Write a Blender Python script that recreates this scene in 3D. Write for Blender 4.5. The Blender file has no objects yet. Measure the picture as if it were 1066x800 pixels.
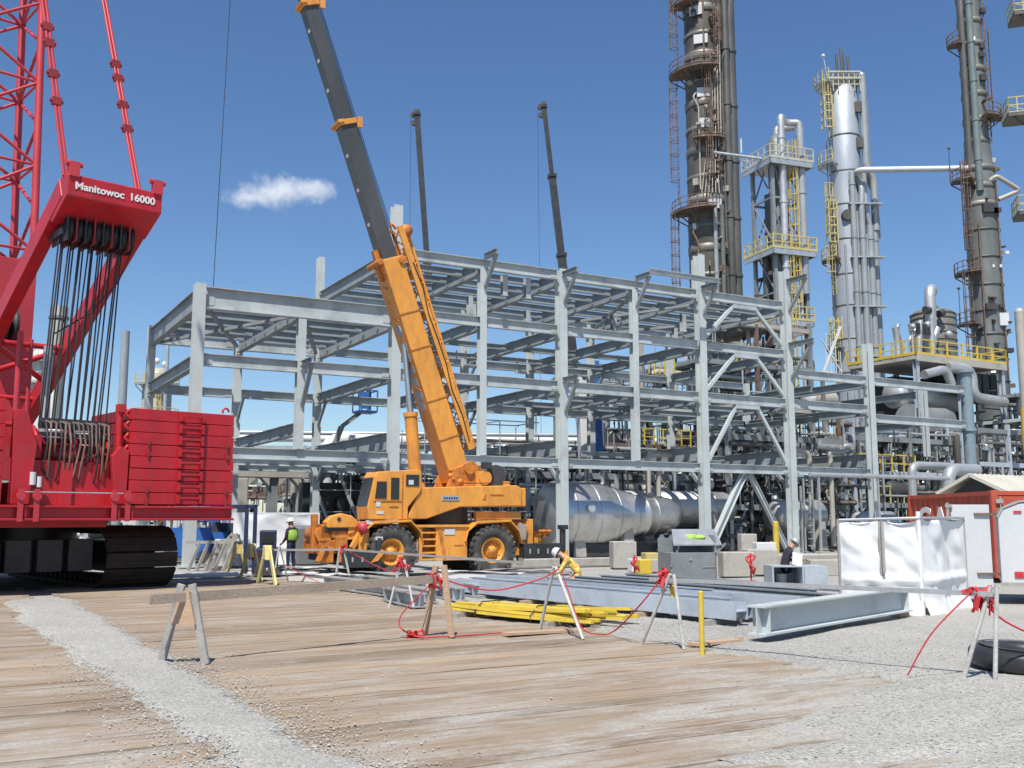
import bpy, math, random
from mathutils import Vector as V, Matrix as Mx, noise as mn
R = math.radians
sc = bpy.context.scene
COL = sc.collection
random.seed(7)

# ------------------------------------------------------------------ camera
F = 1050.0; EYE = 1.77; PIT = math.atan(140 / F)
cd = bpy.data.cameras.new('camera'); cam = bpy.data.objects.new('camera', cd); COL.objects.link(cam)
cam.location = (0, 0, EYE); cam.rotation_euler = (math.pi / 2 + PIT, 0, 0)
cd.sensor_width = 36; cd.lens = F / 1066 * 36; cd.clip_start = .1; cd.clip_end = 9000
sc.camera = cam

def ray(x, y):
    dx = (x - 533) / F; dy = (400 - y) / F
    return V((dx, math.cos(PIT) - dy * math.sin(PIT), math.sin(PIT) + dy * math.cos(PIT)))
def W(x, y, Y):                       # real point seen at (x, y) of the survey photo, Y metres ahead
    d = ray(x, y); t = Y / d.y
    return V((d.x * t, Y, EYE + d.z * t))
def G(x, y, z=0.0):                   # point on the ground
    d = ray(x, y); t = (z - EYE) / d.z
    return V((d.x * t, d.y * t, z))

# site grid
SA = R(29.5)
US = V((math.cos(SA), math.sin(SA), 0)); VS = V((-math.sin(SA), math.cos(SA), 0))
F0 = V((-4.885, 41.4, 0))
def FR(s, w, z=0.0):
    return F0 + US * s + VS * w + V((0, 0, z))
def UVp(u, v, z=0.0):
    return US * u + VS * v + V((0, 0, z))

# ------------------------------------------------------------------ materials
MATS = {}
def nd(nt, t, **kw):
    n = nt.nodes.new(t)
    for k, v in kw.items(): setattr(n, k, v)
    return n
def pm(name, col, rough=.55, metal=0.0, var=.12, scale=1.5, fine=30, finev=.08, bump=0.0, col2=None, c2lo=.55, c2hi=.7, c2scale=2.5, stretch=(1, 1, 1), attr=False, spec=.5):
    k_ = 1.0 if 'steel' in name else .85
    col = tuple(c*k_ for c in col); col2 = tuple(c*k_ for c in col2) if col2 else None
    m = bpy.data.materials.new(name); m.use_nodes = True
    nt = m.node_tree; L = nt.links; bs = nt.nodes['Principled BSDF']
    tc = nd(nt, 'ShaderNodeTexCoord'); mp = nd(nt, 'ShaderNodeMapping'); mp.inputs['Scale'].default_value = stretch
    L.new(tc.outputs['Object'], mp.inputs['Vector'])
    n1 = nd(nt, 'ShaderNodeTexNoise'); n1.inputs['Scale'].default_value = scale; n1.inputs['Detail'].default_value = 5
    n2 = nd(nt, 'ShaderNodeTexNoise'); n2.inputs['Scale'].default_value = fine; n2.inputs['Detail'].default_value = 3
    L.new(mp.outputs[0], n1.inputs['Vector']); L.new(mp.outputs[0], n2.inputs['Vector'])
    a = nd(nt, 'ShaderNodeMapRange'); a.inputs[1].default_value = .3; a.inputs[2].default_value = .7
    a.inputs[3].default_value = 1 - var; a.inputs[4].default_value = 1 + var
    L.new(n1.outputs['Fac'], a.inputs[0])
    b = nd(nt, 'ShaderNodeMapRange'); b.inputs[1].default_value = .3; b.inputs[2].default_value = .7
    b.inputs[3].default_value = 1 - finev; b.inputs[4].default_value = 1 + finev
    L.new(n2.outputs['Fac'], b.inputs[0])
    mu = nd(nt, 'ShaderNodeMath', operation='MULTIPLY'); L.new(a.outputs[0], mu.inputs[0]); L.new(b.outputs[0], mu.inputs[1])
    last = mu.outputs[0]
    if attr:
        at = nd(nt, 'ShaderNodeAttribute', attribute_name='tint')
        m2 = nd(nt, 'ShaderNodeMath', operation='MULTIPLY'); L.new(last, m2.inputs[0]); L.new(at.outputs['Fac'], m2.inputs[1]); last = m2.outputs[0]
    base = nd(nt, 'ShaderNodeMix', data_type='RGBA'); base.inputs[6].default_value = (*col, 1); base.inputs[7].default_value = (*(col2 or col), 1)
    if col2:
        n3 = nd(nt, 'ShaderNodeTexNoise'); n3.inputs['Scale'].default_value = c2scale; n3.inputs['Detail'].default_value = 6; n3.inputs['Roughness'].default_value = .65
        L.new(mp.outputs[0], n3.inputs['Vector'])
        r3 = nd(nt, 'ShaderNodeMapRange'); r3.inputs[1].default_value = c2lo; r3.inputs[2].default_value = c2hi
        L.new(n3.outputs['Fac'], r3.inputs[0]); L.new(r3.outputs[0], base.inputs[0])
    else: base.inputs[0].default_value = 0
    vm = nd(nt, 'ShaderNodeVectorMath', operation='SCALE'); L.new(base.outputs[2], vm.inputs[0]); L.new(last, vm.inputs['Scale'])
    L.new(vm.outputs[0], bs.inputs['Base Color'])
    rr = nd(nt, 'ShaderNodeMapRange'); rr.inputs[3].default_value = max(.05, rough - .1); rr.inputs[4].default_value = min(1, rough + .12)
    L.new(n1.outputs['Fac'], rr.inputs[0]); L.new(rr.outputs[0], bs.inputs['Roughness'])
    bs.inputs['Metallic'].default_value = metal; bs.inputs['Specular IOR Level'].default_value = spec
    if bump:
        bp = nd(nt, 'ShaderNodeBump'); bp.inputs['Strength'].default_value = bump; bp.inputs['Distance'].default_value = .02
        L.new(n2.outputs['Fac'], bp.inputs['Height']); L.new(bp.outputs[0], bs.inputs['Normal'])
    MATS[name] = m
    return m
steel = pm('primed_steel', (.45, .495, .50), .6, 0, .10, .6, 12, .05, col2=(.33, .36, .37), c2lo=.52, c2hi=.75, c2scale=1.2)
steel_c = pm('shaded_primed_steel', (.255, .285, .30), .6, 0, .14, .6, 12, .06, col2=(.18, .20, .21), c2lo=.48, c2hi=.72, c2scale=1.0)  # darker copy of the frame steel: shade on inner members put into the colour
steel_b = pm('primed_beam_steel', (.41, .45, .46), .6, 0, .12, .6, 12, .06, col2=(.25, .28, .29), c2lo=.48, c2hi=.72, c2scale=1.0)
steel_dark = pm('weathered_steel', (.22, .24, .25), .55, .2, .18, 1, 10, .08)
galv = pm('galvanised_steel', (.46, .48, .49), .42, .55, .12, 2, 20, .08)
tubem = pm('worn_tube_steel', (.46, .46, .44), .65, 0, .15, 4, 30, .12, col2=(.30, .29, .27), c2lo=.5, c2hi=.7, c2scale=8)
yardsteel = pm('yard_beam_steel', (.27, .32, .38), .5, 0, .14, .9, 14, .07, col2=(.19, .225, .27), c2lo=.48, c2hi=.75)
vclad = pm('bright_vessel_cladding', (.66, .66, .65), .34, .82, .1, .8, 9, .05, col2=(.5, .5, .5), c2lo=.5, c2hi=.75)
bluesteel = pm('pale_blue_steel', (.38, .43, .49), .5, 0, .1, .7, 12, .05, col2=(.28, .31, .36), c2lo=.5, c2hi=.8)
red = pm('red_paint', (.50, .016, .027), .42, 0, .14, 1.3, 20, .08, col2=(.34, .04, .045), c2lo=.48, c2hi=.78, c2scale=2.2, stretch=(1.6, 1.6, .6), bump=.04)
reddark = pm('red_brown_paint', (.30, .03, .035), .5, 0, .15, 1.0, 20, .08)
pink = pm('faded_red_paint', (.52, .045, .06), .45, 0, .1, 1.0, 20, .05)
orange = pm('orange_paint', (.80, .345, .055), .45, 0, .12, 1.1, 22, .07, col2=(.50, .22, .07), c2lo=.46, c2hi=.8, c2scale=3.0, stretch=(1.5, 1.5, .6), bump=.04)
orange_d = pm('greasy_orange', (.55, .19, .03), .5, 0, .3, 4, 25, .15, col2=(.14, .07, .03), c2lo=.52, c2hi=.75, c2scale=5)
blackp = pm('black_paint', (.035, .037, .04), .38, 0, .2, 1.5, 20, .1)
boomblk = pm('dark_grey_boom_paint', (.075, .078, .08), .36, 0, .15, 1.0, 14, .08, stretch=(1, 1, .3))
rubber = pm('tyre_rubber', (.055, .054, .052), .8, 0, .2, 3, 40, .15, bump=.2, col2=(.16, .15, .135), c2lo=.45, c2hi=.8, c2scale=3)
trackm = pm('rusty_track_steel', (.02, .0145, .0125), .75, 0, .3, 3, 25, .2, col2=(.036, .023, .019), c2lo=.45, c2hi=.7, bump=.3)
chrome = pm('chrome_rod', (.55, .6, .68), .15, 1, .05, 1)
glass = pm('dark_glass', (.02, .025, .03), .08, 0, .1, 1)
ropem = pm('wire_rope', (.05, .05, .055), .5, .4, .2, 4)
silver = pm('aluminium_cladding', (.60, .61, .61), .46, .65, .12, .7, 9, .06, col2=(.46, .48, .5), c2lo=.5, c2hi=.75)
silver_t = pm('tower_cladding', (.42, .46, .52), .5, .3, .10, .25, 3, .06, col2=(.34, .38, .44), c2lo=.45, c2hi=.7, c2scale=.5, stretch=(1.6, 1.6, .5))
greyclad = pm('weathered_cladding', (.135, .128, .112), .55, .25, .25, .25, 2, .12, col2=(.065, .06, .055), c2lo=.45, c2hi=.7, c2scale=.35, stretch=(1, 1, .35))
greyclad2 = pm('grey_green_cladding', (.20, .215, .208), .5, .25, .15, .25, 2, .1, col2=(.12, .13, .125), c2lo=.45, c2hi=.75, c2scale=.4, stretch=(1, 1, .4))
bandm = pm('cladding_band', (.235, .225, .20), .5, .3, .2, .5, 3, .1)
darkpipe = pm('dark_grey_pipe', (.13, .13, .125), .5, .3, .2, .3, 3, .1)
greenpipe = pm('grey_green_pipe', (.17, .22, .22), .5, .1, .15, .5, 4, .1)
bluepipe = pm('blue_grey_pipe', (.22, .29, .34), .5, .1, .12, .5, 4, .08)
lightpipe = pm('pale_grey_pipe', (.40, .43, .45), .4, .3, .1, .5, 6, .08)
tanpipe = pm('tan_insulated_pipe', (.45, .42, .37), .55, .1, .12, .6, 6, .08)
rust = pm('rusty_steel', (.13, .085, .065), .8, 0, .3, 1, 8, .2, col2=(.21, .16, .13), c2lo=.45, c2hi=.7)
yellow = pm('safety_yellow', (.68, .50, .06), .5, 0, .12, 1, 10, .06, col2=(.5, .38, .1), c2lo=.55, c2hi=.8)
yelrail = pm('faded_yellow_rail', (.58, .49, .20), .55, 0, .12, 1, 10, .06)
palerail = pm('pale_railing', (.50, .49, .40), .55, 0, .12, 1, 10, .06)
paleyel = pm('pale_yellow_paint', (.72, .64, .26), .5, 0, .12, 2, 10, .06, col2=(.55, .5, .26), c2lo=.55, c2hi=.75, c2scale=6)
concrete = pm('concrete', (.44, .42, .38), .85, 0, .12, .8, 14, .08, bump=.15, col2=(.32, .31, .28), c2lo=.5, c2hi=.75)
white = pm('white_paint', (.70, .71, .72), .45, 0, .06, .8, 10, .04, col2=(.52, .52, .50), c2lo=.6, c2hi=.85)
whiteletter = pm('white_lettering', (.82, .82, .80), .5, 0, .03, 2)
offwhite = pm('off_white_panel', (.62, .64, .66), .4, 0, .05, .8, 10, .03)
cream = pm('cream_metal_roof', (.62, .60, .52), .5, 0, .07, .8, 10, .05)
blue = pm('blue_paint', (.04, .16, .50), .4, 0, .12, 1, 10, .06)
navy = pm('navy_paint', (.02, .035, .10), .45, 0, .15, 1, 10, .1)
contred = pm('container_red', (.50, .085, .045), .55, 0, .12, .8, 10, .08, col2=(.36, .07, .04), c2lo=.5, c2hi=.75)
plank = pm('weathered_plank', (.40, .33, .26), .85, 0, .15, 1.2, 30, .12, bump=.3, stretch=(.12, 1, 1), attr=True)
plankfresh = pm('fresh_plank', (.52, .36, .24), .8, 0, .12, 1.2, 30, .1, bump=.25, stretch=(.15, 1, 1))
greyplank = pm('grey_plank', (.36, .35, .33), .85, 0, .15, 2, 30, .12, bump=.25)
ropered = pm('red_rope', (.55, .03, .04), .7, 0, .15, 8)
hivis = pm('hi_vis_fabric', (.85, .33, .10), .85, 0, .12, 6, 25, .1, col2=(.80, .72, .15), c2lo=.48, c2hi=.52, c2scale=9)
limevest = pm('lime_fabric', (.35, .60, .10), .85, 0, .15, 6, 25, .1)
dark_cloth = pm('dark_cloth', (.025, .025, .04), .9, 0, .2, 6, 25, .1)
jeans = pm('blue_denim', (.09, .14, .26), .9, 0, .2, 8, 40, .12)
skinm = pm('skin', (.48, .28, .19), .6, 0, .08, 8)
boots = pm('brown_leather', (.09, .055, .035), .7, 0, .2, 8)
decal = pm('grey_decal', (.36, .42, .50), .5, 0, .08, 3)
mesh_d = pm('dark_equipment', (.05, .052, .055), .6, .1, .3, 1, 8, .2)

def tarpmat():
    m = pm('white_tarpaulin', (.82, .83, .84), .65, 0, .04, .8, 10, .03)
    nt = m.node_tree; L = nt.links; bs = nt.nodes['Principled BSDF']
    tc = nd(nt, 'ShaderNodeTexCoord'); n = nd(nt, 'ShaderNodeTexNoise'); n.inputs['Scale'].default_value = 4.5; n.inputs['Detail'].default_value = 4; n.inputs['Distortion'].default_value = 1.4
    L.new(tc.outputs['Object'], n.inputs['Vector'])
    bp = nd(nt, 'ShaderNodeBump'); bp.inputs['Strength'].default_value = .10; bp.inputs['Distance'].default_value = .05
    L.new(n.outputs['Fac'], bp.inputs['Height']); L.new(bp.outputs[0], bs.inputs['Normal'])
    return m
tarp = tarpmat()

def gravelmat(name, c0, c1, c2, scale=42, bigvar=.12):
    m = bpy.data.materials.new(name); m.use_nodes = True
    nt = m.node_tree; L = nt.links; bs = nt.nodes['Principled BSDF']
    tc = nd(nt, 'ShaderNodeTexCoord')
    vo = nd(nt, 'ShaderNodeTexVoronoi'); vo.inputs['Scale'].default_value = scale
    L.new(tc.outputs['Object'], vo.inputs['Vector'])
    cr = nd(nt, 'ShaderNodeValToRGB'); e = cr.color_ramp
    e.elements[0].color = (*c0, 1); e.elements[1].color = (*c2, 1); x = e.elements.new(.5); x.color = (*c1, 1)
    sp = nd(nt, 'ShaderNodeSeparateColor'); L.new(vo.outputs['Color'], sp.inputs[0]); L.new(sp.outputs[0], cr.inputs[0])
    n1 = nd(nt, 'ShaderNodeTexNoise'); n1.inputs['Scale'].default_value = .45; n1.inputs['Detail'].default_value = 7; n1.inputs['Roughness'].default_value = .62
    L.new(tc.outputs['Object'], n1.inputs['Vector'])
    mr = nd(nt, 'ShaderNodeMapRange'); mr.inputs[1].default_value = .3; mr.inputs[2].default_value = .7; mr.inputs[3].default_value = .79*(1 - bigvar); mr.inputs[4].default_value = .79*(1 + bigvar)
    L.new(n1.outputs['Fac'], mr.inputs[0])
    # darker between the stones, by distance from each cell centre
    cv = nd(nt, 'ShaderNodeMapRange'); cv.inputs[1].default_value = .3; cv.inputs[2].default_value = .75; cv.inputs[3].default_value = 1.03; cv.inputs[4].default_value = .80
    L.new(vo.outputs['Distance'], cv.inputs[0])
    mu = nd(nt, 'ShaderNodeMath', operation='MULTIPLY'); L.new(mr.outputs[0], mu.inputs[0]); L.new(cv.outputs[0], mu.inputs[1])
    vm = nd(nt, 'ShaderNodeVectorMath', operation='SCALE'); L.new(cr.outputs[0], vm.inputs[0]); L.new(mu.outputs[0], vm.inputs['Scale'])
    L.new(vm.outputs[0], bs.inputs['Base Color']); bs.inputs['Roughness'].default_value = .95
    bs.inputs['Specular IOR Level'].default_value = .2
    bp = nd(nt, 'ShaderNodeBump'); bp.inputs['Strength'].default_value = .6; bp.inputs['Distance'].default_value = .02; bp.invert = True
    L.new(vo.outputs['Distance'], bp.inputs['Height']); L.new(bp.outputs[0], bs.inputs['Normal'])
    MATS[name] = m
    return m
gravel = gravelmat('pale_gravel', (.37, .363, .338), (.455, .447, .418), (.56, .55, .518))

def matwood():
    """old timber: streaks along the boards, grey weathering, dust of gravel lying in world space"""
    m = bpy.data.materials.new('mat_timber'); m.use_nodes = True
    nt = m.node_tree; L = nt.links; bs = nt.nodes['Principled BSDF']
    tc = nd(nt, 'ShaderNodeTexCoord'); ge = nd(nt, 'ShaderNodeNewGeometry')
    rot = nd(nt, 'ShaderNodeVectorRotate', rotation_type='Z_AXIS'); rot.inputs['Angle'].default_value = -SA
    L.new(ge.outputs['Position'], rot.inputs['Vector'])
    mp = nd(nt, 'ShaderNodeMapping'); mp.inputs['Scale'].default_value = (.35, 7, 3); L.new(rot.outputs[0], mp.inputs['Vector'])
    n1 = nd(nt, 'ShaderNodeTexNoise'); n1.inputs['Scale'].default_value = 1.6; n1.inputs['Detail'].default_value = 8; n1.inputs['Roughness'].default_value = .7
    L.new(mp.outputs[0], n1.inputs['Vector'])
    cr = nd(nt, 'ShaderNodeValToRGB'); e = cr.color_ramp
    e.elements[0].position = .30; e.elements[0].color = (.12, .085, .06, 1)
    e.elements[1].position = .75; e.elements[1].color = (.42, .33, .24, 1)
    x = e.elements.new(.42); x.color = (.285, .213, .150, 1); x = e.elements.new(.55); x.color = (.355, .272, .196, 1)
    L.new(n1.outputs['Fac'], cr.inputs[0])
    at = nd(nt, 'ShaderNodeAttribute', attribute_name='tint')
    vm = nd(nt, 'ShaderNodeVectorMath', operation='SCALE'); L.new(cr.outputs[0], vm.inputs[0]); L.new(at.outputs['Fac'], vm.inputs['Scale'])
    # silver-grey weathering
    mp2 = nd(nt, 'ShaderNodeMapping'); mp2.inputs['Scale'].default_value = (.25, 1.2, 1); L.new(rot.outputs[0], mp2.inputs['Vector'])
    n2 = nd(nt, 'ShaderNodeTexNoise'); n2.inputs['Scale'].default_value = .9; n2.inputs['Detail'].default_value = 7; n2.inputs['Roughness'].default_value = .68
    L.new(mp2.outputs[0], n2.inputs['Vector'])
    r2 = nd(nt, 'ShaderNodeMapRange'); r2.inputs[1].default_value = .46; r2.inputs[2].default_value = .70; r2.inputs[4].default_value = .8
    L.new(n2.outputs['Fac'], r2.inputs[0])
    m1 = nd(nt, 'ShaderNodeMix', data_type='RGBA'); L.new(r2.outputs[0], m1.inputs[0]); L.new(vm.outputs[0], m1.inputs[6]); m1.inputs[7].default_value = (.36, .318, .27, 1)
    # gravel dust: streaky, more of it beside the gravel (site u > 6, v < 10)
    n3 = nd(nt, 'ShaderNodeTexNoise'); n3.inputs['Scale'].default_value = 1.0; n3.inputs['Detail'].default_value = 9; n3.inputs['Roughness'].default_value = .75
    mp3 = nd(nt, 'ShaderNodeMapping'); mp3.inputs['Scale'].default_value = (.55, 1.7, 1); L.new(rot.outputs[0], mp3.inputs['Vector']); L.new(mp3.outputs[0], n3.inputs['Vector'])
    sp = nd(nt, 'ShaderNodeSeparateXYZ'); L.new(rot.outputs[0], sp.inputs[0])
    ru = nd(nt, 'ShaderNodeMapRange'); ru.inputs[1].default_value = 5.0; ru.inputs[2].default_value = 9.5; ru.inputs[3].default_value = 0; ru.inputs[4].default_value = .2
    L.new(sp.outputs[0], ru.inputs[0])
    rv = nd(nt, 'ShaderNodeMapRange'); rv.inputs[1].default_value = 6.5; rv.inputs[2].default_value = 9.5; rv.inputs[3].default_value = 1; rv.inputs[4].default_value = .2
    L.new(sp.outputs[1], rv.inputs[0])
    mm = nd(nt, 'ShaderNodeMath', operation='MULTIPLY'); L.new(ru.outputs[0], mm.inputs[0]); L.new(rv.outputs[0], mm.inputs[1])
    rw = nd(nt, 'ShaderNodeMapRange'); rw.inputs[1].default_value = 6; rw.inputs[2].default_value = 12; rw.inputs[3].default_value = .08; rw.inputs[4].default_value = 0
    L.new(sp.outputs[1], rw.inputs[0])
    a0 = nd(nt, 'ShaderNodeMath', operation='ADD'); L.new(mm.outputs[0], a0.inputs[0]); L.new(rw.outputs[0], a0.inputs[1])
    ad = nd(nt, 'ShaderNodeMath', operation='ADD'); L.new(n3.outputs['Fac'], ad.inputs[0]); L.new(a0.outputs[0], ad.inputs[1])
    r3 = nd(nt, 'ShaderNodeMapRange'); r3.inputs[1].default_value = .52; r3.inputs[2].default_value = .68; r3.inputs[4].default_value = .9
    L.new(ad.outputs[0], r3.inputs[0])
    vo = nd(nt, 'ShaderNodeTexVoronoi'); vo.inputs['Scale'].default_value = 45; L.new(ge.outputs['Position'], vo.inputs['Vector'])
    sc_ = nd(nt, 'ShaderNodeSeparateColor'); L.new(vo.outputs['Color'], sc_.inputs[0])
    cr3 = nd(nt, 'ShaderNodeValToRGB'); cr3.color_ramp.elements[0].color = (.34, .325, .295, 1); cr3.color_ramp.elements[1].color = (.50, .485, .45, 1); L.new(sc_.outputs[0], cr3.inputs[0])
    m3 = nd(nt, 'ShaderNodeMix', data_type='RGBA'); L.new(r3.outputs[0], m3.inputs[0]); L.new(m1.outputs[2], m3.inputs[6]); L.new(cr3.outputs[0], m3.inputs[7])
    fs_ = nd(nt, 'ShaderNodeVectorMath', operation='SCALE'); fs_.inputs['Scale'].default_value = .83; L.new(m3.outputs[2], fs_.inputs[0])
    L.new(fs_.outputs[0], bs.inputs['Base Color']); bs.inputs['Roughness'].default_value = .9; bs.inputs['Specular IOR Level'].default_value = .25
    bp = nd(nt, 'ShaderNodeBump'); bp.inputs['Strength'].default_value = .5; bp.inputs['Distance'].default_value = .03
    L.new(n1.outputs['Fac'], bp.inputs['Height']); L.new(bp.outputs[0], bs.inputs['Normal'])
    return m
timber = matwood()

# ------------------------------------------------------------------ mesh builder
class MB:
    def __init__(s, M=None): s.v = []; s.f = []; s.sm = []; s.mi = []; s.tint = []; s.M = M; s.t = 1.0; s.m = 0; s.g = []; s.gid = 0; s.dep = 0
    def add(s, vs, fs, smooth=False):
        o = len(s.v)
        s.v += [(s.M @ V(p)) if s.M else V(p) for p in vs]
        for f in fs:
            s.f.append([i + o for i in f]); s.g.append(s.gid); s.sm.append(smooth); s.mi.append(s.m); s.tint.append(s.t)
    def bx(s, x0, x1, y0, y1, z0, z1):
        s.add([(x0,y0,z0),(x1,y0,z0),(x1,y1,z0),(x0,y1,z0),(x0,y0,z1),(x1,y0,z1),(x1,y1,z1),(x0,y1,z1)],
              [(3,2,1,0),(4,5,6,7),(0,1,5,4),(1,2,6,5),(2,3,7,6),(3,0,4,7)])
    def frame(s, p0, p1, up=(0,0,1)):
        p0 = V(p0); p1 = V(p1); d = (p1 - p0).normalized(); up = V(up)
        if abs(d.dot(up)) > .99: up = V((0,1,0)) if abs(d.y) < .9 else V((1,0,0))
        side = d.cross(up).normalized(); u2 = side.cross(d).normalized()
        return p0, p1, d, side, u2
    def sect(s, poly, p0, p1, up=(0,0,1), scale1=1.0):      # extrude a 2-D section (side, up) from p0 to p1
        p0, p1, d, sd, u2 = s.frame(p0, p1, up); n = len(poly)
        vs = [p0 + sd * a + u2 * b for a, b in poly] + [p1 + sd * a * scale1 + u2 * b * scale1 for a, b in poly]
        fs = [list(range(n)), list(range(2 * n - 1, n - 1, -1))] + [(i, i + n, (i + 1) % n + n, (i + 1) % n) for i in range(n)]
        s.add(vs, fs)
    def bar(s, p0, p1, w, h, up=(0,0,1)):
        s.sect([(-w/2,-h/2),(w/2,-h/2),(w/2,h/2),(-w/2,h/2)], p0, p1, up)
    def ibeam(s, p0, p1, d=.4, b=.3, tf=.03, tw=.02, up=(0,0,1), top=True):   # p0, p1: middle of the top flange when top
        o = -d if top else -d / 2
        P = [(-b/2,0),(b/2,0),(b/2,tf),(tw/2,tf),(tw/2,d-tf),(b/2,d-tf),(b/2,d),(-b/2,d),(-b/2,d-tf),(-tw/2,d-tf),(-tw/2,tf),(-b/2,tf)]
        s.sect([(a, c + o) for a, c in P], p0, p1, up)
    def tube(s, pts, r, n=8, caps=True, r1=None):
        pts = [V(p) for p in pts]; N = len(pts); rings = []
        for i in range(N):
            if i == 0: d = pts[1] - pts[0]
            elif i == N - 1: d = pts[-1] - pts[-2]
            else: d = (pts[i] - pts[i-1]).normalized() + (pts[i+1] - pts[i]).normalized()
            d = d.normalized()
            if i == 0:
                up = V((0,0,1)) if abs(d.z) < .9 else V((1,0,0))
            a = d.cross(up).normalized(); up = a.cross(d).normalized(); b = up
            rad = r if r1 is None else r + (r1 - r) * i / (N - 1)
            if 0 < i < N - 1:
                c = max(.5, ((pts[i+1] - pts[i]).normalized()).dot(d)); 
            rings.append([pts[i] + a * rad * math.cos(2*math.pi*k/n) + b * rad * math.sin(2*math.pi*k/n) for k in range(n)])
        vs = [p for rg in rings for p in rg]; fs = []
        for i in range(N - 1):
            for k in range(n):
                fs.append((i*n+k, i*n+(k+1)%n, (i+1)*n+(k+1)%n, (i+1)*n+k))
        s.add(vs, fs, True)
        if caps:
            s.add(rings[0], [list(range(n-1,-1,-1))]); s.add(rings[-1], [list(range(n))])
    def pipe(s, pts, r, n=10, bend=None):        # tube with rounded elbows
        pts = [V(p) for p in pts]; bend = bend or r * 2.2; out = [pts[0]]
        for i in range(1, len(pts) - 1):
            a = pts[i-1] - pts[i]; b = pts[i+1] - pts[i]; la, lb = a.length, b.length
            k = min(bend, la * .45, lb * .45); a.normalize(); b.normalize()
            for t in (0, .25, .5, .75, 1):
                p = pts[i]; q0 = p + a * k; q1 = p + b * k
                out.append(q0 * (1-t)**2 + p * 2*t*(1-t) + q1 * t*t)
        out.append(pts[-1]); s.tube(out, r, n)
    def lathe(s, prof, c, axis=(0,0,1), n=24, ref=None, caps=True):      # prof: (radius, distance along axis)
        c = V(c); ax = V(axis).normalized(); ref = V(ref) if ref else (V((1,0,0)) if abs(ax.x) < .9 else V((0,1,0)))
        b = ax.cross(ref).normalized(); a = b.cross(ax).normalized(); N = len(prof); vs = []
        for r, t in prof:
            for k in range(n):
                th = 2*math.pi*k/n; vs.append(c + ax*t + a*r*math.cos(th) + b*r*math.sin(th))
        fs = [(i*n+k, i*n+(k+1)%n, (i+1)*n+(k+1)%n, (i+1)*n+k) for i in range(N-1) for k in range(n)]
        s.add(vs, fs, True)
        if caps and prof[0][0] > 1e-4: s.add(vs[:n], [list(range(n-1,-1,-1))])
        if caps and prof[-1][0] > 1e-4: s.add(vs[-n:], [list(range(n))])
    def cyl(s, p0, p1, r, r1=None, n=16):
        p0 = V(p0); p1 = V(p1); L = (p1 - p0).length
        s.lathe([(r, 0), (r if r1 is None else r1, L)], p0, p1 - p0, n)
    def ball(s, c, r, n=12, m=8):
        r = V(r) if hasattr(r, '__len__') else V((r, r, r)); c = V(c); vs = []; fs = []
        for i in range(m + 1):
            ph = math.pi * i / m
            for k in range(n):
                th = 2*math.pi*k/n; vs.append(c + V((r.x*math.sin(ph)*math.cos(th), r.y*math.sin(ph)*math.sin(th), -r.z*math.cos(ph))))
        for i in range(m):
            for k in range(n): fs.append((i*n+k, i*n+(k+1)%n, (i+1)*n+(k+1)%n, (i+1)*n+k))
        s.add(vs, fs, True)
    def prism(s, poly, y0, y1):                  # poly in (x, z), counter-clockwise seen from -y
        n = len(poly); vs = [(x, y0, z) for x, z in poly] + [(x, y1, z) for x, z in poly]
        s.add(vs, [list(range(n)), list(range(2*n-1, n-1, -1))] + [(i, i+n, (i+1)%n+n, (i+1)%n) for i in range(n)])
    def poly(s, pts): s.add(pts, [list(range(len(pts)))])
    def build(s, name, mats, parent=None, world=False, origin=None, bevel=0):
        mats = mats if isinstance(mats, (list, tuple)) else [mats]
        vs = s.v
        if parent is not None:
            if world:
                inv = ROOTM[root_of(parent)].inverted(); vs = [inv @ p for p in vs]
            loc = V((0,0,0))
        else:
            if origin is None:
                mn_ = [min(p[i] for p in vs) for i in range(3)]; mx_ = [max(p[i] for p in vs) for i in range(3)]
                origin = V(((mn_[0]+mx_[0])/2, (mn_[1]+mx_[1])/2, mn_[2]))
            loc = V(origin); vs = [p - loc for p in vs]
        me = bpy.data.meshes.new(name); me.from_pydata([tuple(p) for p in vs], [], s.f)
        for m in mats: me.materials.append(m)
        me.polygons.foreach_set('use_smooth', s.sm); me.polygons.foreach_set('material_index', s.mi)
        if any(t != 1.0 for t in s.tint) or any(m in (timber, plank) for m in mats):
            at = me.attributes.new('tint', 'FLOAT', 'FACE'); at.data.foreach_set('value', s.tint)
        me.update()
        o = bpy.data.objects.new(name, me); COL.objects.link(o); o.location = loc
        if parent is not None: o.parent = parent
        if bevel:
            b = o.modifiers.new('bevel', 'BEVEL'); b.width = bevel; b.segments = 2; b.limit_method = 'ANGLE'; b.angle_limit = R(40)
        return o
def _grouped(fn):
    def run(s, *a, **k):
        if s.dep == 0: s.gid += 1
        s.dep += 1
        try: return fn(s, *a, **k)
        finally: s.dep -= 1
    return run
for _n in ('bx', 'bar', 'tube', 'pipe', 'lathe', 'cyl', 'ball', 'prism', 'ibeam', 'sect', 'poly'): setattr(MB, _n, _grouped(getattr(MB, _n)))
EACH = set('relief_valve pipe_cluster small_bore_pipe nozzle_cluster flood_lamp sight_plate flange condenser_shell exchanger side_tube standard valve_body valve_stem dark_machine downcomer support_arm nozzle boom_rib outrigger_jack outrigger_foot mud_flap warning_tip idler_wheel drum_flange boom_sheave filter_canister boom_hoist_fitting handwheel door_hinge marker_lamp elbow_pipe elbow_duct work_light bracket_fan boom_foot_fitting side_band stiffener jib_bracket prop overhead_pipe cab_sticker'.split())
ROOTM = {}
def root_of(o):
    while o.parent: o = o.parent
    return o.name
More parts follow.
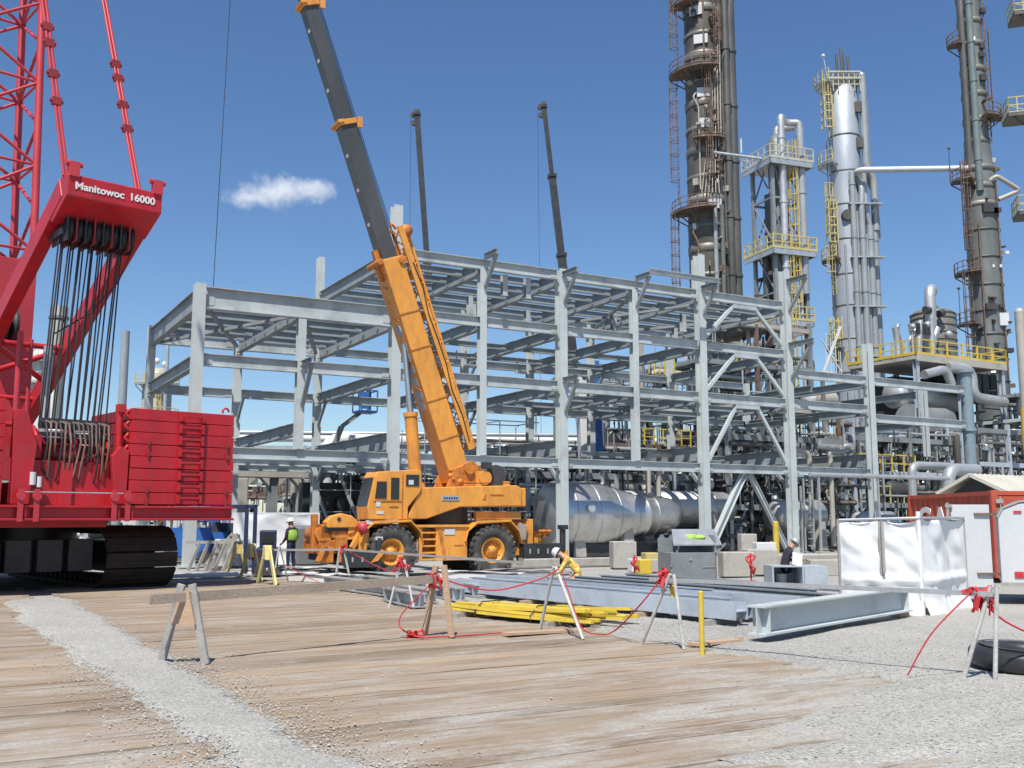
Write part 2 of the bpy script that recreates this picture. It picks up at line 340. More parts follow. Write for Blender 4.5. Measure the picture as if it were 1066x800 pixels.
def tag(o, label=None, cat=None, group=None, kind=None):
    if label: o['label'] = label
    if cat: o['category'] = cat
    if group: o['group'] = group
    if kind: o['kind'] = kind
    elif cat: o['kind'] = 'thing'
    return o
def thing(name, label, cat, loc=(0,0,0), yaw=0.0, group=None):
    o = bpy.data.objects.new(name, None); COL.objects.link(o); o.empty_display_size = .2
    o.location = loc; o.rotation_euler = (0, 0, yaw)
    ROOTM[o.name] = Mx.Translation(V(loc)) @ Mx.Rotation(yaw, 4, 'Z')
    return tag(o, label, cat, group)
def copy_thing(r, loc, yaw, label=None):
    c = r.copy(); COL.objects.link(c); c.location = loc; c.rotation_euler = (0, 0, yaw)
    ROOTM[c.name] = Mx.Translation(V(loc)) @ Mx.Rotation(yaw, 4, 'Z')
    if label: c['label'] = label
    for ch in list(r.children):
        d = ch.copy(); COL.objects.link(d); d.parent = c
        for g in list(ch.children):
            h = g.copy(); COL.objects.link(h); h.parent = d
    return c
def part(name, mat, parent, fn, world=False, bevel=0):
    mb = MB(); fn(mb)
    if name in EACH and len(set(mb.g)) > 1:          # each piece is a part of its own
        for gid in sorted(set(mb.g)):
            b = MB(); ix = {}
            for f, g_, sm in zip(mb.f, mb.g, mb.sm):
                if g_ != gid: continue
                for i in f:
                    if i not in ix: ix[i] = len(b.v); b.v.append(mb.v[i])
                b.f.append([ix[i] for i in f]); b.sm.append(sm); b.mi.append(0); b.tint.append(1.0)
            o = b.build(name, mat, parent, world=world, bevel=bevel)
        return o
    return mb.build(name, mat, parent, world=world, bevel=bevel)
def textmesh(name, txt, mat, parent, size, M, offset=0.0, depth=.01, xs=1.0, align='CENTER'):
    cu = bpy.data.curves.new(name, 'FONT'); cu.body = txt; cu.size = size; cu.extrude = depth; cu.offset = offset
    cu.align_x = align; cu.align_y = 'CENTER'
    to = bpy.data.objects.new('tmp_text', cu); COL.objects.link(to)
    dg = bpy.context.evaluated_depsgraph_get(); me = bpy.data.meshes.new_from_object(to.evaluated_get(dg))
    bpy.data.objects.remove(to)
    me.materials.clear(); me.materials.append(mat); me.transform(M @ Mx.Diagonal((xs, 1, 1, 1)))
    o = bpy.data.objects.new(name, me); COL.objects.link(o); o.parent = parent
    return o
# ------------------------------------------------------------------ light and sky
w = bpy.data.worlds.new('World'); sc.world = w; w.use_nodes = True
nt = w.node_tree; bg = nt.nodes['Background']
sky = nt.nodes.new('ShaderNodeTexSky'); sky.sky_type = 'NISHITA'; sky.sun_disc = False
SUN = V((-.11, -.495, .86)).normalized()
sky.sun_elevation = math.asin(SUN.z); sky.sun_rotation = math.atan2(SUN.x, SUN.y) % (2 * math.pi)
sky.altitude = 0; sky.air_density = 1.0; sky.dust_density = .35; sky.ozone_density = 4.0
hs = nt.nodes.new('ShaderNodeHueSaturation'); hs.inputs['Saturation'].default_value = 1.13; hs.inputs['Hue'].default_value = .503
nt.links.new(sky.outputs[0], hs.inputs['Color']); nt.links.new(hs.outputs[0], bg.inputs['Color']); bg.inputs['Strength'].default_value = .101
ld = bpy.data.lights.new('sun', 'SUN'); ld.energy = 5.0; ld.angle = R(.53); ld.color = (1, .945, .85)
lo = bpy.data.objects.new('sun', ld); COL.objects.link(lo); lo.location = (0, 0, 60)
lo.rotation_euler = SUN.to_track_quat('Z', 'Y').to_euler()
sc.view_settings.view_transform = 'Standard'; sc.view_settings.look = 'None'
sc.view_settings.exposure = .36; sc.view_settings.gamma = 1.0
sc.render.engine = 'CYCLES'
sc.cycles.max_bounces = 6; sc.cycles.diffuse_bounces = 3; sc.cycles.glossy_bounces = 3
try: sc.cycles.use_denoising = True
except Exception: pass

# ------------------------------------------------------------------ ground
def grid_sheet(name, mat, u0, u1, v0, v1, du, fz, kind='structure'):
    nu = int(round((u1-u0)/du)); nv = int(round((v1-v0)/du)); vs = []; fs = []
    for j in range(nv+1):
        for i in range(nu+1):
            u = u0+(u1-u0)*i/nu; v = v0+(v1-v0)*j/nv; p = UVp(u, v); vs.append((p.x, p.y, fz(u, v, i, j, nu, nv)))
    for j in range(nv):
        for i in range(nu): a = j*(nu+1)+i; fs.append((a, a+1, a+nu+2, a+nu+1))
    mb = MB(); mb.add(vs, fs, True); o = mb.build(name, mat, origin=(0,0,0)); tag(o, kind=kind); return o
mb = MB()
S = 4000
mb.poly([(-S,-200,-.045),(S,-200,-.045),(S,S,-.045),(-S,S,-.045)])
tag(mb.build('ground', gravel, origin=(0,0,0)), kind='structure')
def yard_z(u, v, i, j, nu, nv):
    e = min(1, min(i, nu-i, j, nv-j)/3)
    return -.04 + e*(.042 + .02*mn.noise(V((u*.5, v*.5, 3))) + .012*mn.noise(V((u*1.7, v*1.7, 9))))
grid_sheet('gravel_yard', gravel, 9.15, 26, 1, 24, .25, yard_z)
def strip_z(u, v, i, j, nu, nv):
    wob = .16*mn.noise(V((1.1, v*.9, 0)))+.1*mn.noise(V((7.1, v*3.1, 0)))
    f = min(u-(1.42+wob*.8+max(0,20-v)*.046), (2.70-wob)-u)      # inside the strip > 0
    return max(-.05, min(.028, f*.22-.004)) + .012*mn.noise(V((u*3, v*3, 2)))+.008*mn.noise(V((u*9, v*9, 2)))
grid_sheet('gravel_strip', gravel, .9, 3.4, -1, 24.8, .07, strip_z)
def apron_z(u, v, i, j, nu, nv):      # gravel driven over the near mats
    edge = 6.1+1.3*mn.noise(V((v*.45, 3, 0)))+.9*mn.noise(V((v*1.8, u*.3, 5)))
    d = min(u-edge-max(0, v-6.4)*1.6, 2)
    n = mn.noise(V((u*.7, v*2.6, 1)))*.03+mn.noise(V((u*2.4, v*6, 8)))*.012
    f = max(0, min(1, (9.1-v)/1.6)); return (max(-.06, min(.016, d*.03))+n*.9-.004)*f-.07*(1-f)
grid_sheet('gravel_apron', gravel, 5.2, 13, 1, 9.2, .07, apron_z)

mb = MB(); mb.add([tuple(FR(s, w_, -.03)) for s, w_ in ((-40, 3), (110, 3), (110, 90), (-40, 90))], [(0, 1, 2, 3)])  # dark ground added under the plant to cut light bounced up at the frame
pad = pm('stained_concrete', (.20, .195, .18), .9, 0, .2, .4, 6, .12, col2=(.12, .115, .105), c2lo=.45, c2hi=.7, c2scale=.3)
tag(mb.build('paved_ground', pad, origin=(0,0,0)), kind='structure')
# loose stones
def stones(name, pts, smin, smax, mat):
    mb = MB()
    for p in pts:
        s_ = random.uniform(smin, smax); a = random.random()*6.28; ca, sa = math.cos(a)*s_, math.sin(a)*s_; h = s_*random.uniform(.4, .8); k = random.uniform(.55, 1)
        mb.t = random.uniform(.7, 1.2)
        b = V(p)
        vs = [b+V((ca, sa, h*.2)), b+V((-sa*k, ca*k, h*.3)), b+V((-ca, -sa, h*.1)), b+V((sa*k, -ca*k, h*.35)), b+V((ca*.2, sa*.3, h)), b+V((0, 0, -h*.5))]
        mb.add(vs, [(0,1,4),(1,2,4),(2,3,4),(3,0,4),(1,0,5),(2,1,5),(3,2,5),(0,3,5)])
    return tag(mb.build(name, mat, origin=(0,0,0)), kind='stuff')
stonem = pm('stone', (.42, .413, .385), .95, 0, .15, 3, 30, .1, attr=True)
pts = []
for _ in range(14000):
    v = random.uniform(5, 14) if random.random() < .75 else random.uniform(14, 24)
    u = random.gauss(2.1, .42) if random.random() < .86 else random.gauss(2.4, .5)
    u += max(0, 20-v)*.018
    if 1.0 < u < 4.3: pts.append(UVp(u, v, .018 if 1.4+max(0, 20-v)*.042 < u < 2.7 else .004))
for _ in range(7000):
    v = random.uniform(3.2, 9); u = random.uniform(5.5, 12)
    z = apron_z(u, v, 0, 0, 1, 1)
    if z > -.004 or random.random() < .02: pts.append(UVp(u, v, max(z, 0)+.002))
for _ in range(6000):
    u = 9.3+abs(random.gauss(0, 3)); v = random.uniform(6, 18); pts.append(UVp(u-.15, v, .006))
for _ in range(160):
    u = random.uniform(2.6, 9.3); v = random.uniform(4, 20); pts.append(UVp(u, v, .003))
stones('loose_gravel_stones', pts, .006, .018, stonem)

# ------------------------------------------------------------------ timber mats
def mat_mesh(L, wd, seed):
    rnd = random.Random(seed); mb = MB(); n = 5; pw = wd/n; mt_ = rnd.uniform(.86, 1.12)
    for k in range(n):
        mb.t = mt_*rnd.uniform(.82, 1.12)
        e0 = rnd.uniform(-.10, .05); e1 = rnd.uniform(-.12, .14); z = rnd.uniform(-.012, .0); y0 = k*pw+.003; y1 = (k+1)*pw-.003
        N = 14; vs = []
        for i in range(N+1):
            x = e0+(L+e1-e0)*i/N; dz = rnd.uniform(-.005, .003); wy = rnd.uniform(-.006, .006)
            vs += [(x, y0+wy, -.2), (x, y0+wy, z+dz-.006), (x, y0+.014+wy, z+dz), (x, y1-.014+wy, z+dz+rnd.uniform(-.003,.003)), (x, y1+wy, z+dz-.006), (x, y1+wy, -.2)]
        fs = []
        for i in range(N):
            a = i*6
            for q in range(5): fs.append((a+q, a+q+1, a+6+q+1, a+6+q))
        fs.append((0,1,2,3,4,5)[::-1]); fs.append(tuple(N*6+q for q in range(6)))
        mb.add(vs, fs)
    return mb
vv = -.2; row = 0; LM = 'weathered timber ground mat of long boards laid beside its equals'
while vv < 31:
    wd = 1.2
    for (u0, L) in ((2.66, 6.75), (-5.25, 7.2)):
        if u0 < 0 and vv < 4.5: continue
        if u0 > 0 and vv > 28.5: continue
        rnd = random.Random(row*7+int(u0)); L2 = L+rnd.uniform(-.3, .25) if u0 > 0 else L
        o = mat_mesh(L2, wd, row*13+int(u0*3)).build('timber_mat', timber, origin=(0,0,0))
        o.location = UVp(u0+(rnd.uniform(-.12, .12) if u0 > 0 else 0), vv); o.rotation_euler = (R(rnd.uniform(-.12,.12)), R(rnd.uniform(-.05,.05)), SA+R(rnd.uniform(-.35, .35)))
        near = u0 > 0
        tag(o, ('weathered brown timber mat in the wide boarded track beside the gravel strip' if near else 'weathered brown timber mat beyond the gravel strip, reaching under the red crane'), 'timber mat', 'timber mats of the boarded track' if near else 'timber mats of the narrow boarded track')
    vv += wd+.03+(.05 if row % 3 == 0 else 0); row += 1
# splintered loose boards
for (px, py, L, a, lab) in ((745, 671, 1.0, .2, 'short bare board lying flat by the yellow post'), (568, 660, 1.5, .05, 'loose thin board lying flat between the steel tripod legs')):
    p = G(px, py); mb = MB(); mb.bx(-L/2, L/2, -.1, .1, .012, .05); mb.bx(-L/2+.2, L/2+.3, .11, .16, .01, .04)
    o = mb.build('loose_board', plankfresh if px < 800 else plank, origin=(0,0,0)); o.location = p; o.rotation_euler = (0, R(1.0), SA+a); tag(o, lab, 'board')

# ------------------------------------------------------------------ cloud
def make_cloud():
    Y = 1500; c = W(293, 201, Y); mb = MB(); mb.bx(-95, 95, -45, 45, -42, 42)
    m = bpy.data.materials.new('cloud_vapour'); m.use_nodes = True; t = m.node_tree; L = t.links
    t.nodes.remove(t.nodes['Principled BSDF']); out = t.nodes['Material Output']
    pv = nd(t, 'ShaderNodeVolumePrincipled'); pv.inputs['Color'].default_value = (.98, .98, .98, 1); pv.inputs['Anisotropy'].default_value = -.1
    tc = nd(t, 'ShaderNodeTexCoord')
    def lobe(cx, cz, rx, rz):
        mp = nd(t, 'ShaderNodeMapping'); mp.inputs['Location'].default_value = (-cx/rx, 0, -cz/rz); mp.inputs['Scale'].default_value = (1/rx, 1/38, 1/rz)
        L.new(tc.outputs['Object'], mp.inputs['Vector']); ln = nd(t, 'ShaderNodeVectorMath', operation='LENGTH'); L.new(mp.outputs[0], ln.inputs[0]); return ln.outputs['Value']
    a = lobe(-6, 2, 52, 24); b = lobe(48, 3, 36, 15); cc = lobe(-45, -8, 44, 13)
    mi = nd(t, 'ShaderNodeMath', operation='MINIMUM'); L.new(a, mi.inputs[0]); L.new(b, mi.inputs[1])
    m2 = nd(t, 'ShaderNodeMath', operation='MINIMUM'); L.new(mi.outputs[0], m2.inputs[0]); L.new(cc, m2.inputs[1])
    n = nd(t, 'ShaderNodeTexNoise'); n.inputs['Scale'].default_value = .042; n.inputs['Detail'].default_value = 6; n.inputs['Roughness'].default_value = .68
    L.new(tc.outputs['Object'], n.inputs['Vector'])
    ns = nd(t, 'ShaderNodeMath', operation='MULTIPLY_ADD'); L.new(n.outputs['Fac'], ns.inputs[0]); ns.inputs[1].default_value = 3.0; ns.inputs[2].default_value = -.55
    sb = nd(t, 'ShaderNodeMath', operation='SUBTRACT'); L.new(ns.outputs[0], sb.inputs[0]); L.new(m2.outputs[0], sb.inputs[1])
    mr = nd(t, 'ShaderNodeMapRange'); mr.inputs[1].default_value = -.02; mr.inputs[2].default_value = .8; mr.inputs[3].default_value = 0; mr.inputs[4].default_value = .03
    L.new(sb.outputs[0], mr.inputs[0]); L.new(mr.outputs[0], pv.inputs['Density']); L.new(pv.outputs[0], out.inputs['Volume'])
    o = mb.build('cloud', m, origin=(0,0,0)); o.location = c; tag(o, kind='structure')
make_cloud()
sc.cycles.volume_bounces = 4; sc.cycles.volume_max_steps = 128
# ------------------------------------------------------------------ steel building frame
fr = thing('steel_building', 'unfinished pale grey steel building skeleton of columns and beams', 'steel building', tuple(F0), SA)
WID = 9.8
def fpart(name, fn, mat=None, parent=None):
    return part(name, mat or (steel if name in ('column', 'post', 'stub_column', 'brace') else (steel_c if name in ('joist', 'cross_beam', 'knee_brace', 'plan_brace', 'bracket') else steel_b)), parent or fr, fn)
def column(s, w, z0, z1, d=.44, b=.40, base=True):
    o = fpart('column' if base else 'post', lambda m: m.ibeam((s, w, z0), (s, w, z1), d, b, .035, .025, up=(0,1,0), top=False))
    if base:
        def bp(m):
            m.bx(s-.35, s+.35, w-.35, w+.35, 0, .05)
        fpart('base_plate', bp, parent=o)
    return o
for s, top in ((-8, 10.6), (0, 14.9), (8.2, 13.15), (16.4, 14.9), (22.2, 14.8), (28.3, 11.4)):
    column(s, 0, .05, top)
for s, top in ((-8, 10.6), (-4, 10.0), (0, 14.9), (4.1, 12.7), (8.2, 13.1), (12.3, 12.7), (16.4, 13.1), (22.2, 13.0), (28.3, 10.3)):
    column(s, WID, .05, top, .38, .34)
for s, z0, z1 in ((-4, 4.46, 9.62), (4.1, 4.46, 12.66), (12.3, 4.46, 12.66)):
    column(s, 0, z0, z1, .32, .32, False)
column(36, 2.5, 5.5, 9.6, .3, .3, False)
fpart('stub_column', lambda m: m.ibeam((16.4+.62, .9, 13.1), (16.4+.62, .9, 14.95), .4, .4, .03, .02, up=(0,1,0), top=False))
def beam(name, p0, p1, d=.4, b=.3):
    # with bolted end plates / clip angles
    def f(m):
        m.ibeam(p0, p1, d, b, .028, .018)
        a = V(p0); c = V(p1); dd = (c-a).normalized(); sd = V((-dd.y, dd.x, 0))
        for e, sg in ((a, 1), (c, -1)):
            q = e+dd*(.17*sg)-V((0,0,d/2)); m.bar(q-dd*.16, q+dd*.16, .06, d*.62)
    return fpart(name, f)
g = .23
def run(name, stops, w, z, d, b=.3):
    for a, c in zip(stops, stops[1:]): beam(name, (a+g, w, z), (c-g, w, z), d, b)
mains = [0, 4.1, 8.2, 12.3, 16.4, 22.2]
# front face
run('beam', [-8, 0], 0, 10.5, .84, .34)
run('beam', [0, 8.2, 16.4, 22.2], 0, 10.52, .44, .23)
run('beam', [0, 8.2, 16.4, 22.2], 0, 13.1, .46, .25)
run('beam', [-8, 0, 8.2, 16.4, 22.2, 28.3], 0, 7.95, .48, .24)
run('beam', [-8, 0, 8.2, 16.4, 22.2, 28.3], 0, 4.45, .44, .23)
run('beam', [22.2, 28.3, 36.6], 0, 9.55, .46, .23)
run('beam', [28.3, 36.6], 0, 7.48, .46, .23)
# rear face
run('beam', [-8, -4, 0], WID, 10.5, .7, .32)
run('beam', mains, WID, 13.1, .42)
run('beam', [0, 4.1, 8.2, 12.3, 16.4, 22.2, 28.3], WID, 10.3, .4)
run('beam', [-8, -4, 0, 4.1, 8.2, 12.3, 16.4, 22.2, 28.3], WID, 7.9, .42)
run('beam', [-8, 0, 8.2, 16.4, 22.2, 28.3], WID, 4.45, .42)
run('beam', [-8, 0, 8.2], WID/2, 4.45, .42)
# crosswise
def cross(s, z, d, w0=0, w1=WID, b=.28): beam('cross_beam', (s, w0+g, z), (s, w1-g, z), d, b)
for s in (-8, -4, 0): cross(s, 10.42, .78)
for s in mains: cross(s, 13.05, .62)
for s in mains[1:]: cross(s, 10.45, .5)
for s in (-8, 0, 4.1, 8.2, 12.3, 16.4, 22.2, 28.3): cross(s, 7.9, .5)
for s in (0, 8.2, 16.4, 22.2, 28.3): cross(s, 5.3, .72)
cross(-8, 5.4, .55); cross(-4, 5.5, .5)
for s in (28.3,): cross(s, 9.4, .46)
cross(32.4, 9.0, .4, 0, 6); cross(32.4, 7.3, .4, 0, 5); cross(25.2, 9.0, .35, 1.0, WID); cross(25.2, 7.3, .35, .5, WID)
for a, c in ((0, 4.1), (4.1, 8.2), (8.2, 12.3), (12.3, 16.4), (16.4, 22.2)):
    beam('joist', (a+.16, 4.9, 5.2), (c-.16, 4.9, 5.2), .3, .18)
# roof joists
for a, c in zip([-8, -4], [-4, 0]):
    for w in (1.7, 3.4, 5.0, 6.7, 8.2): beam('joist', (a+.16, w, 10.3), (c-.16, w, 10.3), .32, .18)
for a, c in zip(mains, mains[1:]):
    for w in (1.7, 3.3, 4.9, 6.5, 8.2): beam('joist', (a+.16, w, 12.98), (c-.16, w, 12.98), .32, .18)
for a, c in zip(mains[1:4], mains[2:5]):
    for w in (4.9, 8.2): beam('joist', (a+.16, w, 10.35), (c-.16, w, 10.35), .26, .16)
for a, c in ((8.2, 12.3), (12.3, 16.4), (16.4, 22.2)):
    for w in (3.3, 6.5): beam('joist', (a+.16, w, 7.8), (c-.16, w, 7.8), .28, .16)
# hangers below the roof
for s, w in ((5.4, .35), (6.6, .35), (2.6, 3.3), (7.0, 6.5), (10.2, 6.5), (14.6, 4.9), (18, 3.3), (20, 6.5), (6.0, 4.9), (13.2, 8.2)):
    fpart('hanger', lambda m: (m.ibeam((s, w, 11.7), (s, w, 12.62), .26, .24, .02, .015, up=(0,1,0), top=False), m.bx(s-.16, s+.16, w-.14, w+.14, 11.66, 11.7)))
for s, w in ((-2.3, 5), (6.2, 5.1), (5.1, 5.1), (9.6, 6)):
    fpart('rod_hanger', lambda m: (m.bar((s-.3, w, 9.2), (s-.3, w, 9.9), .05, .05), m.bar((s+.3, w, 9.2), (s+.3, w, 9.9), .05, .05), m.bar((s-.4, w, 9.2), (s+.4, w, 9.2), .12, .1)))
# outrigger brackets over the front face
def bracket(s, z, L=1.15, drop=1.25, lowoff=.22):
    def f(m):
        m.ibeam((s, -.22, z), (s, -L-.22, z), .22, .2, .018, .014)
        m.bar((s+.06, -L-.05, z-.2), (s+.06, -lowoff, z-drop-.2), .16, .12)
    fpart('bracket', f)
for s in (4.1, 12.3, 16.4): bracket(s, 13.28)
bracket(8.2, 13.0); bracket(22.2, 14.3, 1.4, 1.5); bracket(22.2, 10.9, 1.7, 1.7); bracket(8.2, 8.1, 1.15, 1.4); bracket(-4, 7.9, 1.2, 1.5)
fpart('edge_beam', lambda m: m.ibeam((12.3, -1.3, 13.42), (16.6, -1.3, 13.42), .22, .2, .018, .014))
# chevron braces in the narrow bay
for z0, z1 in ((10.75, 12.6), (8.1, 10.05), (4.6, 7.45)):
    zm = z1-.05
    fpart('brace', lambda m: m.bar((16.4+.3, 0, z0), (18.6, 0, zm), .16, .16))
    fpart('brace', lambda m: m.bar((22.2-.3, 0, z0), (20.0, 0, zm), .16, .16))
    fpart('brace_tie', lambda m: m.bar((18.5, 0, zm), (20.1, 0, zm), .22, .26))
fpart('brace', lambda m: m.ibeam((16.75, .15, .2), (19.1, .15, 4.0), .3, .3, .025, .02, top=False))
fpart('brace', lambda m: m.ibeam((21.9, .15, .2), (19.5, .15, 4.0), .22, .22, .02, .02, top=False))
# gussets / knee braces inside
for s in (8.2, 16.4, 0, 22.2):
    fpart('knee_brace', lambda m: m.bar((s+.02, .3, 4.6-1.2), (s+.02, 1.5, 4.6-.05), .12, .16))
    fpart('knee_brace', lambda m: m.bar((s, WID-.3, 4.6-1.0), (s, WID-1.4, 4.6), .12, .16))
for s, z in ((0, 7.45), (-4, 7.45), (8.2, 9.9), (8.2, 7.4), (16.4, 9.9), (4.1, 12.4), (12.3, 12.4)):
    fpart('knee_brace', lambda m: m.bar((s, WID-.25, z-1.1), (s, WID-1.3, z-.05), .11, .14))
# plan bracing under the low and the high roof
for a, b in (((-7.7, .4, 9.9), (-4.2, 9.3, 9.9)), ((-3.8, .4, 9.9), (-.3, 9.3, 9.9)), ((-7.7, 9.3, 9.8), (-4.2, .4, 9.8)), ((12.5, .4, 12.5), (16.2, 9.3, 12.5)), ((12.5, 9.3, 12.4), (16.2, .4, 12.4)), ((16.7, 9.3, 12.4), (22, .4, 12.4))):
    fpart('plan_brace', lambda m: m.bar(a, b, .16, .12))
# ------------------------------------------------------------------ red crawler crane
RO = V((-7.45, 27.0, 0)); RY = R(42)
rc = thing('crawler_crane', 'huge red crawler crane with stacked counterweights and lattice boom', 'crawler crane', tuple(RO), RY)
def rp(name, mat, fn, parent=None, bevel=0): return part(name, mat, parent or rc, fn, bevel=bevel)
# counterweights: two stacks of eight slabs on a tray beam
for x0, x1 in ((-2.75, 0), (-8.45, -5.69)):
    for k in range(8):
        z = 2.12+k*.302
        o = rp('counterweight_slab', red, lambda m: m.bx(x0+random.uniform(-.012, .012), x1+random.uniform(-.012, .012), random.uniform(-.012, .012), 2.9, z, z+.288), bevel=.012)
        xm = (x0+x1)/2+.15
        def lug(m):
            m.bx(xm-.33, xm-.26, -.10, -.016, z+.03, z+.25); m.bx(xm+.26, xm+.33, -.10, -.016, z+.03, z+.25)
            m.bx(xm-.26, xm+.26, -.115, -.075, z+.14, z+.2)
        rp('lifting_lug', red, lug, o)
        rp('side_lug', red, lambda m: m.tube([(x0-.0, .25, z+.06), (x0-.09, .25, z+.16), (x0-.0, .25, z+.26)], .045, 6), o)
        if k in (0, 1, 4, 5) and x0 > -4:
            for xl in (x0+.4, x1-.22): rp('latch', reddark, lambda m: m.bx(xl, xl+.05, -.05, .0, z-.02, z+.14), o)
rp('lifting_eye', red, lambda m: m.tube([(-.22+.09*math.cos(t*.6), .1, 4.6+.1*math.sin(t*.6)) for t in range(0, 7)], .028, 6))
rp('corner_post', red, lambda m: (m.cyl((-2.95, .35, 2.05), (-2.95, .35, 4.5), .09), m.bx(-3.03, -2.84, .22, .45, 4.42, 4.62)))
rp('counterweight_tray', red, lambda m: (m.bx(-9, .02, .02, .08, 1.78, 2.02), m.bx(-9, .03, -.1, 2.9, 2.02, 2.08), m.bx(-9, .03, -.1, 2.9, 1.72, 1.78), m.bx(-9, .02, 2.7, 2.8, 1.78, 2.02),
    [m.bx(x, x+.06, -.09, .02, 1.78, 2.02) for x in (-8.3, -5.2, -4.9, -3.05, -2.72)]), bevel=.01)
for x in (-5.3, -4.95, -3.15, -2.82):
    rp('hinge_lug', pink, lambda m: (m.bx(x-.06, x+.06, -.14, -.105, 1.7, 2.45), m.cyl((x, -.17, 2.28), (x, -.1, 2.28), .1)))
# rotating bed, engine house
rp('rotating_bed', red, lambda m: (m.bx(-5.5, -2.9, 1.0, 11.5, 1.55, 2.1), m.bx(-5.5, -5.2, .2, 11.5, 2.1, 2.6), m.bx(-3.1, -2.8, .2, 11.5, 2.1, 2.6)), bevel=.02)
rp('engine_house', red, lambda m: m.bx(-7.4, -5.6, 4.2, 9.5, 2.1, 4.0), bevel=.03)
rp('slew_ring', blackp, lambda m: m.cyl((-4.1, 4.2, 1.1), (-4.1, 4.2, 1.6), 1.5, n=32))
# hoist machinery between the stacks
rp('winch_frame', red, lambda m: (m.bx(-5.25, -3.0, .3, .42, 2.08, 3.15), m.prism([(-5.45, 2.1), (-5.05, 2.1), (-4.95, 3.5), (-5.2, 4.3), (-5.5, 4.3)], .1, .25),
    m.prism([(-3.1, 2.1), (-2.8, 2.1), (-2.78, 3.45), (-3.0, 3.55), (-3.2, 3.3)], .05, .2), m.bx(-4.35, -4.05, .22, .34, 2.08, 3.1), m.bx(-5.4, -4.75, .4, .6, 3.2, 3.75)), bevel=.015)
dr = rp('hoist_drum', reddark, lambda m: m.lathe([(.62, 0), (.62, .05), (.42, .06), (.42, 1.4), (.62, 1.41), (.62, 1.46)], (-4.75, 1.15, 3.35), (1, 0, 0), 32))
rp('drum_flange', red, lambda m: [m.lathe([(.05, 0), (.66, 0), (.66, .06), (.05, .06)], (x, 1.15, 3.4), (1, 0, 0), 32) for x in (-4.85, -3.95, -3.15)], dr)
for k in range(15):
    x = -4.7+k*.105+random.uniform(-.02, .02); low = random.uniform(2.75, 3.4)
    rp('hydraulic_hose', rust if k % 3 else ropem, lambda m: m.tube([(x, .8, 4.15), (x+.02, .35, 4.05), (x+random.uniform(-.06, .06), .2, 3.6), (x+random.uniform(-.08, .05), .22, low), (x+random.uniform(-.1, .1), .3, low-.12)], .026, 6))
rp('hose_guide', blackp, lambda m: (m.bx(-4.7, -3.1, .7, .95, 3.95, 4.2), m.bx(-4.75, -3.05, .6, .7, 3.75, 3.85)))
rp('filter_canister', offwhite, lambda m: (m.cyl((-5.0, .1, 2.55), (-5.0, .1, 2.85), .07), m.cyl((-4.85, .1, 2.5), (-4.85, .1, 2.75), .06)))
rp('grab_rail', galv, lambda m: m.tube([(-5.2, -.05, 2.38), (-2.9, -.05, 2.38)], .018, 6))
# mast: two box legs, head beam with sheaves
XL, XR = -4.59, -2.5
HD = V((0, .2, 9.85)); FT = V((0, 10.6, 4.4))
dm = (FT-HD).normalized(); nm = V((0, -dm.z, dm.y))
for x in (XL, XR):
    rp('mast_leg', red, lambda m: m.bar((x, HD.y, HD.z), (x, FT.y, FT.z), .34, .56, up=tuple(nm)), bevel=.02)
    rp('mast_pin', pink, lambda m: (m.bx(x-.12, x+.12, -.3, -.12, 10.05, 10.42), m.cyl((x-.2, -.2, 10.38), (x+.2, -.2, 10.38), .07)))
mh = rp('mast_head', red, lambda m: m.add([(x, y, z) for x in (XL-.15, XR+.13) for y, z in ((-.25, 9.56), (-.25, 10.10), (.1, 10.18), (.75, 9.9), (1.0, 9.25), (.75, 9.08))], [(0,1,2,3,4,5), (11,10,9,8,7,6)]+[(i, i+6, (i+1)%6+6, (i+1)%6) for i in range(6)]), bevel=.03)
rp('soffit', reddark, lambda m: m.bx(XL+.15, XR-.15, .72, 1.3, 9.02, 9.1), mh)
for wd_, xx, al in (('Manitowoc', XL+.03, 'LEFT'), ('16000', XR-.06, 'RIGHT')):
    TM = Mx.Translation(V((xx, -.262, 9.83))) @ Mx.Rotation(R(90), 4, 'X')
    textmesh('lettering', wd_, whiteletter, mh, .255, TM, offset=.0065, depth=.006, xs=1.05, align=al)
sv = rp('sheave_block', blackp, lambda m: (m.bx(XL+.02, -2.85, .5, 1.5, 8.78, 8.95), [m.lathe([(.05, 0), (.42, 0), (.36, .03), (.42, .06), (.05, .06)], (XL+.1+k*.11, .8, 9.0), (1, 0, 0), 20) for k in range(16)]))
for k in range(8):
    a = V((XL+.12+k*.22, 1.2, 8.9)); rp('sheave_cheek', reddark if k % 2 else blackp, lambda m: m.bx(a.x-.02, a.x+.02, .35, 1.45, 8.62, 9.3), sv)
for k in range(21):
    x = XL+.08+k*.082+random.uniform(-.015, .015)
    xb = -4.72+k*.08+random.uniform(-.04, .04)
    rp('hoist_rope', ropem, lambda m: m.tube([(x, .8+.1*(k % 3), 8.9), (xb, .9+.12*(k % 2), 4.0)], .02, 6))
rp('hydraulic_line', ropem, lambda m: m.tube([(XR-.1, .9, 8.9), (XR-.25, 1.5, 8.0), (XR-.7, 2.2, 7.2), (XR-1.3, 3.0, 6.7)], .022, 6))
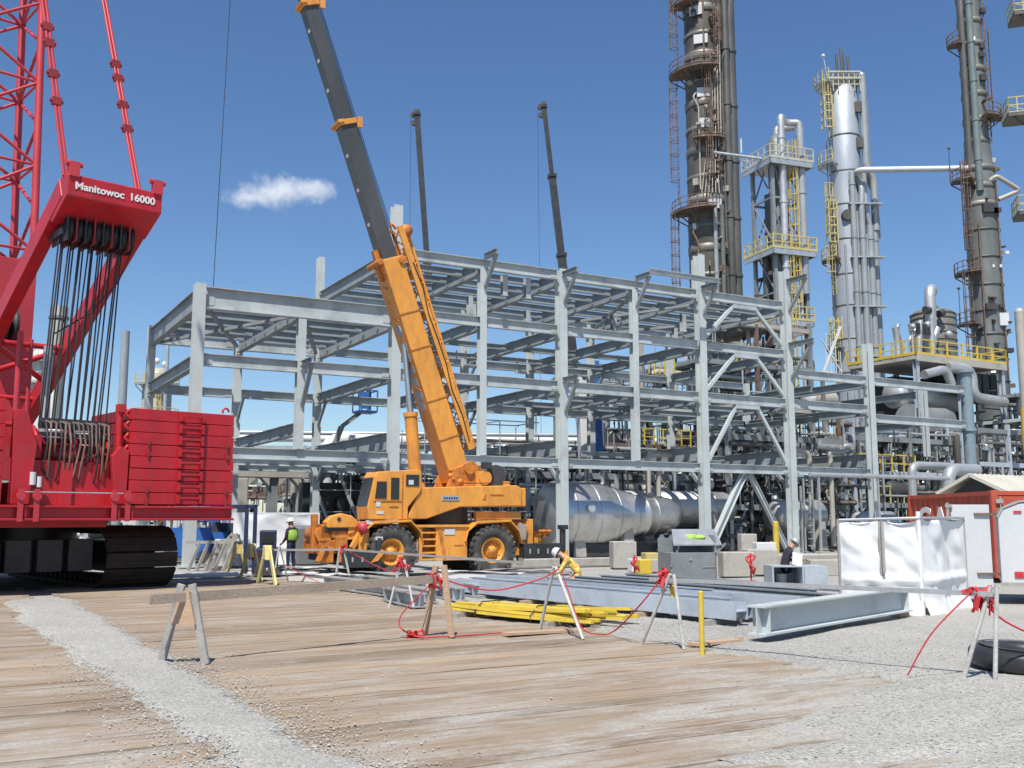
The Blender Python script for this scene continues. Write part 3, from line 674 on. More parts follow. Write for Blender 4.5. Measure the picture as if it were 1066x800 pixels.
# lacing between mast legs
def onleg(x, t): p = HD+(FT-HD)*t; return V((x, p.y, p.z))
for a, b in ((.56, .56), (.80, .80), (.56, .72), (.72, .56), (.93, .93)):
    rp('mast_lacing', red, lambda m: m.tube([onleg(XL, a), onleg(XR, b)], .085, 10))
rp('mast_strut', pink, lambda m: m.tube([onleg(XR, .44)+V((0,0,.5)), onleg(XR, .44)], .06, 8))
rp('backhitch', pink, lambda m: (m.tube([(-4.0, 5.2, 2.1), (-4.1, 5.0, 7.0)], .09, 8), m.tube([(-3.75, 5.2, 2.1), (-3.8, 5.0, 6.8)], .06, 8), [m.tube([(-4.02, 5.2, z), (-3.76, 5.2, z)], .03, 6) for z in (3.5, 4.4, 5.3, 6.2)]))
rp('exhaust_stack', silver, lambda m: m.cyl((-3.45, 4.6, 3.5), (-3.45, 4.6, 6.6), .13))
# pendant bars to the boom tip
for x, y0, dp in ((XL-.1, .05, V((-.115, .166, 1))), (XR-.27, .3, V((-.095, .30, 1)))):
    dp = dp.normalized(); p0 = V((x, y0, 10.12))
    o = rp('pendant_bar', pink, lambda m: (m.tube([p0+V((.045,0,0)), p0+dp*16+V((.045,0,0))], .042, 8), m.tube([p0-V((.045,0,0)), p0+dp*16-V((.045,0,0))], .042, 8)))
    for t in (2.0, 2.75, 3.6, 4.05) if y0 < .5 else (2.1, 3.1, 3.95, 4.4):
        q = p0+dp*t; rp('pendant_pin', reddark, lambda m: (m.bx(q.x-.11, q.x+.11, q.y-.07, q.y+.07, q.z-.1, q.z+.1), m.cyl((q.x-.16, q.y, q.z), (q.x+.16, q.y, q.z), .05)), o)
# lattice boom
bdir = V((0, .10, 1)).normalized()
def chord(x, y, z): return V((x, 9.7+y+z*.09, z))
bx0, bx1 = -4.55, -2.27
for x in (bx0, bx1):
    for y in (0, 2.3): rp('boom_chord', pink, lambda m: m.tube([chord(x, y, 10.6), chord(x, y, 32)], .13, 10))
def lace(m, A, B):
    z = 10.8; k = 0
    while z < 30:
        a = chord(*(A if k % 2 else B), z); b = chord(*(B if k % 2 else A), z+1.55); m.tube([a, b], .06, 6)
        if k % 2 == 0: m.tube([chord(*A, z), chord(*B, z)], .05, 6)
        z += 1.55; k += 1
for A, B in (((bx1, 0), (bx1, 2.3)), ((bx0, 0), (bx1, 0)), ((bx0, 2.3), (bx1, 2.3)), ((bx0, 0), (bx0, 2.3))):
    rp('boom_lacing', pink, lambda m: lace(m, A, B))
def butt(m):
    for x in (bx0, bx1):
        P = [chord(x, -.1, 10.6), chord(x, 2.4, 10.6), chord(x, 1.6, 3.0), chord(x, .9, 2.6)]
        m.add(P+[p+V((.12, 0, 0)) for p in P], [(0,1,2,3),(7,6,5,4),(0,4,5,1),(1,5,6,2),(2,6,7,3),(3,7,4,0)])
    P = [chord(bx0, -.15, 10.4), chord(bx1+.1, -.15, 10.4), chord(bx1+.1, .7, 3), chord(bx0, .7, 3)]
    m.add(P+[p+V((0, .1, 0)) for p in P], [(3,2,1,0),(4,5,6,7),(0,1,5,4),(1,2,6,5),(2,3,7,6),(3,0,4,7)])
rp('boom_butt', pink, butt, bevel=.02)
rp('boom_sheave', mesh_d, lambda m: [m.lathe([(.1, 0), (.62, 0), (.55, .05), (.62, .1), (.1, .1)], (x, 10.0, 8.0), (1, 0, 0), 24) for x in (-3.6, -3.3, -3.0)])
# crawlers
def crawler(xa, xb):
    o = rp('crawler_frame', mesh_d, lambda m: m.bx(xa+.35, xb-.35, 1.6, 9.0, .4, 1.15))
    r = .74; y0, y1 = 1.75, 8.9; zc = .78; P = 2*(y1-y0)+2*math.pi*r; n = 46
    for k in range(n):
        t = k*P/n
        if t < y1-y0: p = (y0+t, zc+r); a = 0
        elif t < y1-y0+math.pi*r: th = (t-(y1-y0))/r; p = (y1+r*math.sin(th), zc+r*math.cos(th)); a = -th
        elif t < 2*(y1-y0)+math.pi*r: q = t-(y1-y0)-math.pi*r; p = (y1-q, zc-r); a = math.pi
        else: th = (t-2*(y1-y0)-math.pi*r)/r; p = (y0-r*math.sin(th), zc-r*math.cos(th)); a = math.pi-th
        M = Mx.Translation(V((0, p[0], p[1]))) @ Mx.Rotation(a, 4, 'X')
        mb = MB(M); mb.bx(xa, xb, -.185, .185, -.06, .035); mb.bx(xa+.08, xb-.08, -.12, -.02, .03, .06); mb.bx(xa+.4, xb-.4, -.1, .1, -.16, -.05)
        mb.build('track_shoe', trackm, o, bevel=.012)
    rp('idler_wheel', mesh_d, lambda m: [m.lathe([(.2, 0), (.62, 0), (.62, .5), (.2, .5)], ((xa+xb)/2-.25, y, zc), (1, 0, 0), 28) for y in (y0, y1)], o)
crawler(-2.85, -1.0); crawler(-7.2, -5.35)
rp('carbody', blackp, lambda m: (m.bx(-5.6, -2.8, 2.6, 6.2, .55, 1.15), m.bx(-5.3, -2.9, 1.9, 2.6, .5, 1.2)))
rp('carbody_box', mesh_d, lambda m: [m.bx(-5.1+k*.75, -4.5+k*.75, .95+.6, 1.9, .45, 1.25) for k in range(3)], bevel=.02)
# ------------------------------------------------------------------ orange rough-terrain crane
CO = V((-3.53, 30.2, 0)); CY = R(28.2)
oc = thing('mobile_crane', 'orange rough-terrain mobile crane with dark telescopic boom raised', 'mobile crane', tuple(CO), CY)
def cp(name, mat, fn, parent=None, bevel=0): return part(name, mat, parent or oc, fn, bevel=bevel)
def wheel(x, y0, y1, out):
    yc = (y0+y1)/2; s = -1 if out < 0 else 1; face = y0 if s < 0 else y1
    o = cp('wheel', orange, lambda m: (m.lathe([(.0, .02), (.12, .02), (.13, .05), (.16, .12), (.22, .13), (.24, .2), (.30, .16), (.33, .05), (.40, .0), (.42, .03), (.42, .3)][::1], (x, face+.06*-s, .785), (0, -s, 0), 36)))
    cp('wheel_nuts', orange_d, lambda m: [m.cyl((x+.19*math.cos(k*.628), face-.065*s, .785+.19*math.sin(k*.628)), (x+.19*math.cos(k*.628), face-.10*s, .785+.19*math.sin(k*.628)), .02, n=6) for k in range(10)], o)
    cp('wheel_dish', mesh_d, lambda m: m.lathe([(.02, .3), (.39, .3), (.39, .34), (.02, .34)], (x, face, .785), (0, -s, 0), 28), o)
    def ty(m):
        h = (y1-y0)/2
        m.lathe([(.42, -h*.8), (.50, -h*.98), (.62, -h), (.71, -h*.92), (.755, -h*.7), (.76, 0), (.755, h*.7), (.71, h*.92), (.62, h), (.50, h*.98), (.42, h*.8), (.42, 0), (.42, -h*.8)], (x, yc, .785), (0, 1, 0), 48, caps=False)
        for k in range(24):
            for sd in (-1, 1):
                th = 2*math.pi*(k+(.5 if sd > 0 else 0))/24
                M = Mx.Translation(V((x, yc, .785))) @ Mx.Rotation(th, 4, 'Y') @ Mx.Translation(V((0, sd*h*.52, .765)))
                m.M = M @ Mx.Rotation(R(28*sd), 4, 'Z'); m.bx(-.045, .045, -h*.52, h*.5, -.04, .028)
                m.M = Mx.Translation(V((x, yc, .785))) @ Mx.Rotation(th, 4, 'Y'); m.bx(-.05, .05, sd*h*.86-.03, sd*h*.86+.03, .64, .765); m.M = None
    cp('tyre', rubber, ty, o)
for x in (0, 3.38): wheel(x, 0.0, .52, -1); wheel(x, 2.0, 2.52, 1)
cp('chassis', mesh_d, lambda m: (m.bx(-2.0, 4.6, .75, 1.8, .55, 1.2), m.bx(-.3, .3, .4, 2.1, .6, .95), m.bx(3.1, 3.7, .4, 2.1, .6, .95)))
cp('deck', orange, lambda m: (m.bx(.78, 2.55, .05, 2.45, 1.5, 1.58), m.bx(-.9, .8, .6, 1.9, 1.5, 1.6), m.bx(2.5, 4.5, .6, 1.9, 1.5, 1.6)), bevel=.01)
cp('turntable', mesh_d, lambda m: m.cyl((2.1, 1.25, 1.58), (2.1, 1.25, 2.12), .85, n=36))
# side tank and steps
sp = cp('side_tank', orange, lambda m: (m.bx(1.45, 2.5, .1, .6, .5, 1.5), m.bx(.9, 1.0, .1, .6, .5, 1.5), m.bx(1.0, 1.45, .45, .6, .5, 1.5)), bevel=.015)
cp('step', orange, lambda m: [m.bx(1.0, 1.45, .1, .4, z, z+.05) for z in (.52, .72, .92, 1.12, 1.32)], sp)
cp('tank_rib', orange_d, lambda m: (m.bar((1.55, .085, 1.45), (1.75, .085, .52), .03, .1), m.bx(2.05, 2.35, .085, .1, .95, .975)), sp)
cp('data_plate', offwhite, lambda m: m.bx(1.72, 2.06, .08, .098, 1.28, 1.46), sp)
def fender(xc):
    def f(m):
        pts = [(-.98, 1.05), (-.88, 1.38), (-.6, 1.60), (.6, 1.66), (.88, 1.38), (1.0, .98)]
        for a, b in zip(pts, pts[1:]):
            q = [(xc+a[0], a[1]), (xc+b[0], b[1]), (xc+b[0], b[1]+.05), (xc+a[0], a[1]+.05)]
            m.prism(q, .0, .75); m.prism(q, 1.8, 2.5)
        m.prism([(xc-.6, 1.62), (xc+.6, 1.68), (xc+.6, 1.74), (xc-.6, 1.7)], -.02, .1)
    cp('fender', orange, f)
fender(0); fender(3.38)
cp('wheel_well', mesh_d, lambda m: (m.bx(-.8, .8, .75, .8, .7, 1.6), m.bx(2.6, 4.2, .75, .8, .7, 1.6)))
cp('mud_flap', greyplank, lambda m: (m.bx(4.42, 4.46, .05, .5, .3, .75), m.prism([(.68, .45), (.88, .45), (.84, 1.15)], .1, .14)))
# outriggers
cp('outrigger_box', blackp, lambda m: (m.bx(-1.55, -.9, -.1, 2.6, .42, .82), m.bx(-1.5, -.45, -.12, .02, .36, .80)), bevel=.012)
cp('outrigger_box', blackp, lambda m: m.bx(4.42, 5.95, -.05, .35, .52, .98), bevel=.012)
cp('outrigger_slots', greyplank, lambda m: ([m.bx(x, x+.05, -.135, -.122, .52, .66) for x in (-1.3, -1.0)], [m.bx(x, x+.05, -.065, -.052, .66, .82) for x in (4.6, 4.9, 5.25)]))
cp('outrigger_jack', blackp, lambda m: (m.cyl((5.95, .15, .3), (5.95, .15, 1.5), .1), m.bx(5.85, 6.08, .0, .3, 1.42, 1.56), m.cyl((-.45, -.05, .25), (-.45, -.05, 1.2), .085)))
cp('outrigger_foot', greyplank, lambda m: (m.cyl((5.95, .15, .0), (5.95, .15, .08), .3), m.cyl((-.45, -.05, 0), (-.45, -.05, .07), .26), m.cyl((5.95, .15, .08), (5.95, .15, .32), .05), m.cyl((-.45, -.05, .07), (-.45, -.05, .3), .05)))
cp('warning_tip', orange, lambda m: (m.prism([(5.78, .55), (6.02, .55), (6.02, .82)], -.075, -.052), m.prism([(-.72, .5), (-.5, .55), (-.28, .82), (-.4, .88)], -.16, -.135)))
# rear carrier structure
cp('rear_frame', orange, lambda m: (m.bx(3.9, 4.75, .5, 2.0, 1.1, 1.65), m.bx(4.75, 5.0, .4, 2.1, .95, 1.75), m.bx(2.9, 4.5, .3, .5, 1.74, 1.98), m.prism([(4.35, .6), (4.6, .6), (4.75, 1.5), (4.45, 1.65)], .3, .5), m.bx(4.9, 5.6, .7, 1.7, .98, 1.2), m.bx(5.1, 5.25, .5, .7, .98, 1.3)), bevel=.015)
cp('rear_equipment', orange_d, lambda m: ([m.bx(5.0+.2*k, 5.12+.2*k, .6, 1.5, 1.2, 1.32+.1*(k % 2)) for k in range(4)], m.cyl((4.8, .5, 1.35), (5.7, .5, 1.35), .06)))
cp('rear_lamp', greyplank, lambda m: m.bx(4.4, 4.65, .25, .45, 1.1, 1.6))
cp('hand_winch', blackp, lambda m: (m.cyl((5.1, .4, 1.48), (5.1, 1.4, 1.48), .11), m.bx(5.0, 5.8, .9, 1.1, 1.4, 1.46)))
# front carrier equipment, hook block
cp('front_frame', orange_d, lambda m: (m.bx(-2.15, -1.4, .3, 1.9, .75, 1.15), m.bx(-2.1, -1.75, .15, .6, .5, .95), m.bx(-1.7, -1.35, .1, .7, .85, 1.25), m.bx(-2.3, -2.12, .5, .7, .8, 1.9), m.prism([(-2.3, .55), (-2.15, .55), (-1.95, 1.0), (-2.1, 1.0)], .05, .2), m.prism([(-1.6, .5), (-1.45, .5), (-1.35, 1.0), (-1.5, 1.0)], .05, .2)), bevel=.02)
cp('front_winch', orange_d, lambda m: (m.cyl((-2.0, .3, 1.3), (-2.0, 1.5, 1.3), .24, n=20), m.bx(-2.1, -1.3, .3, .9, 1.2, 1.6)), bevel=.01)
cp('front_strut', orange, lambda m: (m.bar((-1.2, .2, .9), (-.75, .3, 1.62), .12, .16), m.bx(-1.3, -.85, .3, 1.9, 1.15, 1.55), m.bx(-1.0, -.7, .1, .4, .85, 1.5)), bevel=.015)
def hook(m):
    m.prism([(-1.95, 1.5), (-1.05, 1.5), (-1.0, 1.67), (-1.2, 1.85), (-1.5, 1.92), (-1.8, 1.85), (-2.0, 1.67)], .2, .55)
    m.prism([(-1.3, 1.3), (-1.1, 1.35), (-1.02, 1.75), (-1.25, 1.7)], .25, .5)
hb = cp('hook_block', orange, hook, bevel=.03)
cp('hook_sheave', mesh_d, lambda m: (m.bx(-2.0, -1.3, .28, .46, 1.4, 1.56), m.cyl((-1.6, .18, 1.75), (-1.6, .57, 1.75), .06)), hb)
cp('hose_reel', pink, lambda m: m.lathe([(.05, 0), (.14, 0), (.14, .3), (.05, .3)], (-.85, .1, 1.35), (-.3, 0, .9), 14))
cp('work_light', offwhite, lambda m: (m.bx(-.55, -.35, -.1, .05, 1.14, 1.24), m.bx(-.78, -.6, .1, .2, 1.6, 1.72)))
# superstructure
cp('superstructure', orange, lambda m: m.prism([(.48, 1.74), (1.15, 1.76), (2.25, 2.12), (4.42, 2.16), (4.44, 2.72), (4.25, 2.82), (2.4, 2.76), (.94, 2.70)], .12, 2.4), bevel=.03)
cp('counterweight', orange, lambda m: m.bx(3.75, 4.62, .18, 2.34, 2.14, 2.74), bevel=.04)
cp('maker_plate', decal, lambda m: m.bx(1.62, 2.22, .098, .117, 2.32, 2.46))
cp('maker_plate_bars', blackp, lambda m: [m.bx(1.68+.085*k, 1.735+.085*k, .092, .0975, 2.355, 2.425) for k in range(6)])
cp('side_vent', orange_d, lambda m: (m.bx(3.3, 3.75, .10, .119, 2.5, 2.53), m.prism([(3.02, 2.36), (3.12, 2.52), (3.16, 2.52), (3.14, 2.36)], .10, .119)))
cp('deck_rail', ropem, lambda m: m.tube([(2.4, .3, 2.86), (4.3, .3, 2.9)], .015, 6))
# cab
cab = cp('cab', orange, lambda m: m.prism([(-.74, 1.74), (.50, 1.74), (.50, 2.1), (.93, 2.6), (.93, 3.18), (.80, 3.24), (-.48, 3.15), (-.57, 3.02), (-.78, 2.1)], .06, 1.05), bevel=.025)
cp('window', glass, lambda m: m.prism([(-.56, 2.36), (-.2, 2.36), (-.2, 2.86), (-.5, 2.86)], .04, .056), cab)
cp('window', glass, lambda m: m.prism([(-.06, 2.34), (.2, 2.34), (.2, 2.98), (-.06, 2.98)], .04, .056), cab)
cp('window', glass, lambda m: m.prism([(.42, 2.74), (.84, 2.74), (.84, 3.08), (.42, 3.08)], .04, .056), cab)
cp('windscreen', glass, lambda m: m.add([(-.79, .14, 2.14), (-.79, .97, 2.14), (-.595, .97, 2.98), (-.595, .14, 2.98)], [(0,1,2,3)]), cab)
cp('window_frame', orange_d, lambda m: (m.bx(-.6, .28, .035, .055, 2.28, 2.30), m.bx(.30, .32, .035, .055, 1.8, 3.1), m.bx(-.1, .18, .035, .055, 2.12, 2.135)), cab)
cp('cab_sticker', offwhite, lambda m: (m.bx(-.52, -.38, .045, .057, 2.12, 2.28), m.bx(-.5, -.28, .045, .057, 1.9, 1.99)), cab)
cp('cab_seat', offwhite, lambda m: m.bx(.5, .66, .033, .039, 2.78, 2.92), cab)
# boom
BD = V((-.335, 0, .942)).normalized(); BP = V((2.14, 1.1, 4.2))
BN = V((.942, 0, .335)).normalized()
def bz(z): return BP+BD*((z-4.2)/BD.z)
def boxsec(m, z0, z1, h, wd): m.bar(bz(z0), bz(z1), wd, h, up=tuple(BN))
b0 = cp('boom_base', orange, lambda m: boxsec(m, 3.0, 9.9, .70, .88), bevel=.03)
def onface(z, off): return bz(z)-BN*(.35+off)
def ribs(m):
    for z in (6.0, 8.15, 8.65, 9.1, 9.5):
        a = bz(z)-BN*.362; m.bar(a+V((0, -.42, -.16)), a+V((0, .42, .16)), .04, .03, up=tuple(BN))
    m.bar(bz(9.9)-BD*.12-BN*.42, bz(9.9)-BD*.12+BN*.44, 1.0, .2, up=(0,1,0)); m.cyl(bz(9.85)-BN*.46+V((0,-.5,0)), bz(9.85)-BN*.46+V((0,.5,0)), .10)
    m.cyl(bz(9.75)+BN*.3+V((0,-.5,0)), bz(9.75)+BN*.3+V((0,-.3,0)), .14)
cp('boom_rib', orange_d, ribs, b0)
cp('side_band', orange_d, lambda m: [m.bar(bz(z)-BN*.36+V((0,-.452,0)), bz(z)+BN*.36+V((0,-.452,0)), .03, .02, up=(0,1,0)) for z in (4.3, 5.5, 7.1, 8.2)], b0)
def decals(m):
    c = onface(7.75, .006); 
    m.lathe([(0.001, 0), (.2, 0), (.2, .008), (.001, .008)], c+BN*.005, -BN, 24)
    for z, k in ((7.25, .34), (6.92, .30), (6.55, .36), (6.15, .30), (5.75, .36), (5.42, .26)):
        a = onface(z, .006); m.bar(a-BD*.13, a+BD*.13, k*1.25, .012, up=tuple(BN)); m.bar(a+V((0,.08,0))-BD*.17, a+V((0,.08,0))+BD*.17, .2, .013, up=tuple(BN))
cp('decal', decal, decals, b0)
prev = 9.9
for z1, h, wd in ((14.15, .52, .54), (17.8, .46, .47), (26.5, .40, .41)):
    o = cp('boom_section', boomblk, lambda m: (boxsec(m, prev-.3, z1, h, wd), m.bar(bz(prev)+BN*(h/2+.02), bz(z1)+BN*(h/2+.02), .1, .06, up=tuple(BN))), bevel=.03)
    cp('boom_collar', orange, lambda m: (boxsec(m, z1-.12, z1+.04, h+.1, wd+.12), m.bar(bz(z1)-BN*(h/2+.1), bz(z1)-BN*(h/2-.1), wd+.2, .1, up=tuple(BD)), m.bx(*[q for q in (bz(z1).x+.3, bz(z1).x+.45, .7, .8, z1-.2, z1+.15)])), o, bevel=.01)
    for t in (.2, .45, .7):
        c = bz(prev+(z1-prev)*t+.3)-BN*(h/2+.004)
        cp('boom_mark', whiteletter, lambda m: m.bar(c-BD*.05, c+BD*.05, .16, .01, up=tuple(BN)), o)
    prev = z1
for k in range(3):
    off = .12*k-.12
    cp('boom_rope', ropem, lambda m: m.tube([bz(3.6)+BN*(.46)+V((0, off, 0)), bz(26)+BN*.30+V((0, off*.6, 0))], .011, 6))
# swing-away lattice jib
def jib(m):
    A = [bz(3.75)+BN*.62+V((0, -.42, 0)), bz(3.75)+BN*.62+V((0, .2, 0)), bz(3.75)+BN*.92+V((0, -.1, 0))]
    B = [bz(10.75)+BN*.56+V((0, -.42, 0)), bz(10.75)+BN*.56+V((0, .2, 0)), bz(10.55)+BN*.92+V((0, -.1, 0))]
    for a, b in zip(A, B): m.tube([a, b], .055, 8)
    n = 22
    for i in range(n):
        t0, t1 = i/n, (i+1)/n
        for p, q in ((0, 2), (1, 2), (0, 1)):
            if i % 2: p, q = q, p
            m.tube([A[p].lerp(B[p], t0), A[q].lerp(B[q], t1)], .024, 5)
    m.bar(A[0]+V((0,-.03,0)), B[0]+V((0,-.03,0)), .06, .2, up=tuple(BN))
jb = cp('fly_jib', orange, jib)
cp('jib_sheave', orange_d, lambda m: (m.lathe([(.04, 0), (.2, 0), (.16, .05), (.2, .1), (.04, .1)], bz(10.6)+BN*.82+V((0, -.3, 0)), (0, 1, 0), 20), m.tube([bz(10.75)+BN*.62, bz(10.95)+BN*.5, bz(10.7)+BN*.35], .05, 6)), jb)
cp('jib_bracket', orange, lambda m: [m.bar(bz(z)+BN*.4, bz(z)+BN*.8, .3, .14, up=(0,1,0)) for z in (4.4, 6.2, 8.0, 9.3)], jb)
cp('jib_cable', ropem, lambda m: m.tube([bz(4+.8*i)+BN*(.62+.05*math.sin(i*2.3))+V((0,-.5,0)) for i in range(8)], .02, 5), jb)
# lift cylinder
lc = cp('lift_cylinder', orange, lambda m: (m.cyl((1.2, 1.1, 2.7), (.97, 1.1, 5.0), .2, n=20), m.cyl((.975, 1.1, 4.95), (.965, 1.1, 5.08), .23, n=20), m.cyl((1.2, .8, 2.75), (1.2, 1.4, 2.75), .16)))
cp('cylinder_rod', chrome, lambda m: m.cyl((.97, 1.1, 5.0), (.74, 1.1, 7.25), .1, n=16), lc)
# boom foot and winches
cp('boom_foot', orange_d, lambda m: (m.prism([(2.0, 2.75), (3.0, 2.78), (3.2, 3.35), (2.9, 3.6), (2.2, 3.3)], .55, .68), m.prism([(2.0, 2.75), (3.0, 2.78), (3.2, 3.35), (2.9, 3.6), (2.2, 3.3)], 1.5, 1.63), m.cyl((2.75, .45, 3.3), (2.75, 1.7, 3.3), .15)), bevel=.02)
cp('boom_foot_fitting', orange_d, lambda m: [m.ball((2.0+random.random()*1.0, .5+random.random()*.3, 2.85+random.random()*.5), random.uniform(.06, .13), 8, 6) for _ in range(12)])
cp('winch_drum', mesh_d, lambda m: (m.lathe([(.36, 0), (.36, .05), (.25, .06), (.25, .7), (.36, .71), (.36, .76)], (3.75, .6, 3.12), (0, 1, 0), 24), m.bx(3.25, 3.5, .4, .7, 3.35, 3.55)))
cp('winch_motor', orange, lambda m: (m.cyl((3.3, .45, 3.05), (3.3, 1.5, 3.05), .22, n=18), m.bx(3.0, 3.25, .5, 1.3, 2.78, 3.25), m.bx(4.0, 4.2, .5, 1.5, 2.8, 2.95)), bevel=.015)
# ------------------------------------------------------------------ towers
def ring_platform(t, z, r0, r1, a0, a1, mat, rmat, h=1.05, cx=0, cy=0):
    n = max(3, int((a1-a0)/R(15)))
    ang = [a0+(a1-a0)*i/n for i in range(n+1)]
    def deck(m):
        for p, q in zip(ang, ang[1:]):
            P = [(cx+r*math.cos(a), cy+r*math.sin(a)) for r, a in ((r0, p), (r1, p), (r1, q), (r0, q))]
            m.add([(x, y, z) for x, y in P]+[(x, y, z+.16) for x, y in P], [(3,2,1,0),(4,5,6,7),(0,1,5,4),(1,2,6,5),(2,3,7,6),(3,0,4,7)])
        for a in ang[::2]: m.bar((cx+r0*math.cos(a), cy+r0*math.sin(a), z-.9), (cx+r1*.97*math.cos(a), cy+r1*.97*math.sin(a), z), .1, .1)
    o = part('platform', mat, t, deck)
    def rail(m):
        for a in ang: m.bar((cx+r1*math.cos(a), cy+r1*math.sin(a), z+.16), (cx+r1*math.cos(a), cy+r1*math.sin(a), z+.16+h), .07, .07)
        for hh in (h*.5, h): m.tube([(cx+r1*math.cos(a), cy+r1*math.sin(a), z+.16+hh) for a in ang], .04, 5)
        m.tube([(cx+r1*math.cos(a), cy+r1*math.sin(a), z+.26) for a in ang], .06, 4)
    part('handrail', rmat, o, rail); return o
def ladder(t, x, y, z0, z1, ang, mat, cage=True):
    c, s_ = math.cos(ang), math.sin(ang); tx, ty = -s_, c
    def f(m):
        for k in (-.25, .25): m.bar((x+tx*k, y+ty*k, z0), (x+tx*k, y+ty*k, z1), .06, .06)
        z = z0
        while z < z1: m.bar((x-tx*.25, y-ty*.25, z), (x+tx*.25, y+ty*.25, z), .04, .04); z += .6
    o = part('ladder', mat, t, f)
    if cage:
        def cg(m):
            z = z0+2.2
            P = [(x+tx*.38*math.cos(q)+c*.75*math.sin(q), y+ty*.38*math.cos(q)+s_*.75*math.sin(q)) for q in [math.pi*i/6 for i in range(7)]]
            while z < z1: m.tube([(a, b, z) for a, b in P], .04, 4); z += 1.3
            for a, b in P[1:6]: m.bar((a, b, z0+2.2), (a, b, z1), .045, .045)
        part('ladder_cage', mat, o, cg)
    return o
def vpipe(t, x, y, z0, z1, r, mat, bands=0, name='pipe'):
    def f(m):
        m.cyl((x, y, z0), (x, y, z1), r, n=14)
        z = z0+3
        while z < z1-1: m.cyl((x, y, z), (x, y, z+.25), r*1.18, n=14); z += 5.5
    return part(name, mat, t, f)
VIEW = -math.pi/2            # towards the camera
# tall weathered column
def tower_a():
    p = W(738, 288, 92); t = thing('distillation_tower', 'tallest dark weathered distillation tower with rusty ring platforms', 'tower', (p.x, p.y, 0))
    r = 1.78
    part('shell', greyclad, t, lambda m: m.lathe([(r, 0), (r, 27), (r+.02, 27.1), (r-.02, 40), (r-.05, 58)], (0,0,0), n=40))
    for i in range(17):
        z = 21.5+i*2.35
        part('insulation_band', bandm if i % 3 else greyclad2, t, lambda m: m.lathe([(r+.03, 0), (r+.07, .03), (r+.07, .32 if i % 2 else .7), (r+.03, .35 if i % 2 else .73)], (0, 0, z), n=40))
    for z, a in ((30.2, .2), (38, -.15), (41.0, -.2), (49.2, -.5), (46.3, -.3)):
        a += VIEW; q = V((math.cos(a), math.sin(a), 0))
        part('bare_cladding_panel', offwhite, t, lambda m: m.bar(q*(r+.09)+V((0,0,z)), q*(r+.09)+V((0,0,z+.9)), 1.3, .06, up=tuple(q)))
    ring_platform(t, 30.0, r, r+1.5, R(165), R(275), rust, rust)
    ring_platform(t, 43.6, r, r+1.5, R(165), R(285), rust, rust)
    ladder(t, -r-1.0, -.4, 20, 30.5, R(180), rust); ladder(t, -r-.8, -.8, 44, 58, R(180), rust)
    ladder(t, -.1, -r-.35, 31, 43.5, VIEW, rust)
    for x, y, rr, m_ in ((1.95, -.9, .38, darkpipe), (2.55, -.2, .52, darkpipe), (2.25, .3, .4, greyclad), (.35, -1.9, .2, lightpipe), (1.0, -1.8, .22, greyclad2)):
        vpipe(t, x, y, 10, 58 if x > 1.9 else 30.5, rr, m_)
    def nz(m):
        for z in (33, 34.4, 39.0, 42, 44.8, 47.3, 48.4):
            for k in range(5):
                a = VIEW+.35+random.uniform(-.25, .25); m.cyl((r*math.cos(a), r*math.sin(a), z+random.uniform(-.5, .5)), ((r+.5)*math.cos(a), (r+.5)*math.sin(a), z+random.uniform(-.7, .7)), random.uniform(.06, .2), n=7)
    part('nozzle_cluster', rust, t, nz)
    def brace(m):
        for k in range(6): m.bar((-.4+.22*k, -r-.15, 34.8), (-.9+.32*k, -r-.5, 31.5), .07, .07)
    part('bracket_fan', tanpipe, t, brace)
    part('small_bore_pipe', tanpipe, t, lambda m: [m.pipe([(.3+.25*k, -r-.2-.05*k, 34+k), (.35+.25*k, -r-.25-.05*k, 41+k), (.6+.2*k, -r-.1, 44+k)], .07, 6) for k in range(4)])
    for k in range(26):
        a = VIEW+random.uniform(-.9, 1.0); z = random.uniform(21, 54); c_, s_ = math.cos(a), math.sin(a)
        part('tower_fitting', random.choice((rust, mesh_d, galv, tanpipe)), t, lambda m: m.bar((r*c_, r*s_, z), ((r+.5)*c_, (r+.5)*s_, z+random.uniform(-.2, .2)), random.uniform(.12, .5), random.uniform(.15, .7)))
    for x0, z0, z1 in ((-1.2, 20, 29), (-.9, 32, 42), (.9, 33, 50), (1.5, 22, 47), (-.3, 45, 56)):
        y0 = -math.sqrt(max(0, r*r-x0*x0))-.22; part('conduit', random.choice((rust, tanpipe, darkpipe)), t, lambda m: m.pipe([(x0, y0, z0), (x0, y0, z1-2), (x0+random.choice((-.5, .5)), y0, z1-1), (x0+.2, y0+.3, z1)], random.uniform(.06, .12), 6))
    ring_platform(t, 36.8, r, r+1.0, R(235), R(300), rust, rust, 1.0); ring_platform(t, 50.5, r, r+1.2, R(175), R(250), rust, rust)
    ladder(t, .9, -r-.3, 44, 56, VIEW, rust); ladder(t, -r-.9, -.4, 31, 43, R(185), rust)
    part('lightning_mark', offwhite, t, lambda m: m.bx(3.2, 3.34, -.5, -.3, 36, 37.4))
tower_a()
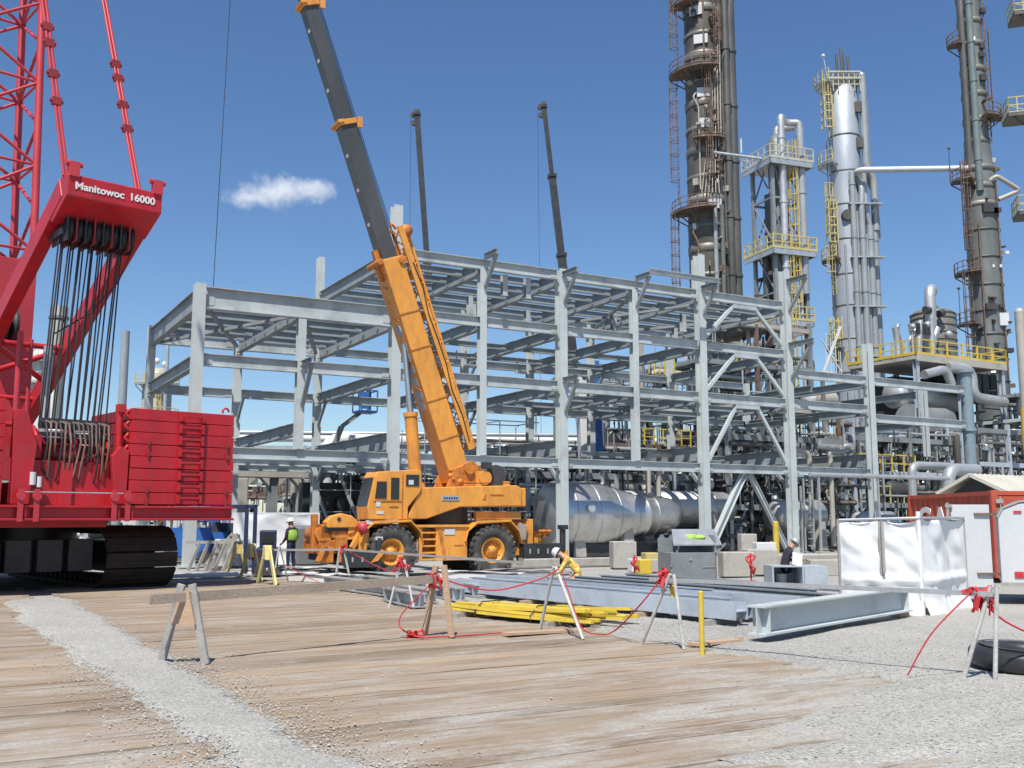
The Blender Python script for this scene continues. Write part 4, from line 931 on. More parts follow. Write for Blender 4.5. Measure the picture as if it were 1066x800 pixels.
# open framed tower
def tower_b():
    p = W(813, 290, 82); t = thing('platform_tower', 'slim open-framed tower with two yellow-railed platforms', 'tower', (p.x, p.y, 0), R(20))
    part('vessel', greyclad2, t, lambda m: m.lathe([(.0, 4), (.75, 4.3), (.75, 33.2), (.4, 33.9), (0, 34)], (0,0,0), n=24))
    for x in (-1.5, 1.5):
        for y in (-1.4, 1.4): part('leg', steel_dark, t, lambda m: m.bar((x, y, 0), (x, y, 31), .28, .28))
    def br(m):
        for z in range(4, 30, 4):
            for x in (-1.5, 1.5): m.bar((x, -1.4, z), (x, 1.4, z+4), .1, .1); m.bar((x, -1.4, z), (x, 1.4, z), .14, .14)
            for y in (-1.4, 1.4): m.bar((-1.5, y, z), (1.5, y, z), .16, .16)
            m.bar((-1.5, 1.4, z), (0, 1.4, z+4), .1, .1); m.bar((-1.5, -1.4, z+4), (-.6, -1.4, z), .08, .08); m.bar((1.5, -1.4, z), (.8, -1.4, z+4), .08, .08)
    part('bracing', steel_dark, t, br)
    for z in (23.4, 31.0, 17.6):
        e = 2.1 if z != 17.6 else 1.8
        o = part('platform', galv, t, lambda m: (m.bx(-e, e, -e, e, z, z+.12), m.bx(-e, e, -e, -e+.12, z-.35, z), m.bx(-e, -e+.12, -e, e, z-.35, z), m.bx(e-.12, e, -e, e, z-.35, z)))
        def rl(m):
            C = [(-e, -e), (e, -e), (e, e), (-e, e), (-e, -e)]
            for a, b in zip(C, C[1:]):
                for k in range(5): q = V(a).lerp(V(b), k/5); m.bar((q.x, q.y, z+.1), (q.x, q.y, z+1.25), .09, .09)
                for h in (.65, 1.25): m.bar((*a, z+h), (*b, z+h), .075, .075)
                m.bar((*a, z+.2), (*b, z+.2), .05, .2)
        part('handrail', palerail if z > 25 else yelrail, o, rl)
    for x, y, rr, z0, z1, m_ in ((-.6, -1.6, .3, 8, 34.6, silver), (1.3, -1.5, .32, 20, 34.2, lightpipe), (1.7, -.8, .22, 8, 26, darkpipe), (.8, -1.6, .15, 12, 31, silver), (-1.2, .3, .3, 10, 24, greyclad), (1.0, .4, .3, 8, 28, greyclad), (-.2, 1.0, .4, 6, 29, darkpipe)):
        vpipe(t, x, y, z0, z1, rr, m_)
    part('overhead_pipe', silver, t, lambda m: (m.pipe([(-.6, -1.6, 34.3), (-.6, -1.6, 35), (.2, -1.0, 34.7), (1.3, -1.5, 34.7), (1.3, -1.5, 34)], .3, 12), m.pipe([(.1, 0, 34), (.1, 0, 34.6), (1.4, -.6, 34.6)], .3, 12)))
    ladder(t, .45, -1.2, 17, 33, VIEW, yellow); ladder(t, -.2, -1.3, 6, 23, VIEW, yelrail)
    def junk(m):
        for k in range(34): m.bx(*[c for q in ((random.uniform(-1.8, 1.3),), (random.uniform(-1.6, 1.2),), (random.choice((18.0, 23.6, 24, 20, 21.5, 16, 14.5)),)) for c in (q[0], q[0]+random.uniform(.2, .8))])
    part('valve_gear', greyclad, t, junk)['kind'] = 'stuff'
    part('stay_pipe', galv, t, lambda m: m.tube([(-2.1, -1, 31.3), (-4.2, 3, 33.0)], .12, 6))
    part('antenna_brace', white, t, lambda m: (m.bar((2.2, -2, 13.2), (4.2, -2, 17.4), .16, .16), m.bar((2.3, -2, 16.2), (4.1, -2, 13.6), .08, .08), m.bar((2.2, -2, 13.6), (4.6, -2, 13.2), .2, .2), [m.bar((2.6+.5*k, -2, 13.3), (2.7+.45*k, -2, 16.8-.5*k), .06, .06) for k in range(4)]))
tower_b()
# silver tower
def tower_c():
    p = W(889, 380, 100); t = thing('silver_tower', 'silver clad column with yellow ladder cages and downcomer pipes', 'tower', (p.x, p.y, 0))
    r = 1.66
    part('shell', silver_t, t, lambda m: m.lathe([(r+.15, 0), (r+.15, 33.2), (r-.02, 34.6), (r-.12, 36.6), (r-.12, 45.9), (r-.3, 46.1), (.5, 46.3), (0, 46.3)], (0,0,0), n=40))
    for z in (16, 19.4, 22.8, 26, 29.6, 33.2, 36.8, 40.6): part('cladding_seam', greyclad2, t, lambda m: m.lathe([(r+.16 if z < 34 else r-.11, 0), (r+.2 if z < 34 else r-.07, .04), (r+.2 if z < 34 else r-.07, .16), (r+.16 if z < 34 else r-.11, .2)], (0, 0, z), n=40))
    for x, y, rr, z0, z1 in ((-.1, -2.1, .28, 10, 36.4), (.75, -2.05, .32, 10, 32.6), (1.7, -1.5, .36, 10, 31.0), (2.4, -.9, .32, 10, 30.6), (.35, -1.85, .14, 10, 33), (1.25, -1.8, .13, 10, 30), (-.9, -1.65, .1, 12, 29)): vpipe(t, x, y, z0, z1, rr, lightpipe)
    part('downcomer', lightpipe, t, lambda m: (m.pipe([(1.75, -1.2, 47.0), (1.75, -1.2, 37.2), (2.5, -1.0, 36.0), (2.5, -1.0, 30.6)], .38, 12), m.pipe([(2.2, -.5, 44.5), (2.2, -.5, 36), (2.9, -.3, 34.5), (2.9, -.3, 30)], .3, 12), m.pipe([(.75, -2.05, 32.5), (.95, -1.9, 35.0), (.7, -1.3, 36)], .3, 12), m.pipe([(1.7, -1.5, 31), (1.3, -1.7, 33), (1.3, -1.6, 37)], .28, 12), m.pipe([(1.0, -.6, 46.4), (1.75, -1.2, 47.2), (1.75, -1.2, 46.6)], .34, 12)))
    part('support_arm', galv, t, lambda m: [m.bx(-.5, 2.8, -2.35, -1.6, z, z+.13) for z in (17.5, 22.5, 27.5, 33)])
    part('nozzle', greyclad, t, lambda m: ([m.bx(.8, 1.5, -1.5, -1.0, z, z+1.1) for z in (43.0, 39.2)], m.cyl((-.6, -1.5, 32), (-.6, -2.0, 32), .55, n=16)))
    # yellow ladders, landing cages down the side
    for z0, z1, x in ((40.2, 46.8, -1.5), (28.0, 35.5, -1.75), (15, 21.5, -1.85), (24, 29, -1.8)): ladder(t, x-.2, -1.2, z0, z1, R(200), yelrail)
    for z in (37.6, 27.6, 18.6, 46.2): ring_platform(t, z, r-.3, r+1.0, R(160), R(225), rust if z == 27.6 else galv, yelrail, 1.2)
    for z0, z1 in ((41.2, 44.6), (29.2, 33.6), (19.4, 21.6)):
        def box(m):
            for x in (-2.5, -1.7):
                for y in (-2.0, -1.0): m.bar((x, y, z0), (x, y, z1), .1, .1)
            z = z0
            while z < z1+.1:
                m.bar((-2.5, -2.0, z), (-1.7, -2.0, z), .1, .1); m.bar((-2.5, -1, z), (-2.5, -2.0, z), .1, .1); z += .85
        part('ladder_cage', yelrail, t, box)
    part('side_tube', darkpipe, t, lambda m: (m.cyl((-2.1, -.9, 20), (-2.1, -.9, 40), .06, n=6), m.cyl((-1.9, -.6, 14), (-1.9, -.6, 34), .1, n=6)))
    part('top_railing', palerail, t, lambda m: ([m.bar((-1.9+.55*k, -1.5, 45.2), (-1.9+.55*k, -1.5, 47.3), .09, .09) for k in range(7)], m.bx(-2.0, 1.5, -1.6, -1.4, 46.5, 46.7), m.bx(-2.0, 1.5, -1.6, -1.4, 47.2, 47.35), m.bx(-1.9, 1.4, -1.5, 1.4, 45.9, 46.0), [m.bx(-1.2+.6*k, -.8+.6*k, -1.3, -.8, 46, 46.9+.3*(k % 2)) for k in range(4)]))
    part('relief_valve', darkpipe, t, lambda m: [m.cyl((-.3+.35*k, -.4*(k % 2), 46.4), (-.3+.35*k-.12, -.4*(k % 2), 50.4-.5*abs(k-1)), .13, n=8) for k in range(4)])
    part('flood_lamp', white, t, lambda m: (m.tube([(-1.9, -1.5, 46.5), (-2.3, -1.7, 48.8)], .04, 5), m.ball((-2.3, -1.7, 48.9), .2)))
    part('overhead_line', offwhite, t, lambda m: m.pipe([(.5, -1.2, 36.4), (.5, -2.6, 36.4), (10.4, -5.6, 35.5)], .3, 12))
tower_c()
# grey tower
def tower_d():
    p = W(1031, 370, 95); t = thing('grey_tower', 'banded grey-green tower with rusty landings and a dark riser pipe', 'tower', (p.x, p.y, 0))
    t['label'] = 'banded grey-green tower with rusty landings beside the rounded drum'
    r = 1.42
    part('shell', greyclad2, t, lambda m: m.lathe([(r+.1, 0), (r+.1, 30), (r, 35.0), (r-.1, 36.2), (1.12, 38.4), (1.12, 60)], (0,0,0), n=36))
    for i, z in enumerate([14.5, 16.6, 19, 21.3, 23.8, 26.5, 29.2, 31.6, 33.4, 35.2, 38, 40.2, 42.8, 45.4, 48, 50.4, 53]):
        rr = r+.1 if z < 31 else (r+.02 if z < 36 else 1.13)
        part('cladding_band', bandm if z > 31 else darkpipe, t, lambda m: m.lathe([(rr, 0), (rr+.09, .02), (rr+.09, .5 if z > 31 else .14), (rr, .52 if z > 31 else .16)], (0, 0, z), n=36))
    part('riser_pipe', greenpipe, t, lambda m: (m.cyl((-.6, -1.3, 33), (-.6, -1.3, 60), .34, n=16), [m.cyl((-.6, -1.3, z), (-.6, -1.3, z+.2), .39, n=16) for z in range(36, 58, 4)]))
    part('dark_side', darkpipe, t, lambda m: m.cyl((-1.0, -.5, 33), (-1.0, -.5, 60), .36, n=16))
    ring_platform(t, 25.0, r, r+1.3, R(150), R(235), rust, rust); ring_platform(t, 20.0, r, r+1.4, R(165), R(220), rust, rust)
    ring_platform(t, 34.2, r-.2, r+1.2, R(165), R(230), rust, rust); ring_platform(t, 40.4, 1.1, 2.4, R(-90), R(-5), rust, rust); ring_platform(t, 48.2, 1.1, 2.2, R(165), R(215), rust, rust)
    ladder(t, -r-.5, -.9, 14, 25, R(190), rust); ladder(t, -r-.3, -1.2, 25, 36, R(200), rust); ladder(t, 1.5, -.6, 40, 50, R(-20), rust, False)
    part('side_pipe', tanpipe, t, lambda m: m.pipe([(.4, -1.3, 34.0), (.9, -1.6, 34.4), (3.3, -1.2, 33.1), (1.2, -1.1, 32.2)], .22, 10))
    for x, z, s in ((-.9, 21.3, 1.0), (.3, 21.5, .5), (-.7, 15.6, 1.0), (-.6, 17, .35), (-.2, 17.1, .3), (.1, 17.0, .3), (.7, 17.2, .7), (1.1, 20, .3), (-.6, 30.8, 1.4), (.4, 30.8, .7)): part('manway', mesh_d, t, lambda m: m.bx(x, x+s, -r-.35, -r+.2, z, z+s*.6))
    for x, z, s in ((.1, 44.2, .6), (.3, 47.5, .45), (.6, 51.2, .5), (.15, 46.6, .5)): part('manway', mesh_d, t, lambda m: m.bx(x, x+s, -1.4, -.9, z, z+s))
    for k in range(24):
        a = VIEW+random.uniform(-.9, 1.0); z = random.uniform(14, 54); rr = r+.1 if z < 31 else (r if z < 36 else 1.13); c_, s_ = math.cos(a), math.sin(a)
        part('tower_fitting', random.choice((rust, mesh_d, mesh_d, galv)), t, lambda m: m.bar((rr*c_, rr*s_, z), ((rr+.45)*c_, (rr+.45)*s_, z+random.uniform(-.2, .2)), random.uniform(.12, .45), random.uniform(.12, .5)))
    for x0, z0, z1 in ((-1.0, 14, 30), (.9, 15, 34), (.9, 38, 55)): part('conduit', rust, t, lambda m: m.cyl((x0, -1.45 if z1 < 36 else -1.15, z0), (x0, -1.45 if z1 < 36 else -1.1, z1), .08, n=6))
    part('sight_plate', white, t, lambda m: (m.bx(.35, 1.2, -r-.2, -r+.1, 19.8, 21.0), m.bx(1.3, 2.0, -.9, -.7, 26.9, 27.2), m.bx(.0, .2, -r-.16, -r, 25.4, 25.7), m.bx(.7, .9, -r-.16, -r, 25.4, 25.7)))
    part('lamp_post', darkpipe, t, lambda m: (m.bar((-r-1.6, -.5, 34), (-r-1.6, -.5, 37.6), .07, .07), m.ball((-r-1.6, -.5, 37.6), .15), m.bar((-r-1.5, -.6, 20), (-r-1.5, -.6, 23.5), .06, .06), m.ball((-r-1.5, -.6, 23.6), .16)))
tower_d()
# platforms of a tower beyond the frame's edge
def edge_platform(px, py, Y, lab, w):
    p = W(px, py, Y); t = thing('access_platform', lab, 'platform', (p.x, p.y, 0), R(-15))
    z = p.z
    part('deck', greyclad, t, lambda m: (m.bx(0, 4, 0, 3, z-.3, z), [m.bar((.5+k, .3, z-.3), (2.5+.5*k, 1.5, z-1.6), .12, .12) for k in range(3)]))
    part('handrail', yelrail, t, lambda m: ([m.bar((4*k/5, 0, z), (4*k/5, 0, z+1.6), .1, .1) for k in range(6)], [m.bar((0, 3*k/3, z), (0, 3*k/3, z+1.6), .1, .1) for k in range(4)], [(m.bar((0, 0, z+h), (4, 0, z+h), .09, .09), m.bar((0, 0, z+h), (0, 3, z+h), .09, .09)) for h in (.1, .8, 1.6)], m.bar((0, 0, z+.8), (2, 0, z), .07, .07)))
    part('tower_shell', greyclad2, t, lambda m: m.lathe([(1.6, 0), (1.6, z+4), (0, z+4.4)], (5, 2.2, 0), n=28))
edge_platform(1050, 118, 95, 'yellow-railed platform near the upper picture edge beside a tower', 4)
edge_platform(1061, 220, 97, 'lower of the cut-off yellow platforms, level with mid tower', 4)
edge_platform(1056, 12, 93, 'topmost cut-off green-grey platform in the corner of the sky', 4)
# drum on a yellow-railed deck
def drum_unit():
    p = W(968, 372, 80); t = thing('drum_platform', 'squat banded drum with gooseneck vapour pipe on yellow-railed deck', 'process unit', (p.x, p.y, 0), SA)
    zt = 14.2
    part('deck', concrete, t, lambda m: (m.bx(-4.4, 6.5, -2.2, 4.5, zt-.35, zt), m.bx(-4.4, 6.5, -2.25, -2.15, zt-.5, zt+.05)))
    def rl(m):
        C = [(-4.4, 4.5), (-4.4, -2.2), (6.5, -2.2), (6.5, 4.5)]
        for a, b in zip(C, C[1:]):
            n = 6
            for k in range(n+1): q = V(a).lerp(V(b), k/n); m.bar((q.x, q.y, zt), (q.x, q.y, zt+1.2), .12, .12)
            for h in (.6, 1.2): m.bar((*a, zt+h), (*b, zt+h), .07, .07)
            m.bar((*a, zt+.1), (*b, zt+.1), .06, .22)
    part('handrail', yellow, t, rl)
    part('drum', bandm, t, lambda m: m.lathe([(1.75, .3), (1.75, 4.0), (1.5, 4.35), (.5, 4.6), (0, 4.65)], (1.4, .6, zt), n=30))
    part('drum_band', greyclad, t, lambda m: [m.lathe([(1.76, 0), (1.79, .02), (1.79, .1), (1.76, .12)], (1.4, .6, zt+z), n=30) for z in (1.2, 1.8, 2.4, 3.0, 3.6, 4.0)])
    part('gooseneck_pipe', silver, t, lambda m: (m.pipe([(1.2, .6, zt+4.5), (1.2, .6, zt+5.6), (.3, -.4, zt+6.0), (-.9, -1.0, zt+5.6), (-.9, -1.0, zt+2)], .42, 14, .9), m.cyl((1.2, .6, zt+4.6), (1.2, .6, zt+4.8), .65)))
    part('flange', mesh_d, t, lambda m: (m.cyl((-1.7, -1.1, zt+3.9), (-1.2, -1.1, zt+3.9), .3), m.cyl((-.2, -1.2, zt+3.7), (.3, -1.2, zt+3.9), .3)))
    def cl(m):
        for k in range(16):
            x = random.uniform(-3.8, -.2); y = random.uniform(-1.6, .5); r_ = random.uniform(.1, .28)
            m.pipe([(x, y, zt), (x, y, zt+random.uniform(1, 2.6)), (x+random.uniform(-.9, .9), y, zt+random.uniform(1.5, 3))], r_, 8)
    part('pipe_cluster', silver, t, cl)
    part('valve_body', lightpipe, t, lambda m: (m.ball((-2.0, -1.5, zt+2.6), .3), m.ball((.2, -1.7, zt+2.0), .32), m.ball((-3.7, -1.5, zt+2.3), .22), m.cyl((-1.6, -1.6, zt+1.7), (-1.6, -1.6, zt+3.2), .18)))
    part('valve_stem', mesh_d, t, lambda m: [m.bx(-3.3+.4*k, -3.1+.4*k, -1.7, -1.4, zt+1.8, zt+2.6) for k in range(5)])
    for x in (-4.1, 1, 6.2):
        for y in (-1.9, 4.2): part('column', bluesteel, t, lambda m: m.ibeam((x, y, 0), (x, y, zt-.4), .35, .35, .03, .03, up=(0,1,0), top=False))
    part('condenser_shell', silver, t, lambda m: (m.lathe([(0, -.4), (.8, -.3), (1.1, 0), (1.1, 7), (0, 7.3)], (-3.9, .5, 11.4), (1, 0, 0), 28), m.lathe([(1.3, 0), (1.3, 4), (0, 4.3)], (-4.2, -1.0, 9.2), (1, 0, 0), 28)))
    part('elbow_duct', silver, t, lambda m: (m.pipe([(-1, -2.3, 13.4), (1.6, -2.5, 13.4), (1.6, -2.5, 11.2), (5.5, -2.5, 11.0)], .42, 14), m.pipe([(-4, -2.5, 12.6), (-1.6, -2.6, 13.2), (-1.0, -2.6, 12)], .35, 12)))
    part('lower_deck', steel_dark, t, lambda m: (m.bx(-4.4, 6.5, -2.2, 4.5, 8.0, 8.25), m.bx(-4.4, 6.5, -2.2, 4.5, 5.0, 5.2)))
    part('dark_machine', mesh_d, t, lambda m: ([m.bx(1.5+1.0*k, 2.3+1.0*k, -1.4, 2, 11.6, 13.4) for k in range(5)], m.bx(-3, 6, 1, 3.5, 8.4, 13.0)))
    part('exchanger', silver, t, lambda m: ([m.lathe([(0, -.2), (.62, 0), (.62, 4.0), (.8, 4.0), (.8, 4.2), (.6, 4.2), (.6, 5.2), (0, 5.25)], (-4 + 1.0*k, -2.6, 6.2-.0*k), (.92, -.4, 0), 20) for k in (0, 3.4)], m.lathe([(0, -.2), (.5, 0), (.5, 3), (0, 3.2)], (3, -3, 3.6), (1, 0, 0), 20)))
    part('exchanger_bolts', mesh_d, t, lambda m: [m.lathe([(.84, 0), (.84, .12)], (-4+.4*k, -2.6-.17*k, 6.2), (.92, -.4, 0), 18) for k in (1, 2, 3, 5, 7, 9)])
drum_unit()

# ------------------------------------------------------------------ process units: racks full of piping
def unit(name, lab, s0, s1, w0, w1, levels, seed, npipe=60, yel=.35, mats=None, cat='pipe rack', cols=5.0):
    rnd = random.Random(seed); org = FR(s0, w0); t = thing(name, lab, cat, tuple(org), SA)
    L = s1-s0; D = w1-w0; top = levels[-1]; cm = mats or [steel_dark, steel, rust]
    n = max(1, int(L/cols))
    for i in range(n+1):
        for y in (0, D):
            mt = rnd.choice(cm); x = L*i/n
            part('column', mt, t, lambda m: m.bar((x, y, 0), (x, y, top+rnd.uniform(0, .8)), .26, .26))
    for z in levels:
        mt = rnd.choice(cm)
        def bm(m):
            for y in (0, D): m.bar((-.3, y, z), (L+.3, y, z), .2, .32)
            for i in range(2*n+1): m.bar((L*i/(2*n), 0, z), (L*i/(2*n), D, z), .16, .26)
        part('floor_beams', mt, t, bm)
        if rnd.random() < yel:
            xa = rnd.uniform(0, L*.5); xb = min(L, xa+rnd.uniform(2, 6))
            part('handrail', rnd.choice((yellow, yelrail)), t, lambda m: ([m.bar((xa+(xb-xa)*k/5, -.2, z+.1), (xa+(xb-xa)*k/5, -.2, z+1.2), .07, .07) for k in range(6)], m.bar((xa, -.2, z+1.2), (xb, -.2, z+1.2), .07, .07), m.bar((xa, -.2, z+.65), (xb, -.2, z+.65), .06, .06)))
        if rnd.random() < .5:
            part('grating', steel_dark, t, lambda m: m.bx(rnd.uniform(0, L*.3), rnd.uniform(L*.5, L), .2, D-.2, z+.17, z+.21))
    pm_ = [lightpipe, tanpipe, silver, darkpipe, greyclad, galv, rust, greyclad2, bluepipe, silver]
    for k in range(npipe):
        r = rnd.choice((.05, .07, .09, .12, .16, .22)); x = rnd.uniform(0, L); y = rnd.uniform(-.6, D); z = rnd.uniform(.5, top)
        p = [V((x, y, z))]; ax = rnd.choice((0, 0, 2, 2, 1))
        for q in range(rnd.randint(1, 4)):
            d = V((0, 0, 0)); sgn = rnd.choice((-1, 1)); ln = rnd.uniform(1.2, 6) if ax == 0 else (rnd.uniform(.8, 4.5) if ax == 2 else rnd.uniform(.5, 2))
            d[ax] = sgn*ln; e = p[-1]+d
            e.x = min(max(e.x, -.5), L+.5); e.y = min(max(e.y, -.8), D); e.z = min(max(e.z, .3), top+.5)
            if (e-p[-1]).length > .5: p.append(e)
            ax = rnd.choice([a for a in (0, 1, 2) if a != ax])
        if len(p) > 1: part('pipe', rnd.choice(pm_), t, lambda m: m.pipe(p, r, 7))
    for k in range(int(npipe/6)):
        x = rnd.uniform(0, L); y = rnd.uniform(0, D*.6); z = rnd.choice([0]+levels[:-1])+.3; mt = rnd.choice((silver, greyclad, greyclad2, mesh_d, tanpipe, mesh_d, offwhite))
        if rnd.random() < .5:
            r = rnd.uniform(.3, .7); l = rnd.uniform(1.2, 3.2)
            part('vessel', mt, t, lambda m: m.lathe([(0, -.15), (r*.8, -.1), (r, .1), (r, l), (r*.8, l+.2), (0, l+.25)], (x, y, z+r), (1, 0, 0), 18))
        else:
            a, b, c = rnd.uniform(.4, 1.4), rnd.uniform(.4, 1), rnd.uniform(.5, 1.8)
            part('equipment_box', mt, t, lambda m: m.bx(x, x+a, y, y+b, z, z+c))
    def small(m):
        for k in range(170):
            x = rnd.uniform(0, L); y = rnd.uniform(-.5, D*.5); z = rnd.uniform(.4, top)
            v = rnd.random()
            if v < .4: m.bar((x, y, z), (x+rnd.uniform(-.8, .8), y, z+rnd.uniform(-1, 1)), .05, .05)
            elif v < .7: m.bar((x, y, z), (x, y, z+rnd.uniform(.5, 2.2)), .06, .06)
            else: m.bx(x, x+rnd.uniform(.1, .4), y, y+.2, z, z+rnd.uniform(.1, .4))
    part('fittings', mesh_d, t, small)['kind'] = 'stuff'; part('pale_fittings', galv, t, small)['kind'] = 'stuff'
    return t
unit('pipe_rack', 'low pipe rack under the grey frame behind the orange crane', 1, 13, 13.5, 17.5, [3.0, 4.6], 1, 45)
unit('pipe_rack', 'pipe rack with rusty posts behind the silver cone-ended vessel', 13.5, 23.5, 13.0, 18, [3.2, 5.6], 2, 60)
unit('process_structure', 'tall cluttered process structure seen through the frame centre', 21, 29, 15.5, 21, [4, 6.5, 9, 11.3], 3, 75, .7, cat='process structure')
unit('process_structure', 'brown and grey process structure behind the chevron braces', 28.5, 39, 14.5, 21, [3.5, 6.5, 9.5, 12.5, 15.4], 4, 95, .8, [rust, steel_dark, tanpipe], cat='process structure')
unit('pipe_rack', 'pipe rack with small exchangers behind the white tarpaulin screen', 33.5, 44, 6.0, 10.5, [2.6, 4.6, 6.8], 5, 75, .3, [steel_dark, bluesteel])
unit('pipe_rack', 'blue-grey pipe rack beneath the yellow-railed drum deck', 44.5, 58, 7.5, 13, [3.2, 5.6, 8.0], 6, 85, .3, [bluesteel, steel_dark])
unit('pipe_rack', 'crowded pipe rack at the foot of the grey-green tower', 58, 72, 10, 16, [3.5, 6.5, 9.5, 11.5], 7, 90, .5, [bluesteel, steel_dark, steel])
unit('pipe_rack', 'distant pipe rack far behind between the silver tower and frame', 40, 58, 24, 30, [4, 8, 11.5], 8, 60, .5)
unit('pipe_rack', 'distant low pipe rack seen below the first floor beams', -2, 26, 25, 30, [3.6, 5.2], 9, 60, .2)
# dark back structure close behind the lower storey
def scaffold(lab, s0, s1, w0, w1, top, seed, mat=galv):
    rnd = random.Random(seed); t = thing('scaffold', lab, 'scaffold', tuple(FR(s0, w0)), SA); L, D = s1-s0, w1-w0
    nx = int(L/1.6)
    for i in range(nx+1):
        x = L*i/nx
        part('standard', mat, t, lambda m: [m.cyl((x, y, 0), (x+rnd.uniform(-.05, .05), y, top+rnd.uniform(-.4, .9)), .035, n=6) for y in (0, D)])
    z = 1.0
    while z < top+.4:
        part('ledgers', mat, t, lambda m: [(m.tube([(-.2, y, z), (L+.2, y, z)], .03, 5)) for y in (0, D)]+[m.tube([(L*i/nx, 0, z), (L*i/nx, D, z)], .03, 5) for i in range(nx+1)])
        z += 1.1
    part('walk_boards', greyplank, t, lambda m: [m.bx(0, L, .1+k*.26, .32+k*.26, top-1.05, top-1.0) for k in range(int(D/.27))])
    return t
unit('pipe_manifold', 'bright silver pipe manifold between the cone-ended vessel and the rear columns', 10, 21, 6.2, 8.6, [2.6, 4.0], 31, 70, 0, [galv, steel_dark], cat='pipe manifold')
unit('pipe_manifold', 'silver and grey pipe manifold inside the far bays behind the long service pipe', 22.8, 32, 5.4, 8, [2.4, 4.6, 6.4], 32, 70, .2, [galv, steel_dark, bluesteel], cat='pipe manifold')
scaffold('thin tube scaffold standing in the middle bays of the frame', 3.5, 9.5, 4.5, 6.5, 6.6, 3)
scaffold('tube scaffold around pipework behind the orange crane cab', .5, 6, 11, 13, 5.8, 4)
scaffold('tube scaffold beside the second silver vessel', 19, 24, 11, 12.5, 5.5, 5)
def props():
    t = thing('raking_props', 'three pale raking props leaning on dark plant by the crane cab', 'prop', tuple(FR(.5, 11.5)), SA)
    for k in range(3): part('prop', lightpipe, t, lambda m: m.bar((k*1.6+.9, -1.3, .4), (k*1.6-.2, 0, 4.0), .14, .14))
    part('dark_base', mesh_d, t, lambda m: (m.bx(-.5, 5.5, .2, .9, .0, 3.6), [m.bx(.2+k, .6+k, -.3, .2, .2, 2.8) for k in range(5)]))
props()
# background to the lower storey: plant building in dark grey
tag(part_o := (lambda mb: (mb.bx(0, 17, 0, 2, 0, 3.9), mb.bx(2, 9, -.4, 0, 0, 2.9), mb.build('plant_enclosure', mesh_d, origin=(0, 0, 0)))[-1])(MB()), 'long dark plant enclosure behind the lower storey', 'enclosure')
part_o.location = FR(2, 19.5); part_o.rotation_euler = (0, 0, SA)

# horizontal silver vessels
def vessel(lab, s0, s1, wv, zc, prof, saddles, mat=silver, extra=None):
    t = thing('pressure_vessel', lab, 'vessel', tuple(FR(s0, wv)), SA)
    part('shell', mat, t, lambda m: m.lathe(prof, (0, 0, zc), (1, 0, 0), 40))
    for x, r in prof_at(prof, (s1-s0)):
        part('cladding_strap', galv, t, lambda m: m.lathe([(r+.004, -.03), (r+.018, -.03), (r+.018, .03), (r+.004, .03)], (x, 0, zc), (1, 0, 0), 40))
    for x in saddles: part('saddle', concrete, t, lambda m: m.prism([(x-.35, 0), (x+.35, 0), (x+.2, zc-.3), (x-.2, zc-.3)], -1.1, 1.1))
    if extra: extra(t)
    return t
def prof_at(prof, L):
    out = []
    x = .8
    while x < L-.6:
        for (r0, t0), (r1, t1) in zip(prof, prof[1:]):
            if t0 <= x <= t1 and t1 > t0: out.append((x, r0+(r1-r0)*(x-t0)/(t1-t0))); break
        x += 1.3
    return out
def v1x(t):
    part('nozzle_pipe', tanpipe, t, lambda m: (m.pipe([(6.1, .1, 2.5), (6.1, .1, 5.0), (8.6, .1, 5.0)], .15, 10), m.cyl((6.1, .1, 2.8), (6.1, .1, 3.05), .3), m.cyl((6.9, .3, 2.4), (6.9, .3, 4.4), .12)))
    part('manway', galv, t, lambda m: m.cyl((1.4, -1.45, 2.2), (1.4, -1.8, 2.25), .2))
    part('skirt', mesh_d, t, lambda m: (m.bx(.4, 4.3, -1.0, 1.0, 0, .6), m.bx(4.3, 7, -.6, .6, 0, .7)))
vessel('large silver cone-ended vessel lying under the frame behind the front column', 8.8, 16.6, 2.4, 1.92,
       [(0, 0), (1.2, .06), (1.5, .18), (1.62, .45), (1.62, 2.6), (1.62, 2.65), (.98, 5.3), (1.03, 5.35), (1.03, 5.5), (.98, 5.55), (.98, 6.6), (.88, 7.15), (.6, 7.6), (.25, 7.78), (0, 7.82)], (1.2, 4.0), mat=vclad, extra=v1x)
def v2x(t):
    part('nozzle', galv, t, lambda m: (m.cyl((7.0, 0, 3.2), (7.0, 0, 3.75), .2), m.cyl((6.7, 0, 3.7), (7.6, 0, 3.7), .35)))
    part('pier', mesh_d, t, lambda m: (m.bx(.5, 8, .2, 1.0, 0, 1.3), m.bx(1, 8.2, -.7, .2, 0, .7)))
vessel('slimmer silver vessel with domed end behind the diagonal strut', 13.8, 22.9, 5.4, 2.35, [(0, 0), (.6, .1), (.92, .5), (.92, 7.0), (.96, 7.02), (.96, 7.2), (.92, 7.25), (.92, 8.3), (.78, 8.8), (.4, 9.05), (0, 9.1)], (2.5, 6.9), extra=v2x)
vessel('short silver drum with dark end cap behind the tarpaulin screen', 24.6, 28.4, 4.2, 1.9, [(0, 0), (.7, .15), (.95, .5), (.95, 3.6), (.9, 3.65), (0, 3.66)], (1, 3), extra=lambda t: part('end_cap', mesh_d, t, lambda m: m.lathe([(.88, 0), (.88, .03), (0, .04)], (3.67, 0, 1.9), (1, 0, 0), 32)))
vessel('small silver vessel low beside the tall blue-grey riser', 29.8, 33.5, 3.0, 1.5, [(0, 0), (.5, .1), (.7, .4), (.7, 3.2), (.4, 3.6), (0, 3.7)], (1, 2.8))
vessel('dull short silver vessel beside the concrete portal', -4.2, -2.2, 11.0, 1.3, [(0, 0), (.5, .1), (.7, .35), (.7, 1.7), (.45, 2.0), (0, 2.1)], (.6, 1.5))
